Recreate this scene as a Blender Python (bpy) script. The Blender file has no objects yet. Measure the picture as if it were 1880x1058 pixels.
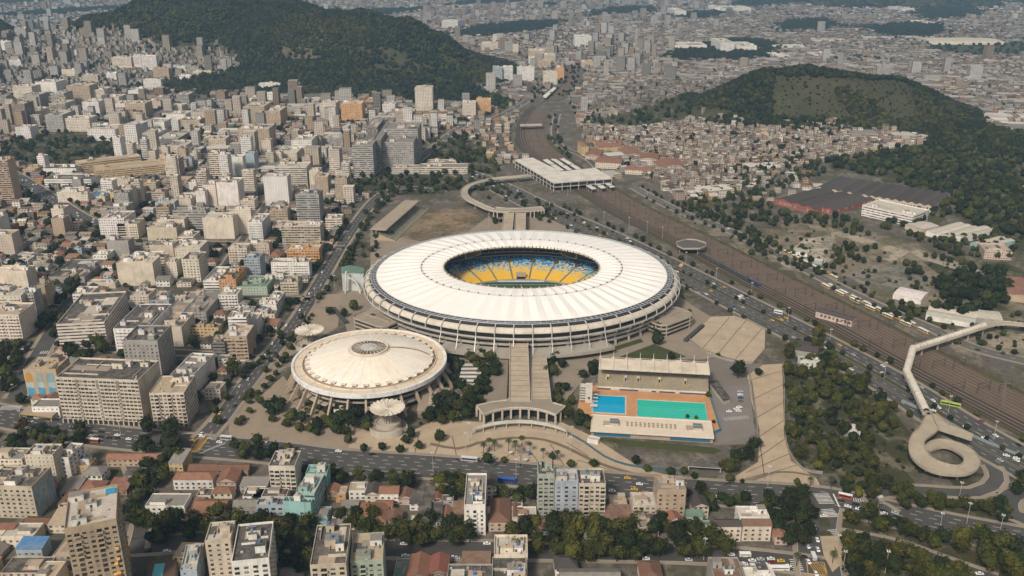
import bpy, math, random
import numpy as np
# ------------------------------------------------------------------ view geometry
R = random.Random(11)
NP = np.random.default_rng(5)
S = bpy.context.scene
COL = S.collection
F, TH, CAMZ, CX, CY = 1670.0, math.radians(20.7), 330.0, 940.0, 529.0
CT, ST = math.cos(TH), math.sin(TH)
PI = math.pi
def at(px, py, z=0.0):
 """the point of the level z that lies in the direction of a picture point"""
 u, v = (px - CX) / F, (CY - py) / F
 t = (z - CAMZ) / (-ST + v * CT)
 return u * t, (CT + v * ST) * t
def pr(x, y, z):
 zz = z - CAMZ
 d = y * CT - zz * ST
 return CX + F * x / d, CY - F * (y * ST + zz * CT) / d
def height_from(y, row):
 """height of a point standing at distance y that shows at a picture row"""
 v = (CY - row) / F
 return CAMZ + y * (-ST + v * CT) / (CT + v * ST)
OFF = {'A': (0, 0), 'B': (620, 0), 'C': (1240, 0), 'D': (0, 340), 'E': (620, 340), 'F': (1240, 340),
 'G': (0, 698), 'H': (620, 698), 'I': (1240, 698)}
def cpx(c, x, y):
 if c == 'P':
  return x, y
 o = OFF[c]
 return o[0] + x / 2.9375, o[1] + y / 2.9375
# ------------------------------------------------------------------ materials
MAT = {}
def new_mat(name):
 m = bpy.data.materials.new(name)
 m.use_nodes = True
 nt = m.node_tree
 b = nt.nodes['Principled BSDF']
 MAT[name] = m
 return m, nt, nt.nodes, nt.links, b
def nd(ns, kind, **kw):
 n = ns.new(kind)
 for k, v in kw.items():
  if k.startswith('i_'):
   n.inputs[k[2:].replace('_', ' ')].default_value = v
  else:
   setattr(n, k, v)
 return n
def math_n(ns, ls, op, a, b=None, c=None):
 n = ns.new('ShaderNodeMath')
 n.operation = op
 for i, v in enumerate((a, b, c)):
  if v is None:
   continue
  if isinstance(v, (int, float)):
   n.inputs[i].default_value = v
  else:
   ls.new(v, n.inputs[i])
 return n.outputs[0]
def mixc(ns, ls, fac, a, b, mode='MIX'):
 n = ns.new('ShaderNodeMix')
 n.data_type = 'RGBA'
 n.blend_type = mode
 n.clamp_factor = True
 for sock, v in ((n.inputs[0], fac), (n.inputs[6], a), (n.inputs[7], b)):
  if isinstance(v, (int, float)):
   sock.default_value = v
  elif isinstance(v, tuple):
   sock.default_value = v if len(v) == 4 else (*v, 1)
  else:
   ls.new(v, sock)
 return n.outputs[2]
def noise(ns, ls, scale, detail=4.0, rough=0.6, vec=None, lo=0.3, hi=0.7):
 if vec is None:
  vec = ns.new('ShaderNodeNewGeometry').outputs['Position']
 n = ns.new('ShaderNodeTexNoise')
 n.inputs['Scale'].default_value = scale
 n.inputs['Detail'].default_value = detail
 n.inputs['Roughness'].default_value = rough
 ls.new(vec, n.inputs['Vector'])
 r = ns.new('ShaderNodeMapRange')
 r.inputs[1].default_value = lo
 r.inputs[2].default_value = hi
 ls.new(n.outputs[0], r.inputs[0])
 return r.outputs[0]
def stretch(ns, ls, sx, sy, sz):
 g = ns.new('ShaderNodeNewGeometry')
 m = ns.new('ShaderNodeVectorMath')
 m.operation = 'MULTIPLY'
 ls.new(g.outputs['Position'], m.inputs[0])
 m.inputs[1].default_value = (sx, sy, sz)
 return m.outputs[0]
def attr(ns, name='col'):
 a = ns.new('ShaderNodeAttribute')
 a.attribute_name = name
 return a.outputs['Color']
def weathered(name, rough=0.85, grime=0.35, scale=0.12, dirt=(0.10, 0.085, 0.065), streak=0.25, spec=0.25, metal=0.0,
   fine=1.2, fine_amt=0.3):
 """painted or bare surface whose own colour is the mesh colour, with stains of dirt"""
 m, nt, ns, ls, b = new_mat(name)
 c = attr(ns)
 f1 = noise(ns, ls, scale, 6, 0.65, None, 0.42, 0.75)
 c = mixc(ns, ls, math_n(ns, ls, 'MULTIPLY', f1, grime), c, dirt)
 if streak:
  f2 = noise(ns, ls, 1.0, 3, 0.6, stretch(ns, ls, 0.7, 0.7, 0.05), 0.5, 0.8)
  c = mixc(ns, ls, math_n(ns, ls, 'MULTIPLY', f2, streak), c, dirt)
 f3 = noise(ns, ls, fine, 2, 0.5, None, 0.3, 0.7)
 c = mixc(ns, ls, math_n(ns, ls, 'MULTIPLY', f3, fine_amt), c, (0.75, 0.72, 0.68), 'MULTIPLY')
 ls.new(c, b.inputs['Base Color'])
 b.inputs['Roughness'].default_value = rough
 b.inputs['Specular IOR Level'].default_value = spec
 b.inputs['Metallic'].default_value = metal
 return m
weathered('paint', streak=0.4, grime=0.4)
weathered('concrete', 0.9, 0.4, 0.07, (0.13, 0.105, 0.08), 0.35)
weathered('roofing', 0.9, 0.55, 0.22, (0.30, 0.26, 0.21), 0.0, 0.2, 0.0, 0.6, 0.6)
weathered('tiles', 0.9, 0.5, 0.3, (0.10, 0.055, 0.035), 0.0, 0.2, 0.0, 2.5, 0.55)
weathered('metal', 0.45, 0.15, 0.2, (0.12, 0.09, 0.07), 0.1, 0.5, 0.2)
weathered('membrane', 0.6, 0.13, 0.03, (0.45, 0.42, 0.38), 0.0, 0.3, 0.0, 0.3, 0.05)
weathered('dome_skin', 0.85, 0.26, 0.09, (0.40, 0.29, 0.19), 0.0, 0.2, 0.0, 0.5, 0.3)
weathered('carpaint', 0.25, 0.0, 0.3, (0.1, 0.1, 0.1), 0.0, 0.5, 0.0, 2, 0.0)
weathered('road', 0.85, 0.45, 0.05, (0.115, 0.105, 0.095), 0.0, 0.3, 0.0, 0.8, 0.45)
def earth_mat():
 m, nt, ns, ls, b = new_mat('earth')
 c = attr(ns)
 f0 = noise(ns, ls, 0.02, 6, 0.7, None, 0.47, 0.56)
 c = mixc(ns, ls, math_n(ns, ls, 'MULTIPLY', f0, 0.6), c, (0.062, 0.058, 0.024))
 f1 = noise(ns, ls, 0.05, 6, 0.7, stretch(ns, ls, 1.3, 0.8, 1), 0.5, 0.62)
 c = mixc(ns, ls, math_n(ns, ls, 'MULTIPLY', f1, 0.45), c, (0.30, 0.25, 0.185))
 f2 = noise(ns, ls, 0.16, 4, 0.7, None, 0.5, 0.7)
 c = mixc(ns, ls, math_n(ns, ls, 'MULTIPLY', f2, 0.65), c, (0.05, 0.047, 0.034))
 f3 = noise(ns, ls, 0.7, 3, 0.6, None, 0.3, 0.7)
 c = mixc(ns, ls, math_n(ns, ls, 'MULTIPLY', f3, 0.4), c, (0.6, 0.6, 0.6), 'MULTIPLY')
 ls.new(c, b.inputs['Base Color'])
 b.inputs['Roughness'].default_value = 0.95
 b.inputs['Specular IOR Level'].default_value = 0.1
earth_mat()
weathered('ballast', 0.95, 0.6, 0.05, (0.09, 0.065, 0.045), 0.0, 0.1, 0.0, 0.5, 0.5)
weathered('hillside', 0.95, 0.85, 0.022, (0.085, 0.070, 0.035), 0.0, 0.1, 0.0, 0.09, 0.75)
weathered('lawn', 0.95, 0.7, 0.06, (0.035, 0.040, 0.016), 0.0, 0.1, 0.0, 0.6, 0.6)
def foliage_mat(name, amt=0.6):
 m, nt, ns, ls, b = new_mat(name)
 c = attr(ns)
 oi = ns.new('ShaderNodeObjectInfo')
 f = noise(ns, ls, 0.35, 3, 0.6, None, 0.35, 0.7)
 c = mixc(ns, ls, math_n(ns, ls, 'MULTIPLY', f, amt), c, (0.55, 0.62, 0.55), 'MULTIPLY')
 hs = ns.new('ShaderNodeHueSaturation')
 ls.new(c, hs.inputs['Color'])
 mr = ns.new('ShaderNodeMapRange')
 mr.inputs[3].default_value = 0.482
 mr.inputs[4].default_value = 0.512
 ls.new(oi.outputs['Random'], mr.inputs[0])
 ls.new(mr.outputs[0], hs.inputs['Hue'])
 mv = ns.new('ShaderNodeMapRange')
 mv.inputs[3].default_value = 0.75
 mv.inputs[4].default_value = 1.25
 ls.new(math_n(ns, ls, 'FRACT', math_n(ns, ls, 'MULTIPLY', oi.outputs['Random'], 7.31)), mv.inputs[0])
 ls.new(mv.outputs[0], hs.inputs['Value'])
 ls.new(hs.outputs[0], b.inputs['Base Color'])
 b.inputs['Roughness'].default_value = 0.8
 b.inputs['Specular IOR Level'].default_value = 0.12
 return m
foliage_mat('foliage')
def facade(name, wx, y0, y1, frame=0.5, shutter=0.35, band=0.0):
 """wall with rows of windows: uv = (bay, storey)"""
 m, nt, ns, ls, b = new_mat(name)
 c = attr(ns)
 f1 = noise(ns, ls, 0.1, 5, 0.6, None, 0.45, 0.8)
 c = mixc(ns, ls, math_n(ns, ls, 'MULTIPLY', f1, 0.35), c, (0.12, 0.10, 0.08))
 f2 = noise(ns, ls, 1.0, 3, 0.6, stretch(ns, ls, 0.8, 0.8, 0.04), 0.5, 0.85)
 c = mixc(ns, ls, math_n(ns, ls, 'MULTIPLY', f2, 0.3), c, (0.14, 0.12, 0.10))
 uv = ns.new('ShaderNodeUVMap')
 sp = ns.new('ShaderNodeSeparateXYZ')
 ls.new(uv.outputs[0], sp.inputs[0])
 U, V = sp.outputs[0], sp.outputs[1]
 fu, fv = math_n(ns, ls, 'FRACT', U), math_n(ns, ls, 'FRACT', V)
 iu, iv = math_n(ns, ls, 'FLOOR', U), math_n(ns, ls, 'FLOOR', V)
 cb = ns.new('ShaderNodeCombineXYZ')
 ls.new(iu, cb.inputs[0])
 ls.new(iv, cb.inputs[1])
 oi = ns.new('ShaderNodeObjectInfo')
 ls.new(math_n(ns, ls, 'MULTIPLY', oi.outputs['Random'], 97.0), cb.inputs[2])
 wn = ns.new('ShaderNodeTexWhiteNoise')
 ls.new(cb.outputs[0], wn.inputs['Vector'])
 r1 = wn.outputs['Value']
 sep = ns.new('ShaderNodeSeparateColor')
 ls.new(wn.outputs['Color'], sep.inputs[0])
 r2, r3 = sep.outputs[0], sep.outputs[1]
 def rect(hw, a, z):
  du = math_n(ns, ls, 'ABSOLUTE', math_n(ns, ls, 'SUBTRACT', fu, 0.5))
  k = math_n(ns, ls, 'LESS_THAN', du, hw)
  k2 = math_n(ns, ls, 'MULTIPLY', math_n(ns, ls, 'GREATER_THAN', fv, a), math_n(ns, ls, 'LESS_THAN', fv, z))
  return math_n(ns, ls, 'MULTIPLY', k, k2)
 slab = math_n(ns, ls, 'LESS_THAN', fv, 0.09)
 c = mixc(ns, ls, math_n(ns, ls, 'MULTIPLY', slab, 0.25 + band), c, (0.5, 0.47, 0.42), 'MULTIPLY' if band == 0 else 'MIX')
 fr = rect(wx + 0.05, y0 - 0.03, y1 + 0.03)
 c = mixc(ns, ls, math_n(ns, ls, 'MULTIPLY', fr, frame), c, (0.45, 0.43, 0.39))
 w = rect(wx, y0, y1)
 glass = mixc(ns, ls, r2, (0.012, 0.013, 0.014), (0.075, 0.07, 0.062))
 blind = mixc(ns, ls, r3, (0.16, 0.14, 0.12), (0.36, 0.33, 0.28))
 isb = math_n(ns, ls, 'LESS_THAN', r1, shutter)
 half = math_n(ns, ls, 'GREATER_THAN', fv, math_n(ns, ls, 'ADD', math_n(ns, ls, 'MULTIPLY', r2, 0.45), y0 - 0.1))
 win = mixc(ns, ls, math_n(ns, ls, 'MULTIPLY', isb, half), glass, blind)
 c = mixc(ns, ls, w, c, win)
 ls.new(c, b.inputs['Base Color'])
 ls.new(math_n(ns, ls, 'SUBTRACT', 0.85, math_n(ns, ls, 'MULTIPLY', w, 0.45)), b.inputs['Roughness'])
 b.inputs['Specular IOR Level'].default_value = 0.3
 return m
facade('facade_grid', 0.27, 0.36, 0.78)
facade('facade_wide', 0.40, 0.34, 0.76, 0.4, 0.45)
facade('facade_band', 0.50, 0.40, 0.80, 0.3, 0.3, 0.2)
facade('facade_small', 0.15, 0.42, 0.74, 0.3, 0.2)
facade('facade_balcony', 0.44, 0.30, 0.90, 0.2, 0.3, 0.35)
FAC = ['facade_grid', 'facade_grid', 'facade_wide', 'facade_band', 'facade_small', 'facade_balcony', 'facade_wide']
def plain(name, col, rough=0.8, metal=0.0, spec=0.3, nsc=0.5, namt=0.25):
 m, nt, ns, ls, b = new_mat(name)
 f = noise(ns, ls, nsc, 4, 0.6)
 c = mixc(ns, ls, math_n(ns, ls, 'MULTIPLY', f, namt), (*col, 1), (0.4, 0.4, 0.4), 'MULTIPLY')
 ls.new(c, b.inputs['Base Color'])
 b.inputs['Roughness'].default_value = rough
 b.inputs['Metallic'].default_value = metal
 b.inputs['Specular IOR Level'].default_value = spec
 return m
plain('glass', (0.02, 0.023, 0.026), 0.15, 0, 0.5, 0.8, 0.3)
plain('bark', (0.06, 0.045, 0.033), 0.95)
plain('rubber', (0.018, 0.018, 0.018), 0.9)
plain('bronze', (0.05, 0.042, 0.03), 0.5, 0.5)
def pool_mat(name, col, line):
 m, nt, ns, ls, b = new_mat(name)
 c = attr(ns)
 f = noise(ns, ls, 0.25, 3, 0.6)
 c = mixc(ns, ls, math_n(ns, ls, 'MULTIPLY', f, 0.25), c, col)
 ls.new(c, b.inputs['Base Color'])
 b.inputs['Roughness'].default_value = 0.12
 bp = ns.new('ShaderNodeBump')
 bp.inputs['Strength'].default_value = 0.15
 f2 = noise(ns, ls, 1.5, 3, 0.6)
 ls.new(f2, bp.inputs['Height'])
 ls.new(bp.outputs[0], b.inputs['Normal'])
pool_mat('water', (0.02, 0.30, 0.34), None)
def seats_mat():
 m, nt, ns, ls, b = new_mat('seats')
 # stadium chairs: a loose mosaic running from yellow in the low rows to blue in the high ones, the last navy darkened as painted roof shade; uv = (metres, row)
 uv = ns.new('ShaderNodeUVMap')
 sp = ns.new('ShaderNodeSeparateXYZ')
 ls.new(uv.outputs[0], sp.inputs[0])
 cb = ns.new('ShaderNodeCombineXYZ')
 ls.new(math_n(ns, ls, 'FLOOR', math_n(ns, ls, 'MULTIPLY', sp.outputs[0], 0.45)), cb.inputs[0])
 ls.new(math_n(ns, ls, 'FLOOR', math_n(ns, ls, 'MULTIPLY', sp.outputs[1], 26)), cb.inputs[1])
 wn = ns.new('ShaderNodeTexWhiteNoise')
 ls.new(cb.outputs[0], wn.inputs['Vector'])
 sep = ns.new('ShaderNodeSeparateColor')
 ls.new(wn.outputs['Color'], sep.inputs[0])
 t = math_n(ns, ls, 'ADD', math_n(ns, ls, 'MULTIPLY', sep.outputs[0], 0.62), math_n(ns, ls, 'SUBTRACT', sp.outputs[1], 0.38))
 cr = ns.new('ShaderNodeValToRGB')
 el = cr.color_ramp.elements
 cr.color_ramp.interpolation = 'CONSTANT'
 el[0].position, el[0].color = 0.0, (0.62, 0.36, 0.03, 1)
 el[1].position, el[1].color = 0.40, (0.50, 0.40, 0.16, 1)
 for p, c in ((0.50, (0.20, 0.34, 0.42, 1)), (0.60, (0.04, 0.24, 0.42, 1)), (0.78, (0.02, 0.12, 0.34, 1)), (0.93, (0.012, 0.035, 0.065, 1))):
  e = el.new(p)
  e.color = c
 ls.new(t, cr.inputs[0])
 ls.new(cr.outputs[0], b.inputs['Base Color'])
 b.inputs['Roughness'].default_value = 0.6
seats_mat()
# ------------------------------------------------------------------ mesh builder
class MB:
 def __init__(s):
  s.v, s.f, s.c, s.m, s.uv, s.mats = [], [], [], [], [], []
 def mi(s, mat):
  if mat not in s.mats:
   s.mats.append(mat)
  return s.mats.index(mat)
 def face(s, pts, col, mat='paint', uv=None):
  n = len(s.v)
  s.v.extend(pts)
  s.f.append(tuple(range(n, n + len(pts))))
  s.c.append(col)
  s.m.append(s.mi(mat))
  s.uv.extend(uv if uv else [(0, 0)] * len(pts))
 def box(s, x0, x1, y0, y1, z0, z1, col, mat='paint', top=None, topmat=None, bottom=False):
  a, b, c, d = (x0, y0), (x1, y0), (x1, y1), (x0, y1)
  for p, q in ((a, b), (b, c), (c, d), (d, a)):
   s.face([(*p, z0), (*q, z0), (*q, z1), (*p, z1)], col, mat)
  s.face([(*a, z1), (*b, z1), (*c, z1), (*d, z1)], top or col, topmat or mat)
  if bottom:
   s.face([(*d, z0), (*c, z0), (*b, z0), (*a, z0)], col, mat)
 def prism(s, poly, z0, z1, col, mat='paint', top=None, topmat=None, bottom=True):
  n = len(poly)
  area = sum(poly[i][0] * poly[(i + 1) % n][1] - poly[(i + 1) % n][0] * poly[i][1] for i in range(n))
  if area < 0:
   poly = poly[::-1]
  for i in range(n):
   p, q = poly[i], poly[(i + 1) % n]
   s.face([(*p, z0), (*q, z0), (*q, z1), (*p, z1)], col, mat)
  s.face([(*p, z1) for p in poly], top or col, topmat or mat)
  if bottom:
   s.face([(*p, z0) for p in poly[::-1]], col, mat)
 def beam(s, p, q, w, h, col, mat='paint'):
  """square bar from p to q"""
  p, q = np.array(p, float), np.array(q, float)
  d = q - p
  L = np.linalg.norm(d)
  if L < 1e-6:
   return
  d /= L
  up = np.array((0, 0, 1.0)) if abs(d[2]) < 0.95 else np.array((1.0, 0, 0))
  r = np.cross(d, up)
  r /= np.linalg.norm(r)
  u = np.cross(r, d)
  o = [(-1, -1), (1, -1), (1, 1), (-1, 1)]
  A = [tuple(p + r * w / 2 * i + u * h / 2 * j) for i, j in o]
  B = [tuple(q + r * w / 2 * i + u * h / 2 * j) for i, j in o]
  for i in range(4):
   k = (i + 1) % 4
   s.face([A[i], A[k], B[k], B[i]], col, mat)
  s.face(A[::-1], col, mat)
  s.face(B, col, mat)
 def rod(s, p, q, r0, r1, col, mat='paint', n=8):
  p, q = np.array(p, float), np.array(q, float)
  d = q - p
  d /= np.linalg.norm(d)
  up = np.array((0, 0, 1.0)) if abs(d[2]) < 0.95 else np.array((1.0, 0, 0))
  r = np.cross(d, up)
  r /= np.linalg.norm(r)
  u = np.cross(r, d)
  an = [2 * PI * i / n for i in range(n)]
  A = [tuple(p + (r * math.cos(a) + u * math.sin(a)) * r0) for a in an]
  B = [tuple(q + (r * math.cos(a) + u * math.sin(a)) * r1) for a in an]
  for i in range(n):
   k = (i + 1) % n
   s.face([A[i], A[k], B[k], B[i]], col, mat)
  s.face(B, col, mat)
  s.face(A[::-1], col, mat)
 def rings(s, prof, n, col, mat='paint', cx=0.0, cy=0.0, a0=0.0, a1=2 * PI, colfn=None, uvfn=None, zfn=None):
  """sweep a profile of (rx, ry, z) round an ellipse"""
  full = abs(a1 - a0 - 2 * PI) < 1e-6
  m = n if full else n + 1
  an = [a0 + (a1 - a0) * i / n for i in range(m)]
  for j in range(len(prof) - 1):
   P, Q = prof[j], prof[j + 1]
   for i in range(n):
    k = (i + 1) % m
    t0, t1 = an[i], an[k]
    def pt(r, t, idx, jj):
     z = r[2] + (zfn(idx, jj) if zfn else 0)
     return (cx + r[0] * math.cos(t), cy + r[1] * math.sin(t), z)
    pts = [pt(P, t0, i, j), pt(P, t1, i + 1, j), pt(Q, t1, i + 1, j + 1), pt(Q, t0, i, j + 1)]
    c = colfn(i, j) if colfn else col
    s.face(pts, c, mat, uvfn(i, j) if uvfn else None)
 def ribbon(s, pts, width, z, col, mat='road', off=0.0):
  P = [np.array(p[:2], float) for p in pts]
  L, Rr = [], []
  for i, p in enumerate(P):
   d = P[min(i + 1, len(P) - 1)] - P[max(i - 1, 0)]
   d /= np.linalg.norm(d)
   nrm = np.array((-d[1], d[0]))
   zz = z(p) if callable(z) else z
   w = width[i] if isinstance(width, (list, tuple)) else width
   L.append((*(p + nrm * (off + w / 2)), zz))
   Rr.append((*(p + nrm * (off - w / 2)), zz))
  for i in range(len(P) - 1):
   s.face([Rr[i], Rr[i + 1], L[i + 1], L[i]], col, mat)
 def mesh(s, name):
  me = bpy.data.meshes.new(name)
  me.from_pydata(s.v, [], s.f)
  a = me.attributes.new('col', 'FLOAT_COLOR', 'FACE')
  a.data.foreach_set('color', np.array([(*c[:3], 1.0) for c in s.c], dtype=np.float32).ravel())
  u = me.uv_layers.new(name='UVMap')
  u.data.foreach_set('uv', np.array(s.uv, dtype=np.float32).ravel())
  for k in s.mats:
   me.materials.append(MAT[k])
  me.polygons.foreach_set('material_index', np.array(s.m, dtype=np.int32))
  me.update()
  return me
 def build(s, name, parent=None, smooth=False, loc=None, rz=0.0, label=None):
  me = s.mesh(name)
  if smooth:
   weld(me)
   me.polygons.foreach_set('use_smooth', np.ones(len(me.polygons), dtype=bool))
  return link(name, me, parent, loc, rz, label)
def weld(me):
 import bmesh
 bm = bmesh.new()
 bm.from_mesh(me)
 bmesh.ops.remove_doubles(bm, verts=bm.verts, dist=0.001)
 bm.to_mesh(me)
 bm.free()
def link(name, me, parent=None, loc=None, rz=0.0, label=None):
 o = bpy.data.objects.new(name, me)
 COL.objects.link(o)
 if parent is not None:
  o.parent = parent
 if loc is not None:
  o.location = loc
 if rz:
  o.rotation_euler = (0, 0, rz)
 if label:
  o['label'] = label
 return o
def thing(name, cat, loc=(0, 0, 0), rz=0.0, label=None, group=None):
 o = bpy.data.objects.new(name, None)
 COL.objects.link(o)
 o.location = loc
 o.rotation_euler = (0, 0, rz)
 o.empty_display_size = 0.5
 return tag(o, cat, label, group)
def tag(o, cat, label=None, group=None):
 o['category'] = cat
 if label:
  o['label'] = label
 if group:
  o['group'] = group
 return o
def kind(o, k, label=None, cat=None):
 o['kind'] = k
 if label:
  o['label'] = label
 if cat:
  o['category'] = cat
 return o
def big_mesh(name, V, Fq, C, mats, midx=None, smooth=False):
 """mesh from arrays: V (n,3), Fq (m,3 or 4), C (m,3)"""
 me = bpy.data.meshes.new(name)
 k = Fq.shape[1]
 me.vertices.add(len(V))
 me.vertices.foreach_set('co', V.astype(np.float32).ravel())
 me.loops.add(Fq.size)
 me.loops.foreach_set('vertex_index', Fq.astype(np.int32).ravel())
 me.polygons.add(len(Fq))
 me.polygons.foreach_set('loop_start', np.arange(0, Fq.size, k, dtype=np.int32))
 me.update(calc_edges=True)
 a = me.attributes.new('col', 'FLOAT_COLOR', 'FACE')
 a.data.foreach_set('color', np.concatenate([C, np.ones((len(C), 1))], 1).astype(np.float32).ravel())
 for m in mats:
  me.materials.append(MAT[m])
 if midx is not None:
  me.polygons.foreach_set('material_index', midx.astype(np.int32))
 me.polygons.foreach_set('use_smooth', np.full(len(Fq), bool(smooth)))
 return me
def tile(pv, pf, pc, xyz, scale, rot, tint):
 """copies of a small mesh: pv (n,3), pf (m,k), pc (m,3); xyz (N,3), scale (N,3), rot (N,), tint (N,3)"""
 N = len(xyz)
 v = pv[None] * scale[:, None, :]
 c, s_ = np.cos(rot)[:, None], np.sin(rot)[:, None]
 x = v[..., 0] * c - v[..., 1] * s_
 y = v[..., 0] * s_ + v[..., 1] * c
 V = np.stack([x, y, v[..., 2]], -1) + xyz[:, None, :]
 Fq = pf[None] + (np.arange(N) * len(pv))[:, None, None]
 C = pc[None] * tint[:, None, :]
 return V.reshape(-1, 3), Fq.reshape(-1, pf.shape[1]), C.reshape(-1, 3)
def cat_tiles(ts):
 V, Fq, C, n = [], [], [], 0
 for v, f, c in ts:
  V.append(v)
  Fq.append(f + n)
  C.append(c)
  n += len(v)
 return np.concatenate(V), np.concatenate(Fq), np.concatenate(C)
# ------------------------------------------------------------------ terrain
RIDGES = [
 [(-1123, 2700, 128, 560), (-979, 2700, 178, 600), (-850, 2750, 188, 640), (-754, 2750, 176, 640), (-600, 2650, 157, 600),
 (-437, 2550, 147, 520), (-345, 2500, 123, 430), (-281, 2450, 138, 300), (-218, 2420, 122, 185), (-165, 2380, 92, 105)],
 [(455, 1850, 28, 130), (490, 1865, 60, 180), (546, 1900, 88, 230), (624, 1900, 90, 250), (690, 1900, 80, 250), (780, 1900, 66, 220),
 (800, 1820, 44, 170), (805, 1720, 22, 150), (830, 1560, 9, 150)],
 [(-1700, 2650, 170, 380), (-1560, 2650, 150, 360), (-1430, 2650, 100, 330)],
 [(200, 2000, 6, 170), (330, 2020, 10, 190), (440, 1950, 18, 170)],
 [(1900, 5500, 35, 420), (2236, 5450, 75, 480), (2500, 5500, 40, 450)],
]
def gz(x, y):
 x, y = np.asarray(x, float), np.asarray(y, float)
 out = np.zeros(np.broadcast(x, y).shape)
 for rg in RIDGES:
  best = np.zeros_like(out)
  for (ax, ay, ah, aw), (bx, by, bh, bw) in zip(rg, rg[1:]):
   dx, dy = bx - ax, by - ay
   t = np.clip(((x - ax) * dx + (y - ay) * dy) / (dx * dx + dy * dy), 0, 1)
   d = np.hypot(x - ax - t * dx, y - ay - t * dy)
   h, w = ah + (bh - ah) * t, aw + (bw - aw) * t
   k = np.clip(d / w, 0, 1)
   best = np.maximum(best, h * (0.5 + 0.5 * np.cos(PI * k)) ** 1.05)
  out = np.maximum(out, best)
 rough = (np.sin(x * 0.021 + 1.3 * np.sin(y * 0.013)) * np.sin(y * 0.018 + 1.1 * np.sin(x * 0.011)) * 0.09 +
   np.sin(x * 0.047 + y * 0.031) * np.sin(y * 0.052 - x * 0.02) * 0.05)
 return np.where(out > 0.3, out * (1 + rough), 0.0)
def g1(x, y):
 out = 0.0
 for rg, (x0, x1, y0, y1) in zip(RIDGES, RBOX):
  if not (x0 < x < x1 and y0 < y < y1):
   continue
  for (ax, ay, ah, aw), (bx, by, bh, bw) in zip(rg, rg[1:]):
   dx, dy = bx - ax, by - ay
   t = min(1, max(0, ((x - ax) * dx + (y - ay) * dy) / (dx * dx + dy * dy)))
   k = math.hypot(x - ax - t * dx, y - ay - t * dy) / (aw + (bw - aw) * t)
   if k < 1:
    out = max(out, (ah + (bh - ah) * t) * (0.5 + 0.5 * math.cos(PI * k)) ** 1.05)
 if out <= 0.3:
  return 0.0
 return out * (1 + math.sin(x * 0.021 + 1.3 * math.sin(y * 0.013)) * math.sin(y * 0.018 + 1.1 * math.sin(x * 0.011)) * 0.09 +
    math.sin(x * 0.047 + y * 0.031) * math.sin(y * 0.052 - x * 0.02) * 0.05)
RBOX = [(min(q[0] - q[3] for q in r), max(q[0] + q[3] for q in r), min(q[1] - q[3] for q in r), max(q[1] + q[3] for q in r)) for r in RIDGES]
def inside(x, y, poly):
 ins = False
 x0, y0 = poly[-1]
 for x1, y1 in poly:
  if (y0 > y) != (y1 > y) and x < (x1 - x0) * (y - y0) / (y1 - y0) + x0:
   ins = not ins
  x0, y0 = x1, y1
 return ins
# ------------------------------------------------------------------ occupancy of the ground (2 m cells)
GX0, GY0, GS = -1800.0, 380.0, 2.0
GW, GH = 1800, 1500
OCC = np.zeros((GH, GW), dtype=bool)
def occ_rect(x, y, w, d, yaw, pad=1.0):
 hw, hd = w / 2 + pad, d / 2 + pad
 r = math.hypot(hw, hd)
 i0, i1 = max(0, int((x - r - GX0) / GS)), min(GW, int((x + r - GX0) / GS) + 2)
 j0, j1 = max(0, int((y - r - GY0) / GS)), min(GH, int((y + r - GY0) / GS) + 2)
 if i0 >= i1 or j0 >= j1:
  return None
 X, Y = np.meshgrid(GX0 + np.arange(i0, i1) * GS, GY0 + np.arange(j0, j1) * GS)
 c, s_ = math.cos(yaw), math.sin(yaw)
 u, v = (X - x) * c + (Y - y) * s_, -(X - x) * s_ + (Y - y) * c
 return (slice(j0, j1), slice(i0, i1)), (np.abs(u) <= hw) & (np.abs(v) <= hd)
def mark(x, y, w, d, yaw=0.0, pad=1.0):
 r = occ_rect(x, y, w, d, yaw, pad)
 if r:
  OCC[r[0]] |= r[1]
def free(x, y, w, d, yaw=0.0, pad=0.0, most=0.0):
 r = occ_rect(x, y, w, d, yaw, pad)
 if r is None:
  return True
 n = r[1].sum()
 return n == 0 or (OCC[r[0]] & r[1]).sum() <= most * n
def mark_line(pts, w):
 for (ax, ay), (bx, by) in zip(pts, pts[1:]):
  L = math.hypot(bx - ax, by - ay)
  mark((ax + bx) / 2, (ay + by) / 2, L + 2, w, math.atan2(by - ay, bx - ax), 0)
def in_poly(X, Y, poly):
 X, Y = np.asarray(X, float), np.asarray(Y, float)
 ins = np.zeros(np.broadcast(X, Y).shape, dtype=bool)
 n = len(poly)
 for i in range(n):
  x0, y0 = poly[i]
  x1, y1 = poly[(i + 1) % n]
  if y0 == y1:
   continue
  c = ((y0 > Y) != (y1 > Y)) & (X < (x1 - x0) * (Y - y0) / (y1 - y0) + x0)
  ins ^= c
 return ins
GXX, GYY = np.meshgrid(GX0 + np.arange(GW) * GS, GY0 + np.arange(GH) * GS)
def wpoly(pts, z=0.0, c='P'):
 return [at(*cpx(c, x, y), z) for x, y in pts]
def mark_poly(poly):
 OCC[in_poly(GXX, GYY, poly)] = True
def smooth_line(pts, step=12.0):
 """rounded line through points (Catmull-Rom)"""
 P = [np.array(p, float) for p in pts]
 P = [2 * P[0] - P[1]] + P + [2 * P[-1] - P[-2]]
 out = []
 for i in range(1, len(P) - 2):
  n = max(2, int(np.linalg.norm(P[i + 1] - P[i]) / step))
  for k in range(n):
   t = k / n
   a, b, c, d = P[i - 1], P[i], P[i + 1], P[i + 2]
   out.append(0.5 * (2 * b + (c - a) * t + (2 * a - 5 * b + 4 * c - d) * t * t + (3 * b - a - 3 * c + d) * t ** 3))
 out.append(P[-2])
 return [tuple(map(float, p)) for p in out]
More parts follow.
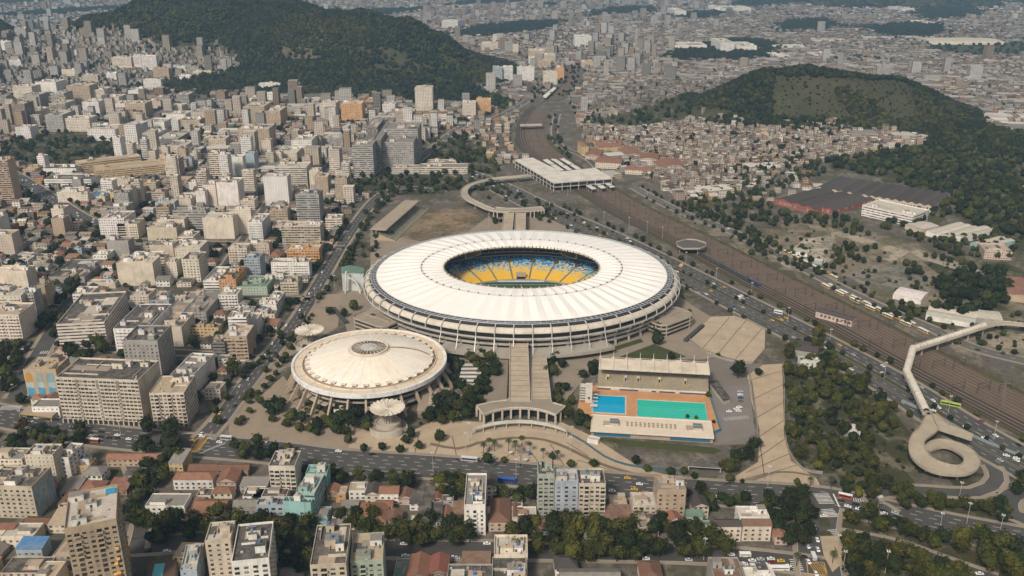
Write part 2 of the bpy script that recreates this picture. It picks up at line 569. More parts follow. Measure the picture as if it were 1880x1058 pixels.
# ------------------------------------------------------------------ labels
ANCH = []      # (phrase, px, py)
REG = []       # (object, adjectives, noun, px, py)
def anchor(phrase, px, py):
 ANCH.append((phrase, px, py))
def reg(o, adj, noun, x, y, z=0.0):
 px, py = pr(x, y, z)
 REG.append((o, adj, noun, px, py))
ORD = ['nearest', 'second', 'third', 'fourth', 'fifth', 'sixth', 'seventh', 'eighth', 'ninth', 'tenth', 'eleventh', 'twelfth',
 'thirteenth', 'fourteenth', 'fifteenth', 'sixteenth', 'seventeenth', 'eighteenth', 'nineteenth', 'twentieth']
def finish_labels():
 groups = {}
 for o, adj, noun, px, py in REG:
  best = sorted(ANCH, key=lambda a: math.hypot(px - a[1], 1.5 * (py - a[2])))[0]
  dx, dy = px - best[1], 1.5 * (py - best[2])
  dist = math.hypot(dx, dy)
  if abs(dx) > abs(dy):
   rel = 'left of' if dx < 0 else 'right of'
  else:
   rel = 'behind' if dy < 0 else 'in front of'
  groups.setdefault((adj, noun, rel, best[0]), []).append((dist, o))
 for (adj, noun, rel, a), lst in groups.items():
  lst.sort(key=lambda t: t[0])
  for i, (d, o) in enumerate(lst):
   if len(lst) == 1:
    o['label'] = f'{adj} {noun} {rel} {a}'
   else:
    k = ORD[i] if i < len(ORD) else f'{i + 1}th'
    o['label'] = f'{adj} {noun}, {k} one {rel} {a}'
# ------------------------------------------------------------------ camera, sky, sun, air
cam = bpy.data.cameras.new('camera')
cam.sensor_width = 36.0
cam.lens = F / 1880.0 * 36.0
cam.clip_start, cam.clip_end = 1.0, 30000.0
co = bpy.data.objects.new('camera', cam)
COL.objects.link(co)
co.location = (0, 0, CAMZ)
co.rotation_euler = (PI / 2 - TH, 0, 0)
S.camera = co
SUN_EL, SUN_AZ = math.radians(43), math.radians(207)      # azimuth clockwise from +y: behind and left of the view
w = bpy.data.worlds.new('World')
S.world = w
w.use_nodes = True
nt = w.node_tree
bg = nt.nodes['Background']
sky = nt.nodes.new('ShaderNodeTexSky')
sky.sky_type = 'NISHITA'
sky.sun_disc = False
sky.sun_elevation = SUN_EL
sky.sun_rotation = SUN_AZ
sky.air_density, sky.dust_density, sky.ozone_density = 1.0, 4.0, 1.0
hs = nt.nodes.new('ShaderNodeHueSaturation')            # thin overcast: the blue of the sky is mostly veiled
hs.inputs['Saturation'].default_value = 0.25
nt.links.new(sky.outputs[0], hs.inputs['Color'])
nt.links.new(hs.outputs[0], bg.inputs['Color'])
bg.inputs['Strength'].default_value = 0.08
sun = bpy.data.lights.new('sun', 'SUN')
sun.energy = 2.7
sun.angle = math.radians(9)
sun.color = (1.0, 0.905, 0.79)
so = bpy.data.objects.new('sun', sun)
COL.objects.link(so)
so.rotation_euler = (PI / 2 - SUN_EL, 0, PI - SUN_AZ)
so.location = (-300, -300, 900)
S.view_settings.view_transform = 'Standard'
S.view_settings.look = 'None'
S.view_settings.exposure = 0.38
S.view_settings.gamma = 1.0
S.cycles.max_bounces = 5
S.cycles.diffuse_bounces = 3
S.cycles.glossy_bounces = 2
S.cycles.volume_bounces = 0
S.cycles.use_denoising = True
def make_haze():
 b = MB()
 b.box(-5200, 5200, -60, 7900, -3, 375, (1, 1, 1), 'paint', bottom=True)
 m = bpy.data.materials.new('air')
 m.use_nodes = True
 ns, ls = m.node_tree.nodes, m.node_tree.links
 ns.remove(ns['Principled BSDF'])
 v = ns.new('ShaderNodeVolumePrincipled')
 v.inputs['Color'].default_value = (0.44, 0.72, 1.0, 1)
 v.inputs['Density'].default_value = 0.000058
 v.inputs['Anisotropy'].default_value = 0.0
 ls.new(v.outputs[0], ns['Material Output'].inputs['Volume'])
 m.volume_intersection_method = 'FAST' if hasattr(m, 'volume_intersection_method') else m.volume_intersection_method
 MAT['air'] = m
 b.mats = ['air']
 o = b.build('haze')
 kind(o, 'stuff', 'pale blue-grey haze thickening over the far city', 'haze')
make_haze()
# ------------------------------------------------------------------ ground
HILLTOWN = [(-40, 62), (60, 58), (200, 52), (310, 84), (420, 98), (445, 124), (330, 150), (200, 165), (-40, 170)]
GREEN = [wpoly(p) for p in (
 [(1440, 615), (1480, 600), (1560, 650), (1640, 740), (1690, 800), (1700, 880), (1600, 900), (1510, 885), (1470, 870), (1440, 800)],
 [(1500, 300), (1640, 275), (1880, 240), (1900, 470), (1820, 440), (1700, 345), (1560, 318)],
 [(640, 330), (700, 318), (860, 318), (900, 350), (840, 350), (770, 358), (650, 362)],
 [(0, 270), (60, 250), (140, 238), (210, 262), (240, 285), (130, 310), (20, 305)],
 [(690, 350), (770, 330), (790, 300), (780, 260), (830, 250), (870, 260), (900, 300), (920, 320), (880, 330), (840, 345)],
 [(1060, 225), (1200, 200), (1330, 160), (1400, 190), (1310, 215), (1190, 235), (1100, 235)],
 [(1700, 480), (1860, 480), (1900, 560), (1820, 590), (1700, 590)],
 [(1560, 950), (1700, 940), (1880, 1000), (1900, 1080), (1540, 1080)],
 [(560, 720), (640, 720), (640, 790), (540, 780)],
 [(780, 640), (920, 640), (900, 700), (860, 770), (770, 780), (800, 700)],
 [(1010, 650), (1055, 650), (1060, 760), (1015, 760)],
 [(640, 152), (740, 150), (830, 140), (875, 165), (945, 188), (925, 202), (840, 192), (760, 186), (690, 178)],
 [(1740, 880), (1900, 860), (1900, 980), (1700, 950)],
)]
BARE = [wpoly(p) for p in (
 [(1370, 455), (1500, 420), (1640, 460), (1760, 520), (1740, 575), (1640, 560), (1520, 500), (1400, 480)],
 [(1400, 430), (1500, 400), (1700, 455), (1720, 480), (1500, 430)],
 [(1240, 390), (1420, 440), (1420, 470), (1240, 400)],
 [(1700, 570), (1880, 560), (1900, 660), (1760, 640)],
)]
def make_ground():
 xs = np.unique(np.concatenate([np.arange(-5100, -1800, 150), np.arange(-1800, 1800, 24), np.arange(1800, 5101, 120)]))
 ys = np.unique(np.concatenate([np.arange(-40, 380, 60), np.arange(380, 3200, 24), np.arange(3200, 7801, 90)]))
 X, Y = np.meshgrid(xs, ys)
 Z = gz(X, Y)
 V = np.stack([X, Y, Z], -1).reshape(-1, 3)
 nx, ny = len(xs), len(ys)
 i, j = np.meshgrid(np.arange(nx - 1), np.arange(ny - 1))
 a = (j * nx + i).ravel()
 Fq = np.stack([a, a + 1, a + nx + 1, a + nx], 1)
 cxm = (V[Fq].mean(1))
 C = np.tile(np.array([(0.115, 0.10, 0.082)]), (len(Fq), 1))
 far = cxm[:, 1] > 1200
 C[far] = (0.12, 0.105, 0.085)
 C[cxm[:, 2] > 8] = (0.040, 0.048, 0.022)
 right = (cxm[:, 0] > 400) & (cxm[:, 1] < 2300) & (cxm[:, 2] > 20)
 C[right] = (0.048, 0.048, 0.021)
 rp = [(-640 + 0, 2230), (-470, 2230), (-440, 2400), (-560, 2420)]
 C[in_poly(cxm[:, 0], cxm[:, 1], rp)] = (0.12, 0.10, 0.085)
 dd = cxm[:, 1] * CT - (cxm[:, 2] - CAMZ) * ST
 ppx, ppy = CX + F * cxm[:, 0] / dd, CY - F * (cxm[:, 1] * ST + (cxm[:, 2] - CAMZ) * CT) / dd
 slope = in_poly(ppx, ppy, HILLTOWN)
 C[slope] = (0.12, 0.105, 0.085)
 for p in GREEN:
  C[in_poly(cxm[:, 0], cxm[:, 1], p)] = (0.050, 0.050, 0.024)
 for p in BARE:
  C[in_poly(cxm[:, 0], cxm[:, 1], p)] = (0.20, 0.165, 0.115)
 me = big_mesh('ground', V, Fq, C, ['earth', 'hillside'], ((cxm[:, 2] > 6) & ~slope).astype(np.int32), smooth=True)
 kind(link('ground', me), 'structure', 'city ground with wooded hills rising behind the stadium', 'ground')
make_ground()
def sheet(name, pts, z, col, mat='earth', label=None, c='P'):
 poly = wpoly(pts, 0, c)
 b = MB()
 n = len(poly)
 area = sum(poly[i][0] * poly[(i + 1) % n][1] - poly[(i + 1) % n][0] * poly[i][1] for i in range(n))
 b.face([(x, y, z) for x, y in (poly if area > 0 else poly[::-1])], col, mat)
 o = b.build(name)
 kind(o, 'structure', label)
 return poly
PAV = (0.42, 0.325, 0.22)
ASP = (0.068, 0.064, 0.058)
# large paved and bare areas
pl = {}
pl['front'] = sheet('plaza', [(640, 800), (700, 775), (760, 790), (800, 770), (880, 775), (1030, 775), (1085, 800), (1180, 862), (1300, 888),
       (1300, 893), (1100, 880), (980, 866), (860, 850), (740, 838), (640, 822)], 0.06, PAV, 'concrete',
     'curved pale paved plaza before the colonnade')
pl['right'] = sheet('plaza', [(1372, 690), (1400, 670), (1436, 668), (1440, 800), (1452, 846), (1500, 880), (1510, 902), (1300, 892),
       (1300, 886), (1345, 878), (1392, 848), (1395, 790), (1380, 740)], 0.06, PAV, 'concrete',
     'wide pale paved walk beside the park')
pl['upper'] = sheet('plaza', [(1262, 622), (1306, 582), (1350, 580), (1405, 598), (1404, 640), (1380, 668), (1330, 655), (1290, 640)], 0.06,
     (0.42, 0.33, 0.23), 'concrete', 'open paved yard between stadium and rail road')
sheet('plaza', [(1330, 655), (1380, 668), (1400, 668), (1372, 692), (1380, 745), (1385, 815), (1310, 818), (1300, 660)], 0.05,
 (0.17, 0.15, 0.125), 'concrete', 'grey asphalt yard beside the swimming stadium')
sheet('plaza', [(470, 735), (520, 690), (560, 745), (640, 770), (700, 790), (640, 830), (520, 808), (420, 800), (420, 780), (450, 700), (540, 590),
    (600, 540), (628, 540), (620, 600), (540, 650), (505, 680)], 0.04, (0.28, 0.22, 0.155), 'concrete',
 'brown paved forecourt round the domed arena')
sheet('plaza', [(620, 540), (680, 520), (680, 420), (780, 395), (900, 400), (1000, 400), (1100, 440), (1270, 560), (1400, 640), (1290, 660),
    (1100, 660), (1020, 760), (860, 760), (640, 620)], 0.03, (0.26, 0.215, 0.16), 'concrete', 'concrete apron round the stadium')
sheet('sports_field', [(722, 434), (765, 385), (872, 384), (893, 400), (860, 425), (780, 445)], 0.06, (0.17, 0.125, 0.08), 'earth',
 'bare brown disused athletics ground')
sheet('sports_field', [(738, 425), (778, 392), (862, 390), (878, 402), (850, 418), (790, 430)], 0.10, (0.235, 0.165, 0.10), 'earth',
 'bare brown earth oval of the athletics ground')
sheet('lawn', [(1112, 665), (1200, 632), (1235, 645), (1260, 655), (1220, 664)], 0.09, (0.060, 0.070, 0.026), 'lawn', 'lawn behind the swimming grandstand')
sheet('lawn', [(1114, 641), (1176, 622), (1182, 628), (1120, 647)], 0.09, (0.060, 0.072, 0.026), 'lawn', 'long grass bed beside the stadium')
sheet('lawn', [(1085, 803), (1150, 808), (1310, 822), (1326, 828), (1310, 834), (1150, 819)], 0.08, (0.065, 0.072, 0.028), 'lawn')
sheet('lawn', [(378, 690), (425, 684), (420, 705), (385, 712)], 0.08, (0.07, 0.075, 0.026), 'lawn', 'small lawn beside the side street')
sheet('path', [(1482, 416), (1510, 414), (1670, 462), (1640, 482), (1620, 478), (1640, 465), (1560, 440)], 0.09, (0.36, 0.30, 0.22), 'earth', 'pale dirt track across the waste ground')
sheet('path', [(1670, 462), (1690, 458), (1810, 500), (1800, 510), (1690, 475)], 0.09, (0.34, 0.285, 0.21), 'earth', 'pale dirt track beside the tree row')
sheet('waste_ground', [(1430, 478), (1475, 440), (1530, 430), (1545, 470), (1500, 490), (1470, 500), (1440, 495)], 0.07, (0.42, 0.36, 0.28), 'earth', 'pale broken concrete waste ground')
sheet('waste_ground', [(1555, 505), (1640, 480), (1720, 520), (1700, 545), (1640, 545), (1590, 530)], 0.07, (0.20, 0.18, 0.15), 'earth', 'grey waste ground beside the bus road')
sheet('plaza', [(1800, 625), (1880, 612), (1900, 640), (1830, 640)], 0.07, (0.30, 0.245, 0.18), 'earth', 'bare looped ground beyond the footbridge')
sheet('lawn', [(1700, 590), (1712, 588), (1740, 604), (1720, 606)], 0.09, (0.065, 0.072, 0.026), 'lawn')
sheet('lawn', [(1722, 590), (1735, 588), (1758, 604), (1745, 606)], 0.09, (0.065, 0.072, 0.026), 'lawn')
sheet('lawn', [(1280, 372), (1300, 368), (1320, 380), (1290, 385)], 0.09, (0.09, 0.085, 0.03), 'lawn')
sheet('lawn', [(1675, 392), (1690, 388), (1740, 402), (1720, 412)], 0.09, (0.075, 0.08, 0.03), 'lawn', 'lawn behind the long white school')
sheet('meadow', [(1690, 86), (1780, 80), (1890, 78), (1900, 100), (1800, 104), (1720, 100)], 0.3, (0.055, 0.07, 0.028), 'lawn', 'far green meadow beyond the long warehouses')
sheet('lawn', [(0, 900), (60, 890), (1, 930)], 0.09, (0.065, 0.072, 0.026), 'lawn')
sheet('lawn', [(158, 866), (196, 858), (240, 868), (200, 880)], 0.09, (0.06, 0.065, 0.026), 'lawn', 'small lawn behind the ruined tiled house')
sheet('car_park', [(140, 885), (172, 872), (238, 880), (225, 915), (150, 915)], 0.08, (0.075, 0.055, 0.04), 'earth', 'brown earth car park behind the corner tower')
sheet('car_park', [(1306, 712), (1376, 706), (1386, 800), (1318, 815)], 0.09, (0.19, 0.17, 0.15), 'concrete', 'concrete car park beside the swimming stadium')
sheet('car_park', [(585, 962), (597, 922), (640, 922), (625, 962)], 0.08, (0.13, 0.105, 0.08), 'concrete', 'walled yard beside the teal building')
for p in pl.values():
 mark_poly(p)
# thin dark joints in the paving
jb = MB()
for a, b in (((1372, 700), (1440, 680)), ((1380, 735), (1440, 705)), ((1384, 770), (1440, 738)), ((1390, 805), (1442, 770)), ((1392, 840), (1446, 803)),
   ((1370, 868), (1452, 832)), ((1360, 884), (1478, 850)), ((1404, 880), (1380, 700)), ((1330, 890), (1410, 868)),
   ((1290, 640), (1340, 582)), ((1318, 650), (1372, 586)), ((1350, 660), (1402, 600)),
   ((880, 850), (905, 815)), ((1010, 815), (1040, 862)), ((955, 862), (957, 835)), ((905, 858), (940, 832)), ((1000, 862), (975, 832)),
   ((1080, 838), (1040, 812)), ((1130, 866), (1060, 845)), ((840, 846), (830, 800)), ((760, 838), (770, 795)), ((795, 842), (812, 800))):
 jb.ribbon([at(*a), at(*b)], 0.7, 0.10, (0.13, 0.10, 0.075), 'concrete')
arc = smooth_line([at(790, 815), at(840, 824), at(880, 813), at(920, 806), at(958, 804), at(1000, 808), at(1040, 822), at(1080, 842), at(1120, 858), at(1200, 880)])
jb.ribbon(arc, 3.2, 0.11, (0.16, 0.115, 0.08), 'concrete')
arc = smooth_line([at(868, 800), at(910, 793), at(955, 790), at(1000, 793), at(1035, 800)])
jb.ribbon(arc, 2.0, 0.11, (0.44, 0.37, 0.29), 'concrete')
arc = smooth_line([at(1330, 882), at(1380, 882), at(1420, 868), at(1460, 868), at(1500, 876)])
jb.ribbon(arc, 2.4, 0.11, (0.17, 0.13, 0.095), 'concrete')
kind(jb.build('paving_joints'), 'structure')
# ------------------------------------------------------------------ roads
ROADS = {}
WHITE = (0.62, 0.60, 0.56)
YEL = (0.55, 0.30, 0.04)
def road(name, pts, width, label=None, lanes=0, col=ASP, z=0.10, kerb=True, dash_mat='paint', z0=None, med=None, mk=True):
 P = smooth_line([at(*p) for p in pts], 14)
 ROADS[name + str(len(ROADS))] = (P, width)
 b = MB()
 b.ribbon(P, width, z, col, 'road')
 o = b.build('road')
 kind(o, 'structure', label)
 if kerb:
  k = MB()
  for sgn in (-1, 1):
   off = sgn * (width / 2 + 1.6)
   k.ribbon(P, 3.2, z + 0.12, (0.27, 0.225, 0.17), 'concrete', off)
   k.ribbon(P, 0.3, z + 0.14, (0.42, 0.38, 0.32), 'concrete', sgn * (width / 2 + 0.15))
  kind(k.build('pavement'), 'structure')
 if med:
  k = MB()
  for off, wd in med:
   k.ribbon(P, wd, z + 0.15, (0.075, 0.068, 0.035), 'lawn', off)
   for sgn in (-1, 1):
    k.ribbon(P, 0.35, z + 0.17, (0.33, 0.29, 0.23), 'concrete', off + sgn * (wd / 2 + 0.1))
  kind(k.build('verge'), 'structure')
 if lanes > 1:
  k = MB()
  acc = []
  for i in range(len(P) - 1):
   L = math.hypot(P[i + 1][0] - P[i][0], P[i + 1][1] - P[i][1])
   acc.append(L)
  for q in range(1, lanes):
   off = -width / 2 + width * q / lanes
   s_ = 4.0 + 3 * (q % 2)
   tot = sum(acc)
   while s_ < tot - 6:
    ends = []
    for d in (s_, s_ + 4.2):
     r, i = d, 0
     while i < len(acc) - 1 and r > acc[i]:
      r -= acc[i]
      i += 1
     t = r / acc[i]
     p, n = P[i], P[i + 1]
     dx, dy = (n[0] - p[0]) / acc[i], (n[1] - p[1]) / acc[i]
     ends.append((p[0] + (n[0] - p[0]) * t - dy * off, p[1] + (n[1] - p[1]) * t + dx * off))
    k.ribbon(ends, 0.32, z + 0.05, WHITE, 'paint')
    s_ += 11.0
  kind(k.build('lane_markings'), 'structure')
 if mk:
  mark_line(P, width + 7)
 return P
def along(P, s_, off=0.0):
 for i in range(len(P) - 1):
  L = math.hypot(P[i + 1][0] - P[i][0], P[i + 1][1] - P[i][1])
  if s_ <= L or i == len(P) - 2:
   t = s_ / L
   dx, dy = (P[i + 1][0] - P[i][0]) / L, (P[i + 1][1] - P[i][1]) / L
   return P[i][0] + dx * s_ - dy * off, P[i][1] + dy * s_ + dx * off, math.atan2(dy, dx)
  s_ -= L
def length(P):
 return sum(math.hypot(b[0] - a[0], b[1] - a[1]) for a, b in zip(P, P[1:]))
AV = road('avenue', [(-60, 752), (60, 775), (150, 795), (250, 807), (360, 818), (500, 830), (620, 846), (800, 858), (960, 872), (1100, 888), (1300, 904), (1480, 914),
     (1560, 926), (1640, 944), (1720, 962), (1800, 978), (1920, 1000)], 27, 'broad grey avenue running past the plaza and arena', 6)
SIDE = road('side', [(372, 806), (408, 766), (440, 722), (482, 668), (545, 590), (592, 510), (640, 432), (690, 366), (735, 345), (800, 350)], 13,
   'street between the arena and the left apartment blocks', 3, z=0.16)
LOW = road('low', [(120, 1010), (300, 1000), (450, 985), (600, 1003), (740, 1008), (1000, 1012), (1240, 1016), (1340, 1022), (1470, 1036), (1560, 1050)], 15,
  'tree lined street behind the front row of blocks', 0, (0.055, 0.05, 0.045))
CROSS = road('cross', [(1508, 925), (1500, 960), (1500, 1000), (1505, 1040), (1512, 1090)], 22, 'street crossing the avenue at the lower right', 0, z=0.18)
RAD = road('radial', [(850, 318), (905, 338), (1000, 384), (1100, 428), (1180, 466), (1260, 506), (1352, 553), (1450, 603), (1530, 645), (1650, 712), (1730, 764), (1810, 812), (1920, 872)],
  40, 'wide dual carriageway running along the railway', 8, med=[(1.5, 5), (-9.5, 1.6)])
NRD = road('north', [(1165, 345), (1240, 385), (1342, 425), (1444, 476), (1546, 530), (1648, 578), (1716, 606), (1790, 640), (1920, 672)], 13,
  'bus road beyond the railway yard', 2, (0.115, 0.105, 0.09))
VIA = road('via', [(-40, 290), (30, 325), (100, 370), (165, 408), (240, 422)], 22, 'dark sunken highway at the far left', 5, (0.06, 0.058, 0.055))
LST = road('lst', [(30, 730), (70, 655), (102, 600), (150, 520), (190, 465)], 14, 'tree lined street between the left blocks', 0, z=0.15)
MET = road('met', [(1062, 340), (1100, 318), (1076, 290), (1030, 268), (1018, 245), (1022, 215), (1035, 185)], 9, 'narrow road curving along the rail yard', 0, z=0.15)
R2 = road('r2', [(760, 300), (842, 235), (860, 228), (905, 218), (960, 190), (990, 160), (1012, 140)], 14, 'road left of the far rail curve', 0, (0.10, 0.092, 0.08), z=0.14)
RMP = road('rmp', [(1920, 905), (1870, 905), (1850, 920), (1860, 945), (1920, 965)], 12, 'looping slip road at the right edge', 0, z=0.2)
BRD = road('brd', [(1540, 982), (1600, 992), (1660, 1006), (1735, 1033), (1830, 1066)], 9, 'narrow road through the trees at the lower right', 0, (0.06, 0.057, 0.052), z=0.14)
UMP = road('ump', [(1640, 945), (1600, 915), (1660, 900), (1790, 905), (1830, 880), (1820, 855)], 9, 'slip road below the spiral footbridge', 0, z=0.13)
# smaller streets of the left quarter
for k, (pts, wd) in enumerate((([(300, 640), (352, 575), (420, 478), (470, 405), (520, 330)], 8), ([(180, 640), (330, 648), (430, 655), (478, 660)], 9),
       ([(140, 545), (320, 540), (470, 545), (570, 550)], 9), ([(200, 440), (350, 445), (500, 450), (630, 455)], 9),
       ([(220, 330), (300, 250), (350, 200), (400, 160)], 10), ([(60, 200), (200, 215), (420, 225), (640, 235)], 9),
       ([(240, 845), (262, 905), (262, 960), (250, 1010)], 9), ([(560, 380), (600, 310), (640, 240)], 9))):
 road('st', pts, wd, None, 0, (0.062, 0.058, 0.052), 0.12 + 0.02 * k)
# crossings, stop lines and box junctions painted on the road
pm = MB()
def zebra(c, p0, p1, depth, n, col=WHITE, z=0.235):
 """bars between two picture points, each reaching across the walkway"""
 a, b = np.array(at(*cpx(c, *p0))), np.array(at(*cpx(c, *p1)))
 d = (b - a) / np.linalg.norm(b - a)
 nrm = np.array((-d[1], d[0]))
 L = np.linalg.norm(b - a)
 for i in range(n):
  m = a + d * (i + 0.5) * L / n
  pm.ribbon([m - nrm * depth / 2, m + nrm * depth / 2], L / n * 0.42, z, col)
zebra('I', (783, 612), (818, 670), 10, 8)
zebra('I', (815, 695), (850, 742), 8, 6)
zebra('I', (850, 805), (890, 858), 8, 6)
zebra('I', (640, 965), (665, 1030), 6, 6)
zebra('I', (915, 1010), (950, 1050), 6, 7)
zebra('G', (1125, 218), (1195, 218), 6, 9)
zebra('G', (0, 152), (115, 148), 7, 14)
zebra('D', (215, 905), (300, 900), 6, 8)
zebra('I', (955, 645), (1030, 652), 4, 6)
pm.ribbon([at(*cpx('I', 851, 615)), at(*cpx('I', 884, 686))], 1.0, 0.24, WHITE)
def hatch(c, quad, n, col=YEL, z=0.245):
 q = [np.array(at(*cpx(c, *p))) for p in quad]
 for i in range(4):
  pm.ribbon([q[i], q[(i + 1) % 4]], 0.45, z, col)
 for i in range(1, n):
  t = i / n
  pm.ribbon([q[0] + (q[1] - q[0]) * t, q[3] + (q[2] - q[3]) * min(1, t + 0.3)], 0.35, z + 0.01, col)
hatch('G', [(1015, 388), (1068, 388), (1126, 308), (1072, 306)], 6)
hatch('I', [(708, 985), (800, 985), (820, 1050), (716, 1050)], 8)
hatch('I', [(625, 668), (732, 678), (738, 715), (640, 700)], 4)
for i in range(12):
 zebra('G', (1100 + i * 10, 385 - i * 4), (1106 + i * 10, 385 - i * 4), 3.5, 1)
kind(pm.build('road_paint'), 'structure', 'crossings and box junctions painted on the roads')
# painted parking bays beside the arena
pb = MB()
for (c, p0, p1, n, dp) in (('P', (492, 740), (508, 770), 10, 5), ('P', (500, 690), (534, 668), 9, 5), ('P', (530, 742), (560, 772), 10, 6), ('P', (1330, 770), (1372, 766), 10, 5)):
 a, b = np.array(at(*p0)), np.array(at(*p1))
 d = (b - a) / np.linalg.norm(b - a)
 nrm = np.array((-d[1], d[0]))
 for i in range(n + 1):
  m = a + (b - a) * i / n
  pb.ribbon([m - nrm * dp / 2, m + nrm * dp / 2], 0.6, 0.115, (0.45, 0.45, 0.44))
kind(pb.build('parking_bays'), 'structure')
# ------------------------------------------------------------------ railway
RAILC = smooth_line([at(*p) for p in [(1052, 120), (1046, 150), (1010, 185), (985, 210), (975, 240), (985, 270), (1030, 305), (1100, 352), (1170, 393), (1250, 432), (1390, 505), (1560, 592),
         (1700, 668), (1930, 785)]], 16)
wid = []
for x, y in RAILC:
 wid.append(30 if y > 1700 else 46 if y > 1500 else 58)
b = MB()
b.ribbon(RAILC, wid, 0.05, (0.185, 0.14, 0.105), 'ballast')
kind(b.build('rail_bed'), 'structure', 'brown ballast of the wide rail yard')
mark_line(RAILC, 66)
for q, off in enumerate((-27, -22.5, -18, -13, -8.5, -4, 1, 6, 10.5, 15, 20, 25)):
 b = MB()
 dark = off < -11
 seg = RAILC if abs(off) < 16 else RAILC[len(RAILC) // 3:]
 b.ribbon(seg, 3.0, 0.10, (0.045, 0.036, 0.03) if dark else (0.105, 0.07, 0.048), 'ballast', off)
 for sg in (-0.75, 0.75):
  b.ribbon(seg, 0.3, 0.22, (0.20, 0.16, 0.13) if not dark else (0.075, 0.06, 0.05), 'paint', off + sg)
 kind(b.build('railway_track'), 'structure')
b = MB()
b.ribbon(RAILC[len(RAILC) // 2:], 5, 0.09, (0.085, 0.075, 0.03), 'lawn', 29.5)
b.ribbon(RAILC[len(RAILC) // 2:], 4, 0.09, (0.080, 0.066, 0.028), 'lawn', -31)
kind(b.build('verge'), 'structure', 'grass strips along the rail yard')
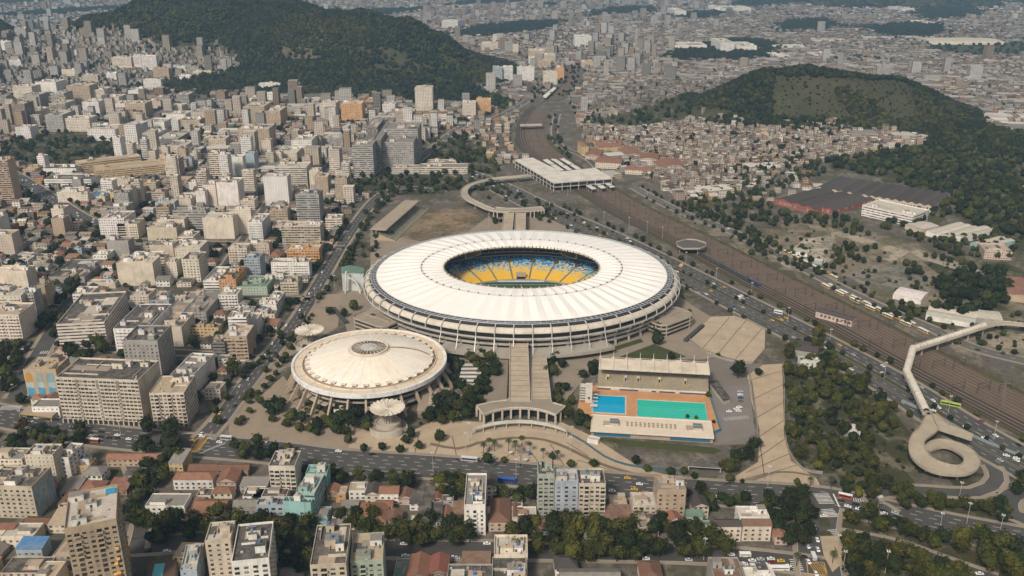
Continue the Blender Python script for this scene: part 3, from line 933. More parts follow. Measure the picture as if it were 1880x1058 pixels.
# ------------------------------------------------------------------ stadium
CONC = (0.43, 0.345, 0.25)
CREAM = (0.56, 0.50, 0.41)
STEEL = (0.34, 0.36, 0.37)
SX, SY = 9.4, 848.0
def ell(a, b, t):
 return a * math.cos(t), b * math.sin(t)
def make_stadium():
 T = thing('stadium', 'stadium', (SX, SY, 0), 0, 'huge oval football stadium under a pleated white ring roof')
 NB = 60
 # ---- pleated membrane
 b = MB()
 sub = 4
 n = NB * sub
 prof = [(142.5, 130.5, 28.6), (133, 121, 29.6), (121, 108, 31.0), (109, 95, 32.4), (99, 84.5, 33.4), (92, 77.5, 33.4), (84, 69, 33.0), (77.5, 62.5, 32.6)]
 amp = [0.08, 0.42, 0.6, 0.5, 0.12, 0.4, 0.35, 0.1]
 def zf(i, j):
  ph = (i % sub) / sub
  return amp[j] * (abs(ph - 0.5) * 2 - 0.5) * 2
 b.rings(prof, n, (0.80, 0.765, 0.70), 'membrane', zfn=zf, colfn=lambda i, j: (0.80, 0.765, 0.70) if (i // sub) % 2 else (0.785, 0.75, 0.685))
 b.build('roof_membrane', T)
 # ---- ring of short masts at the fold
 b = MB()
 for k in range(NB):
  t = 2 * PI * (k + 0.0) / NB
  x, y = ell(99, 84.5, t)
  b.rod((x, y, 33.2), (x, y, 34.9), 0.42, 0.3, (0.10, 0.10, 0.10), 'metal', 6)
  x2, y2 = ell(97.4, 82.9, t)
  b.beam((x, y, 34.4), (x2, y2, 33.9), 0.6, 0.5, (0.16, 0.15, 0.14), 'metal')
 b.rings([(99.2, 84.7, 33.75), (98.8, 84.3, 33.75)], 120, (0.25, 0.23, 0.21), 'metal')
 b.build('roof_mast_ring', T)
 # ---- inner edge: catwalk with lamps
 b = MB()
 b.rings([(77.6, 62.6, 33.0), (77.0, 62.0, 33.0), (76.4, 61.4, 32.2), (77.2, 62.2, 31.6)], 120, (0.50, 0.45, 0.37), 'metal')
 for k in range(NB * 2):
  t = 2 * PI * k / (NB * 2)
  x, y = ell(76.6, 61.6, t)
  b.box(x - 0.5, x + 0.5, y - 0.5, y + 0.5, 32.4, 33.7, (0.14, 0.12, 0.09) if k % 2 else (0.60, 0.50, 0.33), 'metal')
 b.build('inner_catwalk', T)
 # ---- steel compression ring: three tubes over a dark gutter
 b = MB()
 b.rings([(142.6, 130.6, 28.2), (149.2, 137.4, 27.0)], 180, (0.055, 0.055, 0.058), 'metal')
 for a, bb, z, r in ((142.9, 131.0, 28.7, 0.30), (145.2, 133.4, 28.2, 0.34), (147.6, 135.8, 27.9, 0.5)):
  b.rings([(a + r, bb + r, z), (a, bb, z + r), (a - r, bb - r, z), (a, bb, z - r), (a + r, bb + r, z)], 180, STEEL, 'metal')
 for k in range(NB * 3):
  t = 2 * PI * k / (NB * 3)
  b.beam((*ell(142.6, 130.7, t), 28.7), (*ell(148, 136.2, t), 28.1), 0.3 if k % 3 else 0.8, 0.4, (0.42, 0.43, 0.43), 'metal')
 b.build('compression_ring', T)
 # ---- old concrete canopy
 b = MB()
 cp = [(148.4, 136.4, 24.9), (150.0, 138.0, 25.6), (151.5, 139.6, 25.3), (153.0, 141.2, 24.0), (154.0, 142.2, 22.2), (154.2, 142.4, 21.4), (152.6, 140.8, 21.3), (150.0, 138.0, 23.4)]
 b.rings(cp, 180, CREAM, 'concrete')
 b.build('concrete_canopy', T, smooth=True)
 b = MB()
 b.rings([(154.9, 143.2, 18.2), (155.7, 144.0, 18.2), (155.7, 144.0, 17.1), (154.9, 143.2, 17.1), (154.9, 143.2, 18.2)], 180, (0.48, 0.46, 0.42), 'concrete')
 b.build('ring_beam', T)
 # ---- facade behind the canopy
 b = MB()
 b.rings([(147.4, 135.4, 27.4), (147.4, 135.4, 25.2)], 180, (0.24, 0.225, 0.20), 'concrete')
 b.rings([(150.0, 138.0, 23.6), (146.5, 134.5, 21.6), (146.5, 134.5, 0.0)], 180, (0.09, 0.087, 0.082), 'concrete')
 for k in range(NB * 3):
  t = 2 * PI * k / (NB * 3)
  b.beam((*ell(147.6, 135.6, t), 25.0), (*ell(147.6, 135.6, t), 27.3), 0.5, 0.5, (0.16, 0.15, 0.14), 'concrete')
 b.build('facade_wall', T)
 b = MB()
 for z, a in ((5.2, 149.5), (9.6, 150.2), (14.2, 151.2)):
  b.rings([(146.4, 134.4, z + 0.3), (a, a - 12, z + 0.3), (a, a - 12, z + 1.5), (a + 0.4, a - 11.6, z + 1.5), (a + 0.4, a - 11.6, z - 0.6), (146.4, 134.4, z - 0.6)],
    180, (0.38, 0.345, 0.29), 'concrete')
 b.build('gallery_floor', T)
 # ---- arched ribs and slanted props
 for k in range(NB):
  t = 2 * PI * (k + 0.5) / NB
  b = MB()
  pts = [(147.4, 135.2, 27.6), (149.6, 137.4, 27.0), (152.2, 140.2, 26.2), (154.4, 142.6, 24.0), (155.4, 143.6, 21.4), (155.5, 143.7, 17.3)]
  for p, q in zip(pts, pts[1:]):
   b.beam((*ell(p[0], p[1], t), p[2]), (*ell(q[0], q[1], t), q[2]), 0.85, 0.8, (0.46, 0.455, 0.43), 'concrete')
  b.build('rib', T)
  b = MB()
  p0, p1, p2 = ell(150.6, 138.6, t), ell(147.6, 135.6, t), ell(154.6, 142.9, t)
  b.beam((*p0, 0), (*ell(148.2, 136.2, t), 9.5), 1.3, 2.2, (0.27, 0.245, 0.21), 'concrete')
  b.beam((*ell(148.2, 136.2, t), 9.3), (*p2, 17.2), 1.1, 1.5, (0.27, 0.25, 0.22), 'concrete')
  b.build('prop', T)
 # ---- bowl
 b = MB()
 NS = 180
 def uvf(v0, v1):
  return lambda i, j: [(i * 4.2, v0 + (v1 - v0) * j / 8), ((i + 1) * 4.2, v0 + (v1 - v0) * j / 8),
       ((i + 1) * 4.2, v0 + (v1 - v0) * (j + 1) / 8), (i * 4.2, v0 + (v1 - v0) * (j + 1) / 8)]
 b.rings([(66 + 5.2 * k, 46.5 + 5.2 * k, 2.2 + 1.45 * k) for k in range(9)], NS, (1, 1, 1), 'seats', uvfn=uvf(0.0, 1.0))
 b.build('lower_seats', T)
 b = MB()
 b.rings([(116 + 3.6 * k, 98 + 3.9 * k, 19.4 + 1.05 * k) for k in range(9)], NS, (1, 1, 1), 'seats', uvfn=uvf(0.95, 1.4))  # navy end of the ramp only: roof shade painted into the seat colour
 b.build('upper_seats', T)
 b = MB()
 b.rings([(66, 46.5, 0.2), (66, 46.5, 2.2)], NS, (0.30, 0.28, 0.24), 'concrete')
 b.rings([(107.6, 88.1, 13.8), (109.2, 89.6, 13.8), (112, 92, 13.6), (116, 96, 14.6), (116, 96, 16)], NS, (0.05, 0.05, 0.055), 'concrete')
 b.rings([(108.8, 89.2, 13.8), (108.8, 89.2, 14.9), (109.4, 89.8, 14.9)], NS, (0.30, 0.29, 0.26), 'concrete')
 b.rings([(112, 94, 16.0), (112, 94, 16.9), (112.4, 94.4, 16.9)], NS, (0.40, 0.39, 0.36), 'concrete')
 b.rings([(115.6, 97.6, 18.4), (115.6, 97.6, 19.5), (116, 98, 19.5)], NS, (0.44, 0.42, 0.38), 'concrete')
 b.rings([(112, 94, 16.0), (116, 98, 15.9)], NS, (0.14, 0.14, 0.14), 'concrete')
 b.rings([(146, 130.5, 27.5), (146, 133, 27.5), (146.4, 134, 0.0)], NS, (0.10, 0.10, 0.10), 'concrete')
 for k in range(90):
  t = 2 * PI * k / 90
  b.beam((*ell(112.6, 94.6, t), 16.0), (*ell(112.6, 94.6, t), 18.6), 0.9, 0.9, (0.42, 0.40, 0.36), 'concrete')
  b.box(*[v for p in ((ell(113.5, 95.5, t)[0] - 0.9, ell(113.5, 95.5, t)[0] + 0.9), (ell(113.5, 95.5, t)[1] - 0.4, ell(113.5, 95.5, t)[1] + 0.4)) for v in p],
   16.0, 18.2, (0.02, 0.02, 0.024), 'glass')
 b.build('bowl_structure', T)
 b = MB()
 for k in range(24):                                    # stairs between the seat blocks, each with its dark doorway
  t = 2 * PI * (k + 0.5) / 24 + (0.0)
  b.beam((*ell(66.3, 46.8, t), 2.55), (*ell(107, 87.6, t), 13.9), 1.5, 0.35, (0.16, 0.145, 0.125), 'concrete')
  x, y = ell(98, 78.6, t)
  b.box(x - 2.4, x + 2.4, y - 2.4, y + 2.4, 10.5, 13.4, (0.055, 0.05, 0.045), 'concrete')
 b.build('stand_stairs', T)
 b = MB()
 b.rings([(66, 46.5, 0.35), (60, 41, 0.35)], 90, (0.02, 0.12, 0.24), 'paint')
 b.prism([(-58, -40), (58, -40), (58, 40), (-58, 40)], 0.02, 0.40, (0.045, 0.085, 0.035), 'lawn', bottom=False)
 b.build('pitch', T)
 b = MB()
 for x0, x1, y0, y1 in ((-52.5, 52.5, -34, -33.6), (-52.5, 52.5, 33.6, 34), (-52.5, -52.1, -34, 34), (52.1, 52.5, -34, 34), (-0.2, 0.2, -34, 34)):
  b.box(x0, x1, y0, y1, 0.40, 0.43, (0.75, 0.75, 0.72), 'paint')
 b.rings([(9.2, 9.2, 0.44), (8.8, 8.8, 0.44)], 40, (0.75, 0.75, 0.72), 'paint')
 b.build('pitch_lines', T)
 b = MB()
 b.box(-24, 24, 42.4, 43.3, 0.35, 1.5, (0.62, 0.60, 0.56))
 b.box(-5, 5, 46.6, 49.8, 2.2, 8.6, (0.40, 0.31, 0.23), 'concrete')
 b.box(-4.4, 4.4, 46.3, 46.6, 2.2, 4.6, (0.03, 0.035, 0.04), 'glass')
 b.build('players_entrance', T)
 for sx, sy in ((-1, 1), (1, 1), (-1, -1), (1, -1)):    # hanging score screens
  t = math.atan2(sy * 0.80, sx * 0.60)
  x, y = ell(83, 78, t)
  an = math.atan2(-sy * 0.80 * 70, -sx * 0.60 * 80) + PI / 2
  b = MB()
  b.box(-10, 10, -0.6, 0.6, -4, 4, (0.50, 0.49, 0.47), 'metal')
  o = b.build('score_screen', T, loc=(x * 1.02, y * 1.02, 24.8), rz=an)
  b = MB()
  b.box(-9.5, 9.5, 0.62, 0.7, -3.6, 3.6, (0.015, 0.016, 0.02), 'glass')
  b.box(-9.5, 9.5, -0.7, -0.62, -3.6, 3.6, (0.015, 0.016, 0.02), 'glass')
  b.build('screen_panel', o)
 # ---- platform over the entrance, with hanging posts
 b = MB()
 a0, a1 = -PI / 2 - 0.46, -PI / 2 + 0.50
 b.rings([(150, 138, 5.2), (150, 138, 6.6), (164, 155, 6.6), (164, 155, 7.4), (164.5, 155.5, 7.4), (164.5, 155.5, 4.6), (150, 138, 4.6)], 48, (0.36, 0.325, 0.27), 'concrete', a0=a0, a1=a1)
 for k in range(9):
  t = a0 + (a1 - a0) * (k + 0.3) / 9
  b.beam((*ell(157, 147, t), 0), (*ell(157, 147, t), 4.6), 1.6, 1.6, (0.25, 0.22, 0.19), 'concrete')
 b.build('entrance_platform', T)
 for k in range(NB):
  t = 2 * PI * (k + 0.5) / NB
  if a0 - 0.02 < t - 2 * PI < a1 + 0.02:
   x, y = ell(155.6, 143.8, t)
   x2, y2 = ell(160.5, 150.5, t)
   b = MB()
   b.beam((x, y, 17.4), (x2, y2, 5.4), 0.5, 0.5, (0.62, 0.60, 0.57), 'metal')
   b.build('slanted_post', T)
 mark(SX, SY, 330, 310)
 return T
make_stadium()
# ---- concrete access ramps at both shoulders of the stadium
def access_ramp(cx_, cy_, L, W, rz, label):
 T = thing('access_ramp', 'ramp', (cx_, cy_, 0), rz, label, 'access ramps at the stadium shoulders')
 def loop(l, w, r, n=8):
  out = []
  for (sx, sy, a0) in ((1, 1, 0), (-1, 1, PI / 2), (-1, -1, PI), (1, -1, 3 * PI / 2)):
   for k in range(n + 1):
    a = a0 + PI / 2 * k / n
    out.append((sx * (l / 2 - r) + r * math.cos(a), sy * (w / 2 - r) + r * math.sin(a)))
  return out
 P = loop(L, W, 9)
 for z in (3.2, 6.9, 10.6):
  b = MB()
  n = len(P)
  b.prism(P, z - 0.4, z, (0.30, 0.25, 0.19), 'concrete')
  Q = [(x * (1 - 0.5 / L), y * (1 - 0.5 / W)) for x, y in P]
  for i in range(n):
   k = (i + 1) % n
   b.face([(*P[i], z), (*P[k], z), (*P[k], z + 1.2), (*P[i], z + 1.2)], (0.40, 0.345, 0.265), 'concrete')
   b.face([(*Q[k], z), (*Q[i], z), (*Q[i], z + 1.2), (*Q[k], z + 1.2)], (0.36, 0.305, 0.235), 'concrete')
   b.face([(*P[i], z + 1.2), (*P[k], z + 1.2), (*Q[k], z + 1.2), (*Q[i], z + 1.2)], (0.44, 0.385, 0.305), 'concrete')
  if z > 10:
   b.box(-L / 2 + 7, L / 2 - 7, -0.5, 0.5, z, z + 1.0, (0.36, 0.30, 0.23), 'concrete')
   b.box(-L / 2 + 9, -L / 2 + 15, 2, 6, z, z + 0.06, (0.05, 0.045, 0.04))
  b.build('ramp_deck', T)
 b = MB()
 b.prism(loop(L - 3, W - 3, 8), 0, 10.2, (0.055, 0.05, 0.045), 'concrete')
 b.build('core', T)
 for i in range(0, len(P), 3):
  b = MB()
  b.beam((P[i][0] * 0.99, P[i][1] * 0.99, 0), (P[i][0] * 0.99, P[i][1] * 0.99, 10.6), 0.8, 0.8, (0.40, 0.345, 0.27), 'concrete')
  b.build('pillar', T)
 mark(cx_, cy_, L, W, rz)
x, y = at(694, 592, 6)
access_ramp(x, y - 2, 44, 28, math.radians(-38), 'weathered concrete ramp at the left shoulder of the stadium')
x, y = at(1226, 590, 6)
access_ramp(x, y, 46, 29, math.radians(40), 'weathered concrete ramp at the right shoulder of the stadium')
# ------------------------------------------------------------------ monumental ramps with their colonnades
def deck(b, P0, P1, w0, w1, th=0.9, col=CONC, rail=True, joints=True):
 """sloped slab between two points (x, y, z)"""
 p, q = np.array(P0, float), np.array(P1, float)
 d = (q - p)[:2] / np.linalg.norm((q - p)[:2])
 r = np.array((d[1], -d[0], 0))
 A, B, C, D = p - r * w0 / 2, p + r * w0 / 2, q + r * w1 / 2, q - r * w1 / 2
 dn = np.array((0, 0, -th))
 T_ = [tuple(v) for v in (A, B, C, D)]
 b.face(T_, col, 'concrete')
 for i in range(4):
  k = (i + 1) % 4
  b.face([tuple(np.array(T_[k]) + dn), tuple(np.array(T_[k])), tuple(np.array(T_[i])), tuple(np.array(T_[i]) + dn)], (0.30, 0.26, 0.20), 'concrete')
 if joints:
  n = max(2, int(np.linalg.norm(q - p) / 8))
  for i in range(1, n):
   t = i / n
   b.beam(tuple(A + (D - A) * t + (0, 0, 0.02)), tuple(B + (C - B) * t + (0, 0, 0.02)), 0.4, 0.1, (0.13, 0.11, 0.085), 'concrete')
 if rail:
  for s0, s1 in ((A, D), (B, C)):
   u = np.array((0, 0, 0.5))
   b.beam(tuple(s0 + u), tuple(s1 + u), 0.45, 1.3, (0.50, 0.44, 0.35), 'concrete')
def grand_ramp():
 Z = 9.0
 x0, y0 = at(935, 738, Z)
 x1, _ = at(973, 738, Z)
 x2, _ = at(976, 738, Z)
 x3, _ = at(1012, 738, Z)
 yt = SY - 141
 T = thing('monumental_ramp', 'ramp', ((x0 + x3) / 2, y0, 0), 0, 'broad two lane concrete ramp climbing to the near side of the stadium')
 ox = (x0 + x3) / 2
 b = MB()
 deck(b, ((x0 + x1) / 2 - ox, 0, Z), ((x0 + x1) / 2 - ox, yt - y0, 12.6), x1 - x0, x1 - x0)
 b.build('left_lane', T)
 b = MB()
 deck(b, ((x2 + x3) / 2 - ox, 0, Z), ((x2 + x3) / 2 - ox - 0.6, SY - 156 - y0, 6.4), x3 - x2, x3 - x2 - 0.5)
 b.build('right_lane', T)
 for k in range(6):
  b = MB()
  yy = (yt - y0) * (k + 0.5) / 6
  b.box(x0 - ox + 1.5, x1 - ox - 1.5, yy - 0.6, yy + 0.6, 0, 8.2 + 3.4 * (k + 0.5) / 6, (0.27, 0.23, 0.18), 'concrete')
  if k < 5:
   b.box(x2 - ox + 1.5, x3 - ox - 1.5, yy - 0.6, yy + 0.6, 0, 8.0 - 2.0 * k / 5, (0.27, 0.23, 0.18), 'concrete')
  b.build('pier', T)
 # lower flanking walkway on the left
 b = MB()
 a = at(910, 640, 2)
 c = at(908, 742, 2)
 b.prism([at(893, 742, 3), at(930, 742, 3), at(934, 650, 3), at(908, 650, 3)], 0.2, 3.0, (0.24, 0.195, 0.15), 'concrete')
 o = b.build('lower_terrace', T)
 o.location = (-ox, -y0, 0)
 mark(ox, (y0 + yt) / 2, 36, yt - y0 + 10)
 # ---- colonnade
 def q(px, py, z):
  return at(px, py, z)
 fr = [q(888, 762, Z), q(905, 755.5, Z), q(922, 751.5, Z), q(938, 749.5, Z), q(955, 749, Z), q(971, 749.7, Z), q(988, 752, Z), q(1004, 756, Z), q(1020, 762, Z)]
 bk = [q(1038, 747, Z), q(1016, 740.5, Z), q(1012, 733, Z), q(935, 733, Z), q(930, 735.5, Z), q(902, 739, Z), q(875, 745.5, Z)]
 ax, ay = q(955, 760, 0)
 T = thing('colonnade', 'colonnade', (ax, ay, 0), 0, 'curved concrete colonnade with flat roof at the ramp foot')
 loc = lambda p: (p[0] - ax, p[1] - ay)
 b = MB()
 poly = [loc(p) for p in fr + bk]
 b.prism(poly, Z - 1.3, Z, (0.47, 0.41, 0.325), 'concrete', top=(0.27, 0.225, 0.17), topmat='concrete')
 pts = [loc(p) for p in fr] + [loc(bk[0]), loc(bk[1])]
 for p, r in zip(pts, pts[1:]):
  b.beam((*p, Z + 0.35), (*r, Z + 0.35), 0.7, 0.9, (0.52, 0.46, 0.37), 'concrete')
 pts = [loc(p) for p in bk[3:]] + [loc(fr[0])]
 for p, r in zip(pts, pts[1:]):
  b.beam((*p, Z + 0.35), (*r, Z + 0.35), 0.7, 0.9, (0.52, 0.46, 0.37), 'concrete')
 b.build('roof', T)
 for p in fr + [bk[0], ((bk[0][0] + fr[-1][0]) / 2, (bk[0][1] + fr[-1][1]) / 2), ((bk[-1][0] + fr[0][0]) / 2, (bk[-1][1] + fr[0][1]) / 2), bk[-1]]:
  l = loc(p)
  b = MB()
  b.box(l[0] - 0.75, l[0] + 0.75, l[1] + 0.2, l[1] + 1.7, 0, Z - 1.3, (0.46, 0.38, 0.29), 'concrete')
  b.build('column', T)
 b = MB()                                               # glazed screen behind the columns
 for p, r in zip(fr, fr[1:]):
  p, r = loc(p), loc(r)
  b.beam((p[0] * 0.96, p[1] + 5, 3.4), (r[0] * 0.96, r[1] + 5, 3.4), 0.2, 6.6, (0.05, 0.05, 0.048), 'glass')
 b.build('glazed_screen', T)
 # ---- lower curved entrance canopy
 inner = [q(872, 785, 4.6), q(890, 779, 4.6), q(910, 774.5, 4.6), (q(930, 771.8, 4.6)), q(953, 770.5, 4.6), q(975, 771.5, 4.6), q(997, 775, 4.6), q(1018, 780.5, 4.6), q(1036, 787, 4.6)]
 outer = [q(866, 790.5, 4.6), q(887, 784.5, 4.6), q(908, 780, 4.6), q(930, 777.4, 4.6), q(953, 776.4, 4.6), q(976, 777.4, 4.6), q(999, 780.6, 4.6), q(1021, 786, 4.6), q(1041, 793, 4.6)]
 T = thing('entrance_canopy', 'canopy', (ax, ay - 12, 0), 0, 'low pale curved canopy on thin posts before the colonnade')
 loc = lambda p: (p[0] - ax, p[1] - ay + 12)
 b = MB()
 for i in range(8):
  b.prism([loc(outer[i]), loc(outer[i + 1]), loc(inner[i + 1]), loc(inner[i])], 4.2, 4.6, (0.50, 0.48, 0.42), 'concrete', top=(0.53, 0.52, 0.46))
 b.build('canopy_slab', T)
 for ring in (outer, inner):
  for i in range(9):
   l = loc(ring[i])
   b = MB()
   b.box(l[0] - 0.3, l[0] + 0.3, l[1] - 0.1 + 0.5, l[1] + 1.0, 0, 4.2, (0.46, 0.40, 0.32), 'concrete')
   b.build('post', T)
 mark(ax, ay, 80, 44)
grand_ramp()
def far_ramp():
 Z = 9.0
 ax, ay = at(945, 405, 0)
 T = thing('far_ramp', 'ramp', (ax, ay, 0), 0, 'concrete ramp with curved colonnade on the far side of the stadium')
 q = lambda px, py: (at(px, py, Z)[0] - ax, at(px, py, Z)[1] - ay)
 b = MB()
 a = q(945, 391)
 deck(b, (a[0] - 7.5, a[1], Z), (-11, SY + 139 - ay, 9.5), 13, 13, joints=True)
 deck(b, (a[0] + 7.5, a[1], Z), (5, SY + 139 - ay, 9.5), 13, 13, joints=True)
 b.build('ramp_lane', T)
 b = MB()
 poly = [q(920, 388), q(968, 388), q(1000, 386), q(995, 380), q(960, 383), q(930, 383), q(910, 381), q(905, 387)]
 b.prism(poly, Z - 1.2, Z, (0.44, 0.38, 0.30), 'concrete', top=(0.33, 0.28, 0.215))
 for p, r in zip(poly[2:8], poly[3:8]):
  b.beam((*p, Z + 0.4), (*r, Z + 0.4), 0.6, 1.0, (0.48, 0.42, 0.34), 'concrete')
 b.build('roof', T)
 for (px, py) in ((906, 388), (913, 388), (974, 388), (981, 387.6), (988, 387.3), (994, 387), (999, 386.6)):
  l = q(px, py)
  b = MB()
  b.box(l[0] - 0.7, l[0] + 0.7, l[1], l[1] + 1.4, 0, Z - 1.2, (0.42, 0.36, 0.28), 'concrete')
  b.build('column', T)
 # walkway that climbs to the station
 T2 = thing('station_footbridge', 'footbridge', (ax, ay, 0), 0, 'pale looping concrete footbridge between far ramp and station')
 pts = [at(*p, 8) for p in [(935, 389), (905, 386), (880, 376), (860, 366), (852, 355), (856, 345), (872, 337), (905, 329), (940, 326), (975, 322)]]
 P = smooth_line(pts, 8)
 b = MB()
 b.ribbon([(x - ax, y - ay) for x, y in P], 9.5, 8.0, (0.38, 0.33, 0.255), 'concrete')
 b.build('deck', T2)
 b = MB()
 for sg in (-4.75, 4.75):
  L = []
  for i in range(len(P)):
   p, n = np.array(P[max(0, i - 1)]), np.array(P[min(len(P) - 1, i + 1)])
   d = (n - p) / np.linalg.norm(n - p)
   L.append((P[i][0] - d[1] * sg - ax, P[i][1] + d[0] * sg - ay, 8.2))
  for p, r in zip(L, L[1:]):
   b.beam(p, r, 0.4, 1.9, (0.46, 0.41, 0.33), 'concrete')
 b.build('parapet', T2)
 for i in range(3, len(P), 4):
  b = MB()
  b.rod((P[i][0] - ax, P[i][1] - ay, 0), (P[i][0] - ax, P[i][1] - ay, 7.9), 1.0, 1.2, (0.30, 0.26, 0.21), 'concrete')
  b.build('pier', T2)
 mark_line(P, 12)
far_ramp()
# ------------------------------------------------------------------ domed arena
AX, AY = -113.5, 659.0
def make_arena():
 T = thing('domed_arena', 'arena', (AX, AY, 0), 0, 'round arena with shallow cream dome and white rim')
 b = MB()
 prof = []
 for k in range(10):
  r = 50.5 - (50.5 - 14) * k / 9
  prof.append((r, r, 20.6 + 10.0 * (1 - (r / 50.5) ** 1.9)))
 cols = [(0.77, 0.69, 0.57), (0.745, 0.66, 0.54), (0.74, 0.67, 0.56), (0.78, 0.70, 0.58), (0.72, 0.68, 0.60)]
 ck = [R.randrange(5) for _ in range(36)]
 ck[26] = 4
 def cf(i, j):
  return cols[ck[i // 4]]
 b.rings(prof, 144, None, 'dome_skin', colfn=cf)
 b.build('dome', T)
 b = MB()
 for k in range(36):
  t = 2 * PI * k / 36
  for p, q in zip(prof, prof[1:]):
   b.beam((p[0] * math.cos(t), p[1] * math.sin(t), p[2] - 0.01), (q[0] * math.cos(t), q[1] * math.sin(t), q[2] - 0.01), 0.18, 0.14, (0.58, 0.50, 0.39), 'concrete')
 b.build('dome_seam', T)
 b = MB()
 z1 = prof[-1][2]
 b.rings([(17, 17, z1 - 0.9), (16.5, 16.5, z1 + 0.1), (14.6, 14.6, z1 + 0.2)], 72, (0.56, 0.47, 0.36), 'dome_skin')
 b.rings([(15.2, 15.2, z1), (15.2, 15.2, z1 + 1.3), (13.8, 13.8, z1 + 1.3), (13.6, 13.6, z1 + 0.3)], 72, (0.66, 0.58, 0.47), 'paint')
 b.build('oculus_ring', T)
 b = MB()
 for k in range(24):
  t0, t1 = 2 * PI * (k + 0.12) / 24, 2 * PI * (k + 0.88) / 24
  p = lambda r, t, z: (r * math.cos(t), r * math.sin(t), z)
  b.face([p(13.6, t0, z1 + 0.5), p(13.6, t1, z1 + 0.5), p(6.4, t1, z1 + 1.0), p(6.4, t0, z1 + 1.0)], (0.11, 0.085, 0.06), 'paint')
 b.build('oculus_louvre', T)
 b = MB()
 for k in range(24):
  t = 2 * PI * k / 24
  b.beam((13.8 * math.cos(t), 13.8 * math.sin(t), z1 + 0.7), (6 * math.cos(t), 6 * math.sin(t), z1 + 1.2), 0.45, 0.4, (0.56, 0.50, 0.42))
 b.rings([(6.6, 6.6, z1 + 0.6), (6.6, 6.6, z1 + 1.5), (4.2, 4.2, z1 + 1.8), (4.0, 4.0, z1 + 2.3), (0.05, 0.05, z1 + 2.6)], 40, (0.50, 0.47, 0.43), 'paint')
 b.build('oculus_frame', T)
 b = MB()                                               # raised walkway from oculus to rim
 pp = []
 for k in range(13):
  s_ = k / 12
  r = 15.5 + (52.5 - 15.5) * s_
  t = math.radians(8 + 10 * math.sin(s_ * 2.6) - 12 * s_)
  pp.append((r * math.cos(t), r * math.sin(t), 20.9 + 10.0 * (1 - min(1, r / 50.5) ** 1.9)))
 for p, q in zip(pp, pp[1:]):
  b.beam(p, q, 0.9, 0.7, (0.26, 0.20, 0.14), 'concrete')
 b.build('roof_walkway', T)
 b = MB()                                               # gutter, kerbs, white fascia
 b.rings([(60.8, 60.8, 16.4), (61.3, 61.3, 17.0), (61.3, 61.3, 20.4), (60.2, 60.2, 20.6), (59.2, 59.2, 20.4)], 144, (0.72, 0.70, 0.65), 'paint')
 b.build('white_fascia', T)
 b = MB()
 b.rings([(59.2, 59.2, 20.4), (58.8, 58.8, 19.7), (53.4, 53.4, 19.7), (53.4, 53.4, 20.5), (52.6, 52.6, 20.5), (52.4, 52.4, 19.6), (50.4, 50.4, 20.6)], 144, (0.62, 0.51, 0.38), 'dome_skin',
   colfn=lambda i, j: (0.24, 0.18, 0.13) if j in (5,) else ((0.62, 0.52, 0.39) if i % 7 else (0.54, 0.44, 0.33)))
 b.build('gutter', T)
 for k in range(36):                                    # little vent houses round the dome
  t = 2 * PI * (k + 0.5) / 36
  r = 49.2
  b = MB()
  b.box(-1.6, 1.6, -1.3, 1.3, 0, 1.5, (0.66, 0.58, 0.47))
  b.box(-2.0, 2.0, -1.6, 1.6, 1.5, 1.75, (0.70, 0.62, 0.51))
  o = b.build('roof_vent', T, loc=(r * math.cos(t), r * math.sin(t), 20.5), rz=t + PI / 2)
  b = MB()
  b.box(-1.2, 1.2, -1.42, -1.31, 0.3, 1.2, (0.20, 0.155, 0.11))
  b.box(-1.2, 1.2, 1.31, 1.42, 0.3, 1.2, (0.20, 0.155, 0.11))
  b.build('grille', o)
 b = MB()
 b.rings([(60.6, 60.6, 16.4), (55.5, 55.5, 16.0)], 144, (0.30, 0.26, 0.20), 'concrete')
 b.rings([(56.2, 56.2, 15.9), (56.2, 56.2, 14.6), (55.4, 55.4, 14.6)], 144, (0.50, 0.45, 0.37), 'concrete')
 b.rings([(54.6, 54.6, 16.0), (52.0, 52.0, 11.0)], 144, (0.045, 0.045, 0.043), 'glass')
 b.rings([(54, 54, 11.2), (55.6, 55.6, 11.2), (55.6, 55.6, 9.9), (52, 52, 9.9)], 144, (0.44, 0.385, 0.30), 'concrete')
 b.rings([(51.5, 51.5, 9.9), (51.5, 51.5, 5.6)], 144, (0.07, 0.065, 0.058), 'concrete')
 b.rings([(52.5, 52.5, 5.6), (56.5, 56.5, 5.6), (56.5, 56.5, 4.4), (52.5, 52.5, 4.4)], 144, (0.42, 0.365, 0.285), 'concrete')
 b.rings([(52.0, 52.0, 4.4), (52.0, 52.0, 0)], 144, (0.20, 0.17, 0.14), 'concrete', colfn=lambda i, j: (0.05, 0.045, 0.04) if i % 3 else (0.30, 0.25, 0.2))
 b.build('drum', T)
 for k in range(28):
  t = 2 * PI * (k + 0.4) / 28
  b = MB()
  b.beam((67 * math.cos(t), 67 * math.sin(t), 0), (57.0 * math.cos(t), 57.0 * math.sin(t), 15.6), 1.5, 2.6, (0.38, 0.295, 0.21), 'concrete')  # colour darkened to paint in shade round the arena base
  b.beam((57.0 * math.cos(t), 57.0 * math.sin(t), 15.6), (60.4 * math.cos(t), 60.4 * math.sin(t), 16.9), 1.5, 1.2, (0.46, 0.38, 0.29), 'concrete')
  b.build('buttress', T)
 mark(AX, AY, 138, 138)
 mark(AX, AY, 138, 138, PI / 4)
make_arena()
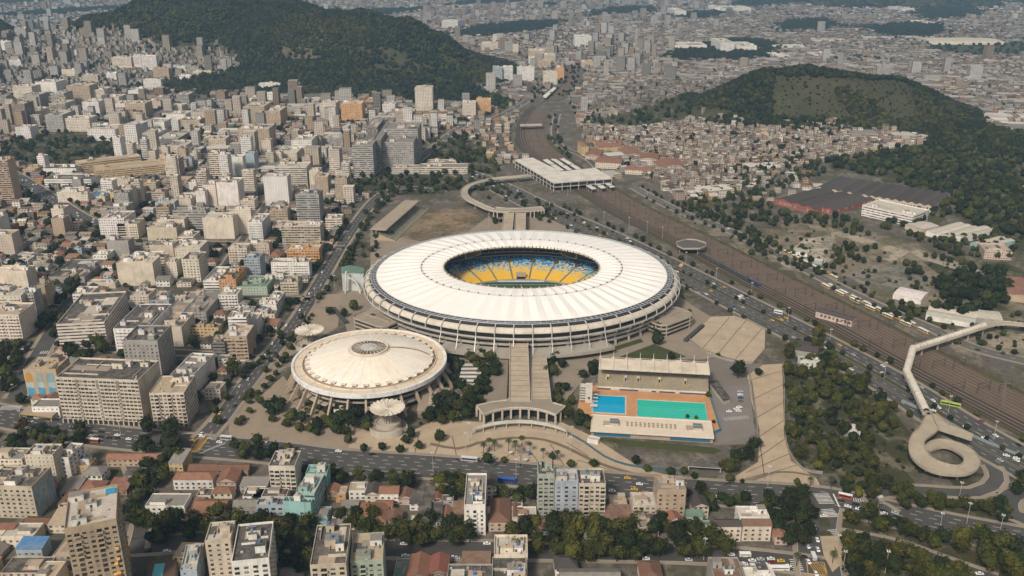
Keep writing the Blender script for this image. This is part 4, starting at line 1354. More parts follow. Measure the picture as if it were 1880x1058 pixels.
def umbrella_pavilion(cx_, cy_, Rc, zc, tower, label):
 T = thing('umbrella_pavilion', 'pavilion', (cx_, cy_, 0), 0, label, 'umbrella pavilions beside the arena')
 b = MB()
 n = 22
 for k in range(n):
  t0, tm, t1 = 2 * PI * k / n, 2 * PI * (k + 0.5) / n, 2 * PI * (k + 1) / n
  p = lambda r, t, z: (r * math.cos(t), r * math.sin(t), z)
  c0 = (0.60, 0.53, 0.43) if k % 3 else (0.57, 0.50, 0.40)
  e0, em = p(Rc, t0, zc + 1.7), p(Rc * 0.95, tm, zc + 0.9)
  e1 = p(Rc, t1, zc + 1.7)
  ctr0, ctrm, ctr1 = p(1.2, t0, zc + 0.6), p(1.2, tm, zc + 0.2), p(1.2, t1, zc + 0.6)
  b.face([ctr0, e0, em, ctrm], c0, 'paint')
  b.face([ctrm, em, e1, ctr1], c0, 'paint')
  dz = -0.35
  dn = lambda v: (v[0], v[1], v[2] + dz)
  b.face([dn(ctrm), dn(em), dn(e0), dn(ctr0)], (0.40, 0.34, 0.27), 'concrete')
  b.face([dn(ctr1), dn(e1), dn(em), dn(ctrm)], (0.40, 0.34, 0.27), 'concrete')
  b.face([dn(e0), dn(em), em, e0], c0, 'paint')
  b.face([dn(em), dn(e1), e1, em], c0, 'paint')
 b.rod((0, 0, zc - 0.2), (0, 0, zc + 1.0), 1.8, 1.0, (0.55, 0.48, 0.39), 'paint', 14)
 b.build('umbrella_roof', T)
 for k in range(9):
  t = 2 * PI * k / 9
  b = MB()
  b.rod((3.0 * math.cos(t), 3.0 * math.sin(t), tower - 0.5), (2.4 * math.cos(t), 2.4 * math.sin(t), zc + 0.3), 0.42, 0.36, (0.46, 0.40, 0.32), 'concrete')
  b.build('column', T)
 b = MB()
 ri = Rc * 0.70
 b.rings([(ri, ri, 0), (ri, ri, tower + 1.1), (ri - 0.5, ri - 0.5, tower + 1.1), (ri - 0.5, ri - 0.5, tower), (0.1, 0.1, tower)], 48, (0.42, 0.37, 0.29), 'concrete')
 b.build('drum', T)
 b = MB()                                               # spiral ramp round the drum
 n = 60
 rin, rout = ri + 0.1, Rc * 1.06
 for k in range(n):
  t0, t1 = -PI * 0.2 - 2 * PI * 0.92 * k / n, -PI * 0.2 - 2 * PI * 0.92 * (k + 1) / n
  z0, z1 = tower - 1.0 - (tower - 1.4) * k / n, tower - 1.0 - (tower - 1.4) * (k + 1) / n
  p = lambda r, t, z: (r * math.cos(t), r * math.sin(t), z)
  b.face([p(rin, t0, z0), p(rin, t1, z1), p(rout, t1, z1), p(rout, t0, z0)][::-1], (0.28, 0.235, 0.18), 'concrete')
  b.face([p(rout, t0, 0), p(rout, t1, 0), p(rout, t1, z1 + 1.1), p(rout, t0, z0 + 1.1)][::-1], (0.45, 0.41, 0.34), 'concrete')
  b.face([p(rout - 0.4, t0, z0), p(rout - 0.4, t1, z1), p(rout - 0.4, t1, z1 + 1.1), p(rout - 0.4, t0, z0 + 1.1)], (0.40, 0.36, 0.29), 'concrete')
  b.face([p(rout, t0, z0 + 1.1), p(rout, t1, z1 + 1.1), p(rout - 0.4, t1, z1 + 1.1), p(rout - 0.4, t0, z0 + 1.1)][::-1], (0.52, 0.48, 0.40), 'concrete')
 b.build('spiral_ramp', T)
 mark(cx_, cy_, 2 * rout, 2 * rout)
x, y = at(713, 782, 3)
umbrella_pavilion(x, y, 13.0, 17.0, 6.0, 'umbrella roofed pavilion with spiral ramp between arena and avenue')
x, y = at(570, 630, 3)
umbrella_pavilion(x, y, 12.8, 14.5, 5.0, 'umbrella roofed pavilion with spiral ramp beside the side street')
# ------------------------------------------------------------------ swimming stadium (its own frame, turned 7 degrees)
QX, QY = at(1097, 716, 0)
QA = math.radians(-6.9)
qc, qs = math.cos(QA), math.sin(QA)
def Q(px, py, z=0.0):
 x, y = at(px, py, z)
 return (x - QX) * qc + (y - QY) * qs, -(x - QX) * qs + (y - QY) * qc
def make_pools():
 # deck
 b = MB()
 poly = [Q(1059, 760), Q(1066, 718), Q(1096, 707), Q(1302, 726), Q(1322, 792), Q(1308, 797), Q(1086, 772)]
 b.prism(poly, 0.0, 0.5, (0.50, 0.25, 0.105), 'concrete', bottom=False)
 o = b.build('pool_deck', loc=(QX, QY, 0), rz=QA)
 kind(o, 'structure', 'orange paved deck round both pools')
 mark_poly([at(*p) for p in ((1055, 820), (1060, 650), (1310, 660), (1330, 830))])
 # pools
 for nm, quad, col, lane, lab in (('diving_pool', [(1085.5, 756), (1146, 760), (1149, 730), (1094, 725)], (0.0, 0.29, 0.50), 0, 'square bright blue diving pool beside the platform tower'),
         ('swimming_pool', [(1170.5, 762.5), (1297, 774.5), (1296, 743.5), (1171, 732)], (0.015, 0.42, 0.29), 9, 'long turquoise green lane pool on the orange deck')):
  P = [Q(*p, 0.6) for p in quad]
  x0, x1 = (P[0][0] + P[3][0]) / 2, (P[1][0] + P[2][0]) / 2
  y0, y1 = (P[0][1] + P[1][1]) / 2, (P[2][1] + P[3][1]) / 2
  cxp, cyp = (x0 + x1) / 2, (y0 + y1) / 2
  hx, hy = (x1 - x0) / 2, (y1 - y0) / 2
  T = thing(nm, 'pool', (QX + cxp * qc - cyp * qs, QY + cxp * qs + cyp * qc, 0.5), QA, lab)
  b = MB()
  for a0, a1, b0, b1 in ((-hx - 1.2, hx + 1.2, -hy - 1.2, -hy), (-hx - 1.2, hx + 1.2, hy, hy + 1.2), (-hx - 1.2, -hx, -hy, hy), (hx, hx + 1.2, -hy, hy)):
   b.box(a0, a1, b0, b1, 0, 0.22, (0.52, 0.46, 0.38), 'concrete')
  b.build('rim', T)
  b = MB()
  b.face([(-hx, -hy, 0.12), (hx, -hy, 0.12), (hx, hy, 0.12), (-hx, hy, 0.12)], col, 'water')
  b.build('water', T)
  for k in range(1, lane):
   b = MB()
   yy = -hy + 2 * hy * k / lane
   b.box(-hx, hx, yy - 0.12, yy + 0.12, 0.13, 0.24, (0.10, 0.42, 0.32), 'paint')
   b.build('lane_rope', T)
  if lane:
   for sx in (-1, 1):
    for k in range(lane):
     yy = -hy + 2 * hy * (k + 0.5) / lane
     b = MB()
     b.box(sx * (hx + 0.6) - 0.45, sx * (hx + 0.6) + 0.45, yy - 0.4, yy + 0.4, 0.22, 0.95, (0.25, 0.20, 0.16), 'concrete')
     b.build('starting_block', T)
 # diving tower
 cx_, cy_ = Q(1075, 737, 0)
 T = thing('diving_tower', 'tower', (QX + cx_ * qc - cy_ * qs, QY + cx_ * qs + cy_ * qc, 0.5), QA, 'white stepped diving tower left of the blue pool')
 b = MB()
 b.box(-0.2, 5.0, -3, 3, 0, 14.0, (0.60, 0.56, 0.49), 'concrete')
 b.box(1.8, 3.4, -3.1, -3.0, 3.0, 5.0, (0.06, 0.05, 0.05))
 b.build('shaft', T)
 for k in range(6):
  b = MB()
  b.box(-4.6, -0.2, -3, 3, 1.8 + 2.2 * k, 2.2 + 2.2 * k, (0.60, 0.56, 0.49), 'concrete')
  b.box(-4.7, -4.5, -3, 3, 2.2 + 2.2 * k, 3.1 + 2.2 * k, (0.56, 0.52, 0.46), 'concrete')
  b.build('landing', T)
 for k, (yy, z) in enumerate(((-2.4, 1.2), (-0.4, 3.2), (1.6, 5.2), (-8, 1.0), (-9.6, 1.0), (-11, 1.4))):
  b = MB()
  b.box(4.0, 9.5, yy - 0.6, yy + 0.6, z, z + 0.3, (0.62, 0.60, 0.55), 'concrete')
  b.box(4.2, 4.8, yy - 0.4, yy + 0.4, 0, z, (0.5, 0.48, 0.44), 'concrete')
  b.build('springboard', T)
 # grandstand
 T = thing('grandstand', 'grandstand', (QX, QY, 0), QA, 'tan swimming grandstand under a white slab roof')
 L = Q(1301, 728)[0]
 b = MB()
 nrow = 14
 y0, z0 = 0.5, 2.4
 for k in range(nrow):
  ya, yb = y0 + k * 1.25, y0 + (k + 1) * 1.25
  za = z0 + k * 0.78
  b.face([(0, ya, za), (L, ya, za), (L, ya, za + 0.78), (0, ya, za + 0.78)], (0.27, 0.23, 0.165), 'concrete')
  b.face([(0, ya, za + 0.78), (L, ya, za + 0.78), (L, yb, za + 0.78), (0, yb, za + 0.78)], (0.33, 0.285, 0.205) if k < nrow - 3 else (0.25, 0.215, 0.16), 'concrete')
 ye, ze = y0 + nrow * 1.25, z0 + nrow * 0.78
 for xx, sg in ((0, -1), (L, 1)):
  pts = [(xx, y0, 0), (xx, ye, 0), (xx, ye, ze), (xx, y0, z0)]
  b.face(pts[::-1] if sg < 0 else pts, (0.40, 0.35, 0.27), 'concrete')
 b.face([(L, ye, 0), (0, ye, 0), (0, ye, ze + 3), (L, ye, ze + 3)], (0.36, 0.32, 0.26), 'concrete')
 b.face([(0, ye - 0.2, ze), (L, ye - 0.2, ze), (L, ye - 0.2, ze + 3), (0, ye - 0.2, ze + 3)], (0.11, 0.10, 0.085), 'concrete')
 b.build('terraces', T)
 b = MB()
 b.box(-0.3, L + 0.3, y0 - 0.5, y0, 1.9, 3.2, (0.60, 0.56, 0.49), 'concrete')
 b.box(-0.3, L + 0.3, y0 - 0.1, y0 + 0.1, 0.5, 1.9, (0.055, 0.06, 0.07), 'paint')
 for xa, xb in ((0.12, 0.20), (0.37, 0.49), (0.53, 0.56), (0.7, 0.74)):
  b.box(L * xa, L * xb, y0 - 0.35, y0 - 0.12, 0.6, 1.8, (0.52, 0.49, 0.43))
 for xa, xb in ((0.21, 0.35), (0.50, 0.53), (0.57, 0.69), (0.75, 0.98)):
  b.box(L * xa, L * xb, y0 - 0.3, y0 - 0.12, 0.6, 1.7, (0.03, 0.075, 0.16))
 b.build('front_wall', T)
 for xa in (0.065, 0.115, 0.23, 0.34, 0.53, 0.575, 0.765, 0.81):
  b = MB()
  for k in range(nrow):
   ya = y0 + k * 1.25
   za = z0 + (k + 1) * 0.78
   b.box(L * xa - 0.32, L * xa + 0.32, ya + 0.05, ya + 1.2, za, za + 0.05, (0.46, 0.30, 0.06) if k % 4 else (0.36, 0.27, 0.12))
   b.box(L * xa - 0.32, L * xa + 0.32, ya - 0.06, ya - 0.01, za - 0.78, za, (0.42, 0.28, 0.07))
  b.build('stair_stripe', T)
 for xa in (0.09, 0.252, 0.366, 0.557, 0.79):
  b = MB()
  k = 5
  ya, za = y0 + k * 1.25, z0 + k * 0.78
  for dx in (-1.1, 0.75):
   b.box(L * xa + dx, L * xa + dx + 0.35, ya - 1.2, ya + 2.6, za, za + 3.2, (0.56, 0.52, 0.46), 'concrete')
  b.box(L * xa - 1.1, L * xa + 1.1, ya - 0.9, ya + 2.6, za + 2.9, za + 3.3, (0.56, 0.52, 0.46), 'concrete')
  b.box(L * xa - 0.75, L * xa + 0.75, ya - 0.6, ya - 0.4, za - 0.3, za + 2.9, (0.025, 0.022, 0.02))
  b.build('doorway', T)
 # roof slab
 zr = 18.0
 P = [Q(1099, 673, zr - 1.0), Q(1303.4, 691, zr - 1.0), Q(1301.7, 668, zr), Q(1101.7, 652.8, zr)]
 y0r, y1r = (P[0][1] + P[1][1]) / 2, (P[2][1] + P[3][1]) / 2
 x0r, x1r = (P[0][0] + P[3][0]) / 2, (P[1][0] + P[2][0]) / 2
 b = MB()
 def zrf(y):
  return zr - 1.0 + 1.4 * (y - y0r) / (y1r - y0r)
 v = [(x0r, y0r, zrf(y0r)), (x1r, y0r, zrf(y0r)), (x1r, y1r, zrf(y1r)), (x0r, y1r, zrf(y1r))]
 b.face(v, (0.60, 0.53, 0.43), 'concrete')
 lo = [(p[0], p[1], p[2] - 0.8) for p in v]
 for i in range(4):
  k = (i + 1) % 4
  b.face([lo[i], lo[k], v[k], v[i]], (0.58, 0.51, 0.41), 'concrete')
 b.face(lo[::-1], (0.30, 0.26, 0.2), 'concrete')
 for k in range(1, 14):
  yy = y0r + 1.5 + (y1r - y0r - 3) * k / 14
  b.box(x0r + 0.6, x1r - 0.6, yy - 0.12, yy + 0.12, zrf(yy) - 0.1, zrf(yy) + 0.22, (0.52, 0.45, 0.36), 'concrete')
 b.build('roof', T)
 for k in range(9):
  xx = x0r + 0.5 + (x1r - x0r - 1) * k / 8
  b = MB()
  b.beam((xx, y0r, zrf(y0r) + 0.5), (xx, y1r, zrf(y1r) + 0.5), 0.6, 1.0, (0.66, 0.59, 0.49), 'concrete')
  b.beam((xx, y1r + 0.6, 0), (xx, y1r + 0.6, zrf(y1r) + 4.5), 0.35, 0.35, (0.55, 0.50, 0.43), 'concrete')
  b.build('roof_rib', T)
 for k in range(8):
  xa = x0r + 1.6 + (x1r - x0r - 1) * k / 8
  b = MB()
  xb = xa + (x1r - x0r) / 8 - 2.6
  if k in (0, 1, 6, 7, 3):
   b.box(xa, xb, y1r - 2.2, y1r - 0.9, zrf(y1r) - 0.4, zrf(y1r) + 0.06, (0.10, 0.075, 0.055))
  else:
   b.box(xa, xa + (xb - xa) * 0.7, y1r - 2.0, y1r - 1.0, zrf(y1r) - 0.4, zrf(y1r) + 0.06, (0.28, 0.21, 0.15))
  b.build('roof_slot', T)
 # front service building with flat white roof
 zb = 5.0
 c1, c2, c3, c4 = Q(1084, 787, zb), Q(1309, 810, zb), Q(1307.7, 779, zb), Q(1092, 757.5, zb)
 x0b, x1b = (c1[0] + c4[0]) / 2 - 0.6, (c2[0] + c3[0]) / 2
 y0b, y1b = (c1[1] + c2[1]) / 2, (c3[1] + c4[1]) / 2
 W, D = x1b - x0b, y1b - y0b
 mx, my = (x0b + x1b) / 2, (y0b + y1b) / 2
 T = thing('pool_building', 'building', (QX + mx * qc - my * qs, QY + mx * qs + my * qc, 0), QA, 'long low pool building with stained white roof and vent openings')
 b = MB()
 b.box(-W / 2, W / 2, -D / 2 + 2.0, D / 2 - 0.3, 0, zb - 0.6, (0.33, 0.28, 0.21), 'concrete')
 b.box(-W / 2 + 2, -W / 2 + 28, -D / 2 + 1.7, -D / 2 + 1.98, 0.8, 3.4, (0.02, 0.13, 0.22))
 b.box(W / 2 - 30, W / 2 - 2, -D / 2 + 1.7, -D / 2 + 1.98, 0.8, 3.4, (0.02, 0.13, 0.22))
 b.build('wall', T)
 b = MB()
 b.box(-W / 2 - 0.4, W / 2 + 0.4, -D / 2, D / 2, zb - 0.6, zb, (0.60, 0.51, 0.40), 'dome_skin')
 for a0, a1, b0, b1 in ((-W / 2 - 0.4, W / 2 + 0.4, -D / 2, -D / 2 + 0.4), (-W / 2 - 0.4, W / 2 + 0.4, D / 2 - 0.4, D / 2), (-W / 2 - 0.4, -W / 2, -D / 2 + 0.4, D / 2 - 0.4), (W / 2, W / 2 + 0.4, -D / 2 + 0.4, D / 2 - 0.4)):
  b.box(a0, a1, b0, b1, zb, zb + 0.5, (0.64, 0.56, 0.46), 'dome_skin')
 b.build('roof', T)
 for k in range(12):
  for j in range(3):
   xx, yy = -W / 2 + W * (0.30 + 0.036 * k), -1.0 + j * 2.4
   b = MB()
   b.box(xx - 0.75, xx + 0.75, yy - 0.55, yy + 0.55, zb, zb + 0.35, (0.24, 0.18, 0.12))
   b.build('roof_light', T)
 for xx in (-W * 0.31, W * 0.38):
  b = MB()
  b.box(xx - 3.2, xx + 3.2, -3, 4.5, zb, zb + 2.2, (0.46, 0.42, 0.36), 'concrete', top=(0.17, 0.18, 0.18), topmat='metal')
  b.box(xx - 3.4, xx + 3.4, 0.6, 0.9, zb + 2.2, zb + 2.5, (0.3, 0.29, 0.27))
  b.box(xx - 6.5, xx - 1.0, -3.6, -3.1, zb, zb + 0.7, (0.62, 0.55, 0.46))
  b.build('plant_house', T)
  for k in range(9):
   b = MB()
   b.box(xx - 8, xx - 3.4, -2.6 + 0.8 * k, -2.35 + 0.8 * k, zb, zb + 0.25, (0.30, 0.25, 0.19), 'concrete')
   b.build('duct', T)
 # blue rim wall at the right of the deck
 b = MB()
 a, c, d = Q(1302, 727, 0), Q(1322.5, 792, 0), Q(1308, 798, 0)
 b.beam((*a, 1.2), (*c, 1.2), 0.5, 2.4, (0.03, 0.19, 0.30))
 b.beam((*c, 1.2), (*d, 1.2), 0.5, 2.4, (0.03, 0.19, 0.30))
 o = b.build('pool_wall', loc=(QX, QY, 0), rz=QA)
 tag(o, 'wall', 'blue painted wall at the right edge of the pool deck')
 # dark roofed annex at its right
 a0, a1, a2, a3 = Q(1302, 702, 3.5), Q(1316, 697, 3.5), Q(1342, 732, 3.5), Q(1329, 737, 3.5)
 T = thing('pool_annex', 'annex', (QX, QY, 0), QA, 'small annex with dark sloping roof right of the grandstand')
 b = MB()
 b.prism([a0, a1, a2, a3], 0, 3.2, (0.42, 0.38, 0.31), 'concrete', bottom=False)
 b.build('wall', T)
 b = MB()
 b.prism([a0, a1, a2, a3], 3.25, 3.6, (0.045, 0.042, 0.04), 'roofing')
 b.build('roof', T)
make_pools()
# ------------------------------------------------------------------ buildings
PAL = {'cream': (0.60, 0.52, 0.415), 'white': (0.69, 0.65, 0.59), 'beige': (0.50, 0.42, 0.32), 'tan': (0.42, 0.315, 0.21), 'grey': (0.33, 0.31, 0.28),
 'pinkish': (0.50, 0.375, 0.30), 'yellow': (0.52, 0.38, 0.19), 'orange': (0.54, 0.29, 0.12), 'green': (0.33, 0.375, 0.29),
 'blue': (0.33, 0.38, 0.41), 'brown': (0.22, 0.155, 0.115), 'teal': (0.26, 0.45, 0.42), 'dark grey': (0.17, 0.16, 0.145), 'red': (0.30, 0.08, 0.06)}
ROOFC = {'dark': (0.065, 0.06, 0.055), 'grey': (0.20, 0.185, 0.165), 'light': (0.47, 0.425, 0.36), 'terracotta': (0.25, 0.125, 0.078), 'brown': (0.17, 0.095, 0.065),
  'red': (0.20, 0.082, 0.055), 'white': (0.60, 0.56, 0.50), 'green': (0.10, 0.19, 0.15), 'blue': (0.06, 0.17, 0.32), 'tan': (0.40, 0.31, 0.22)}
NUMW = ['no', 'one', 'two', 'three', 'four', 'five', 'six', 'seven', 'eight', 'nine', 'ten', 'eleven', 'twelve', 'thirteen', 'fourteen', 'fifteen',
  'sixteen', 'seventeen', 'eighteen', 'nineteen', 'twenty']
_win_cache, _part_cache = {}, {}
def jit(c, a=0.06, r=R):
 k = 1 + r.uniform(-a, a)
 return tuple(min(0.8, max(0.01, v * k * (1 + r.uniform(-a / 3, a / 3)))) for v in c)
def window_mesh(wd, ht, v):
 key = (round(wd, 1), round(ht, 1), v)
 if key not in _win_cache:
  b = MB()
  fr = (0.40, 0.38, 0.34) if v != 2 else (0.2, 0.18, 0.15)
  b.box(-wd / 2 - 0.12, wd / 2 + 0.12, -0.10, 0.02, -0.15, 0.0, fr)
  b.box(-wd / 2 - 0.1, wd / 2 + 0.1, -0.08, 0.02, ht, ht + 0.1, fr)
  b.box(-wd / 2 - 0.1, -wd / 2, -0.08, 0.02, 0, ht, fr)
  b.box(wd / 2, wd / 2 + 0.1, -0.08, 0.02, 0, ht, fr)
  gl = ((0.015, 0.016, 0.018), (0.045, 0.042, 0.038), (0.022, 0.02, 0.02), (0.26, 0.235, 0.20))[v]
  b.face([(-wd / 2, -0.03, 0), (wd / 2, -0.03, 0), (wd / 2, -0.03, ht), (-wd / 2, -0.03, ht)], gl, 'carpaint' if v < 3 else 'paint')
  if v in (0, 1):
   b.box(-0.04, 0.04, -0.06, -0.03, 0, ht, fr)
  if v == 1:
   b.face([(-wd / 2, -0.04, ht * 0.55), (wd / 2, -0.04, ht * 0.55), (wd / 2, -0.04, ht), (-wd / 2, -0.04, ht)], (0.30, 0.27, 0.23), 'paint')
  _win_cache[key] = b.mesh('window')
 return _win_cache[key]
def cached(name, fn):
 if name not in _part_cache:
  b = MB()
  fn(b)
  _part_cache[name] = b.mesh(name.split('|')[0])
 return _part_cache[name]
def flat_roof(b, W, D, Hh, col, parc, rr, patches=True):
 """flat roof with parapet and patches of other colours"""
 b.face([(-W / 2, -D / 2, Hh), (W / 2, -D / 2, Hh), (W / 2, D / 2, Hh), (-W / 2, D / 2, Hh)], col, 'roofing')
 if patches:
  for k in range(rr.randint(1, 4)):
   w_, d_ = W * rr.uniform(0.15, 0.5), D * rr.uniform(0.15, 0.5)
   x, y = rr.uniform(-W / 2 + w_ / 2, W / 2 - w_ / 2), rr.uniform(-D / 2 + d_ / 2, D / 2 - d_ / 2)
   c = rr.choice([ROOFC['dark'], ROOFC['grey'], ROOFC['light'], (0.30, 0.25, 0.2), (0.36, 0.27, 0.2)])
   z = Hh + 0.05 + 0.03 * k
   b.face([(x - w_ / 2, y - d_ / 2, z), (x + w_ / 2, y - d_ / 2, z), (x + w_ / 2, y + d_ / 2, z), (x - w_ / 2, y + d_ / 2, z)], jit(c, 0.1, rr), 'roofing')
def parapet(b, W, D, Hh, h, t, col, mat='paint'):
 for a0, a1, b0, b1 in ((-W / 2, W / 2, -D / 2, -D / 2 + t), (-W / 2, W / 2, D / 2 - t, D / 2), (-W / 2, -W / 2 + t, -D / 2 + t, D / 2 - t), (W / 2 - t, W / 2, -D / 2 + t, D / 2 - t)):
  # inner faces and the top; the outer face is the wall itself
  b.face([(a0, b0, Hh + h), (a1, b0, Hh + h), (a1, b1, Hh + h), (a0, b1, Hh + h)], col, mat)
 x, y = W / 2 - t, D / 2 - t
 q = [(-x, -y), (x, -y), (x, y), (-x, y)]
 for i in range(4):
  p, r_ = q[(i + 1) % 4], q[i]
  b.face([(*p, Hh), (*r_, Hh), (*r_, Hh + h), (*p, Hh + h)], col, mat)
def wall_box(b, W, D, z0, z1, col, mats, bay=3.2, storey=3.0, rr=R):
 q = [(-W / 2, -D / 2), (W / 2, -D / 2), (W / 2, D / 2), (-W / 2, D / 2)]
 nf = max(1, round((z1 - z0) / storey))
 for i in range(4):
  p, r_ = q[i], q[(i + 1) % 4]
  L = W if i % 2 == 0 else D
  nb = max(1, round(L / bay))
  m = mats[i]
  b.face([(*p, z0), (*r_, z0), (*r_, z1), (*p, z1)], col, m, [(0, 0), (nb, 0), (nb, nf), (0, nf)])
def pitched(b, W, D, z, rise, col, over=0.5, hip=0.0, axis='x', mat='tiles', gablecol=(0.5, 0.45, 0.38), th=0.12):
 """gable (hip=0) or hip roof over a rectangle"""
 if axis == 'y':
  sw = lambda p: (-p[1], p[0], p[2])
  W, D = D, W
 else:
  sw = lambda p: p
 X, Y = W / 2 + over, D / 2 + over
 h = hip * D / 2
 ez = z - rise * over / (D / 2)
 A, B_, C_, D_ = (-X, -Y, ez), (X, -Y, ez), (X, Y, ez), (-X, Y, ez)
 r0, r1 = (-X + h, 0, z + rise), (X - h, 0, z + rise)
 f = lambda *ps: b.face([sw(p) for p in ps], col, mat)
 f(A, B_, r1, r0)
 f(C_, D_, r0, r1)
 if hip:
  f(B_, C_, r1)
  f(D_, A, r0)
 else:
  for sx in (-1, 1):
   ps = [(sx * W / 2, -D / 2, z), (sx * W / 2, D / 2, z), (sx * W / 2, 0, z + rise)]
   b.face([sw(p) for p in (ps if sx > 0 else ps[::-1])], gablecol, 'paint')
 b.face([sw(p) for p in (D_, C_, B_, A)], (0.14, 0.1, 0.08), 'paint')
APTS, HOUSES = [], []
def apartments(x, y, W, D, Hh, yaw, cname, near=0, facs=None, roof=None, label=None, noun='block', zb=None, extras=True, name='apartment_building',
   blank=None, seed=None, balc=None, cat='building', pent=None, col=None):
 """near 2: every window a part; 1: roof pieces are parts; 0: walls and roof"""
 rr = random.Random(seed if seed is not None else int(x * 7 + y * 13))
 zb = g1(x, y) if zb is None else zb
 T = thing(name, cat, (x, y, zb), yaw, label, None if label and name != 'apartment_building' else 'apartment blocks')
 nf = max(1, round(Hh / 3.0))
 cw = col or jit(PAL[cname], 0.07, rr)
 par = rr.choice((0.8, 1.0, 1.3)) if W > 7 else 0.6
 f0 = facs or rr.choice(FAC)
 side = [f0, rr.choice(('paint', f0, 'facade_small')), rr.choice(('paint', f0)), rr.choice(('paint', f0, 'facade_small'))]
 if blank is not None:
  for i in range(4):
   if blank[i]:
    side[i] = 'paint'
   elif i:
    side[i] = f0
 parts_win = near >= 2
 b = MB()
 if parts_win:
  wall_box(b, W, D, -3, Hh + par, cw, ['paint', side[1] if side[1] == 'paint' else 'paint', side[2], side[3]])
  if balc != 'none':
   for i in range(1, nf):                         # thin string courses
    b.box(-W / 2 - 0.06, W / 2 + 0.06, -D / 2 - 0.06, -D / 2 - 0.003, i * 3.0 - 0.12, i * 3.0 + 0.06, tuple(v * 0.86 for v in cw))
 else:
  wall_box(b, W, D, 0, Hh, cw, side, rr.choice((2.8, 3.2, 3.6)))
  wall_box(b, W, D, Hh, Hh + par, cw, ['paint'] * 4)
  if zb > 1:
   wall_box(b, W, D, -12, 0, cw, ['paint'] * 4)
 tt = 0.3
 parapet(b, W, D, Hh, par, tt, tuple(min(0.75, v * 1.08) for v in cw))
 b.build('wall', T)
 rk = roof or rr.choice(('dark', 'dark', 'grey', 'grey', 'light', 'tan', 'terracotta' if nf < 6 else 'grey'))
 b = MB()
 if W > 0.8 and D > 0.8:
  flat_roof(b, W - 2 * tt, D - 2 * tt, Hh + 0.02, jit(ROOFC[rk], 0.1, rr), cw, rr)
 ro = b.build('roof', T)
 if extras:
  npent = pent if pent is not None else (1 if W * D < 200 else 2 if W * D < 600 else 3)
  for k in range(npent):
   pw, pd, ph = min(W * 0.5, rr.uniform(4, 8)), min(D * 0.5, rr.uniform(3.5, 7)), rr.uniform(2.4, 4.5)
   px, py = rr.uniform(-W / 2 + pw / 2 + .4, W / 2 - pw / 2 - .4), rr.uniform(-D / 2 + pd / 2 + .4, D / 2 - pd / 2 - .4)
   b = MB()
   c2 = jit(cw if rr.random() < 0.6 else PAL['white'], 0.12, rr)
   b.box(px - pw / 2, px + pw / 2, py - pd / 2, py + pd / 2, Hh, Hh + ph, c2, 'paint', top=jit(ROOFC[rr.choice(('dark', 'grey', 'light', 'tan'))], 0.1, rr), topmat='roofing')
   b.box(px - pw / 2 - 0.15, px + pw / 2 + 0.15, py - pd / 2 - 0.15, py - pd / 2 + 0.1, Hh + ph - 0.3, Hh + ph + 0.1, c2)
   if rr.random() < 0.7:
    b.box(px - 0.6, px + 0.5, py - pd / 2 - 0.04, py - pd / 2 - 0.003, Hh + 0.2, Hh + 2.1, (0.05, 0.045, 0.04))
   o = b.build('lift_house', T)
   if near >= 1 and rr.random() < 0.75:
    bt = MB()
    tc = rr.choice([(0.05, 0.16, 0.34), (0.42, 0.38, 0.33), (0.25, 0.24, 0.22)])
    bt.rod((0, 0, 0), (0, 0, 1.3), 0.95, 0.9, tc, 'paint', 10)
    bt.build('water_tank', o, loc=(px + rr.uniform(-1, 1), py + rr.uniform(-.8, .8), Hh + ph))
  if near >= 1:
   b = MB()
   for k in range(rr.randint(3, 7)):              # low terrace walls
    if rr.random() < 0.5:
     xx, l = rr.uniform(-W / 2 + 1, W / 2 - 1), rr.uniform(0.2, 0.5) * D
     y0 = rr.uniform(-D / 2 + .4, D / 2 - l - .4)
     b.box(xx - 0.12, xx + 0.12, y0, y0 + l, Hh + 0.1, Hh + rr.uniform(0.9, 2.0), jit(cw, 0.12, rr))
    else:
     yy, l = rr.uniform(-D / 2 + 1, D / 2 - 1), rr.uniform(0.2, 0.5) * W
     x0 = rr.uniform(-W / 2 + .4, W / 2 - l - .4)
     b.box(x0, x0 + l, yy - 0.12, yy + 0.12, Hh + 0.1, Hh + rr.uniform(0.9, 2.0), jit(cw, 0.12, rr))
   b.build('terrace_wall', T)
   for k in range(rr.randint(2, 5)):
    me = cached('vent_box|%d' % rr.randint(0, 2), lambda b_: b_.box(-0.7, 0.7, -0.5, 0.5, 0, 0.9, (0.5, 0.48, 0.44), 'metal'))
    link('vent_box', me, T, (rr.uniform(-W / 2 + 1.2, W / 2 - 1.2), rr.uniform(-D / 2 + 1.2, D / 2 - 1.2), Hh + 0.15), rr.choice((0, PI / 2)))
   if rr.random() < 0.6:
    bt = MB()
    bt.rod((0, 0, 0), (0, 0, 4.5), 0.07, 0.05, (0.3, 0.3, 0.3), 'metal', 5)
    bt.beam((-0.7, 0, 4.0), (0.7, 0, 4.0), 0.06, 0.06, (0.3, 0.3, 0.3), 'metal')
    bt.build('aerial', T, loc=(rr.uniform(-W / 3, W / 3), rr.uniform(-D / 3, D / 3), Hh))
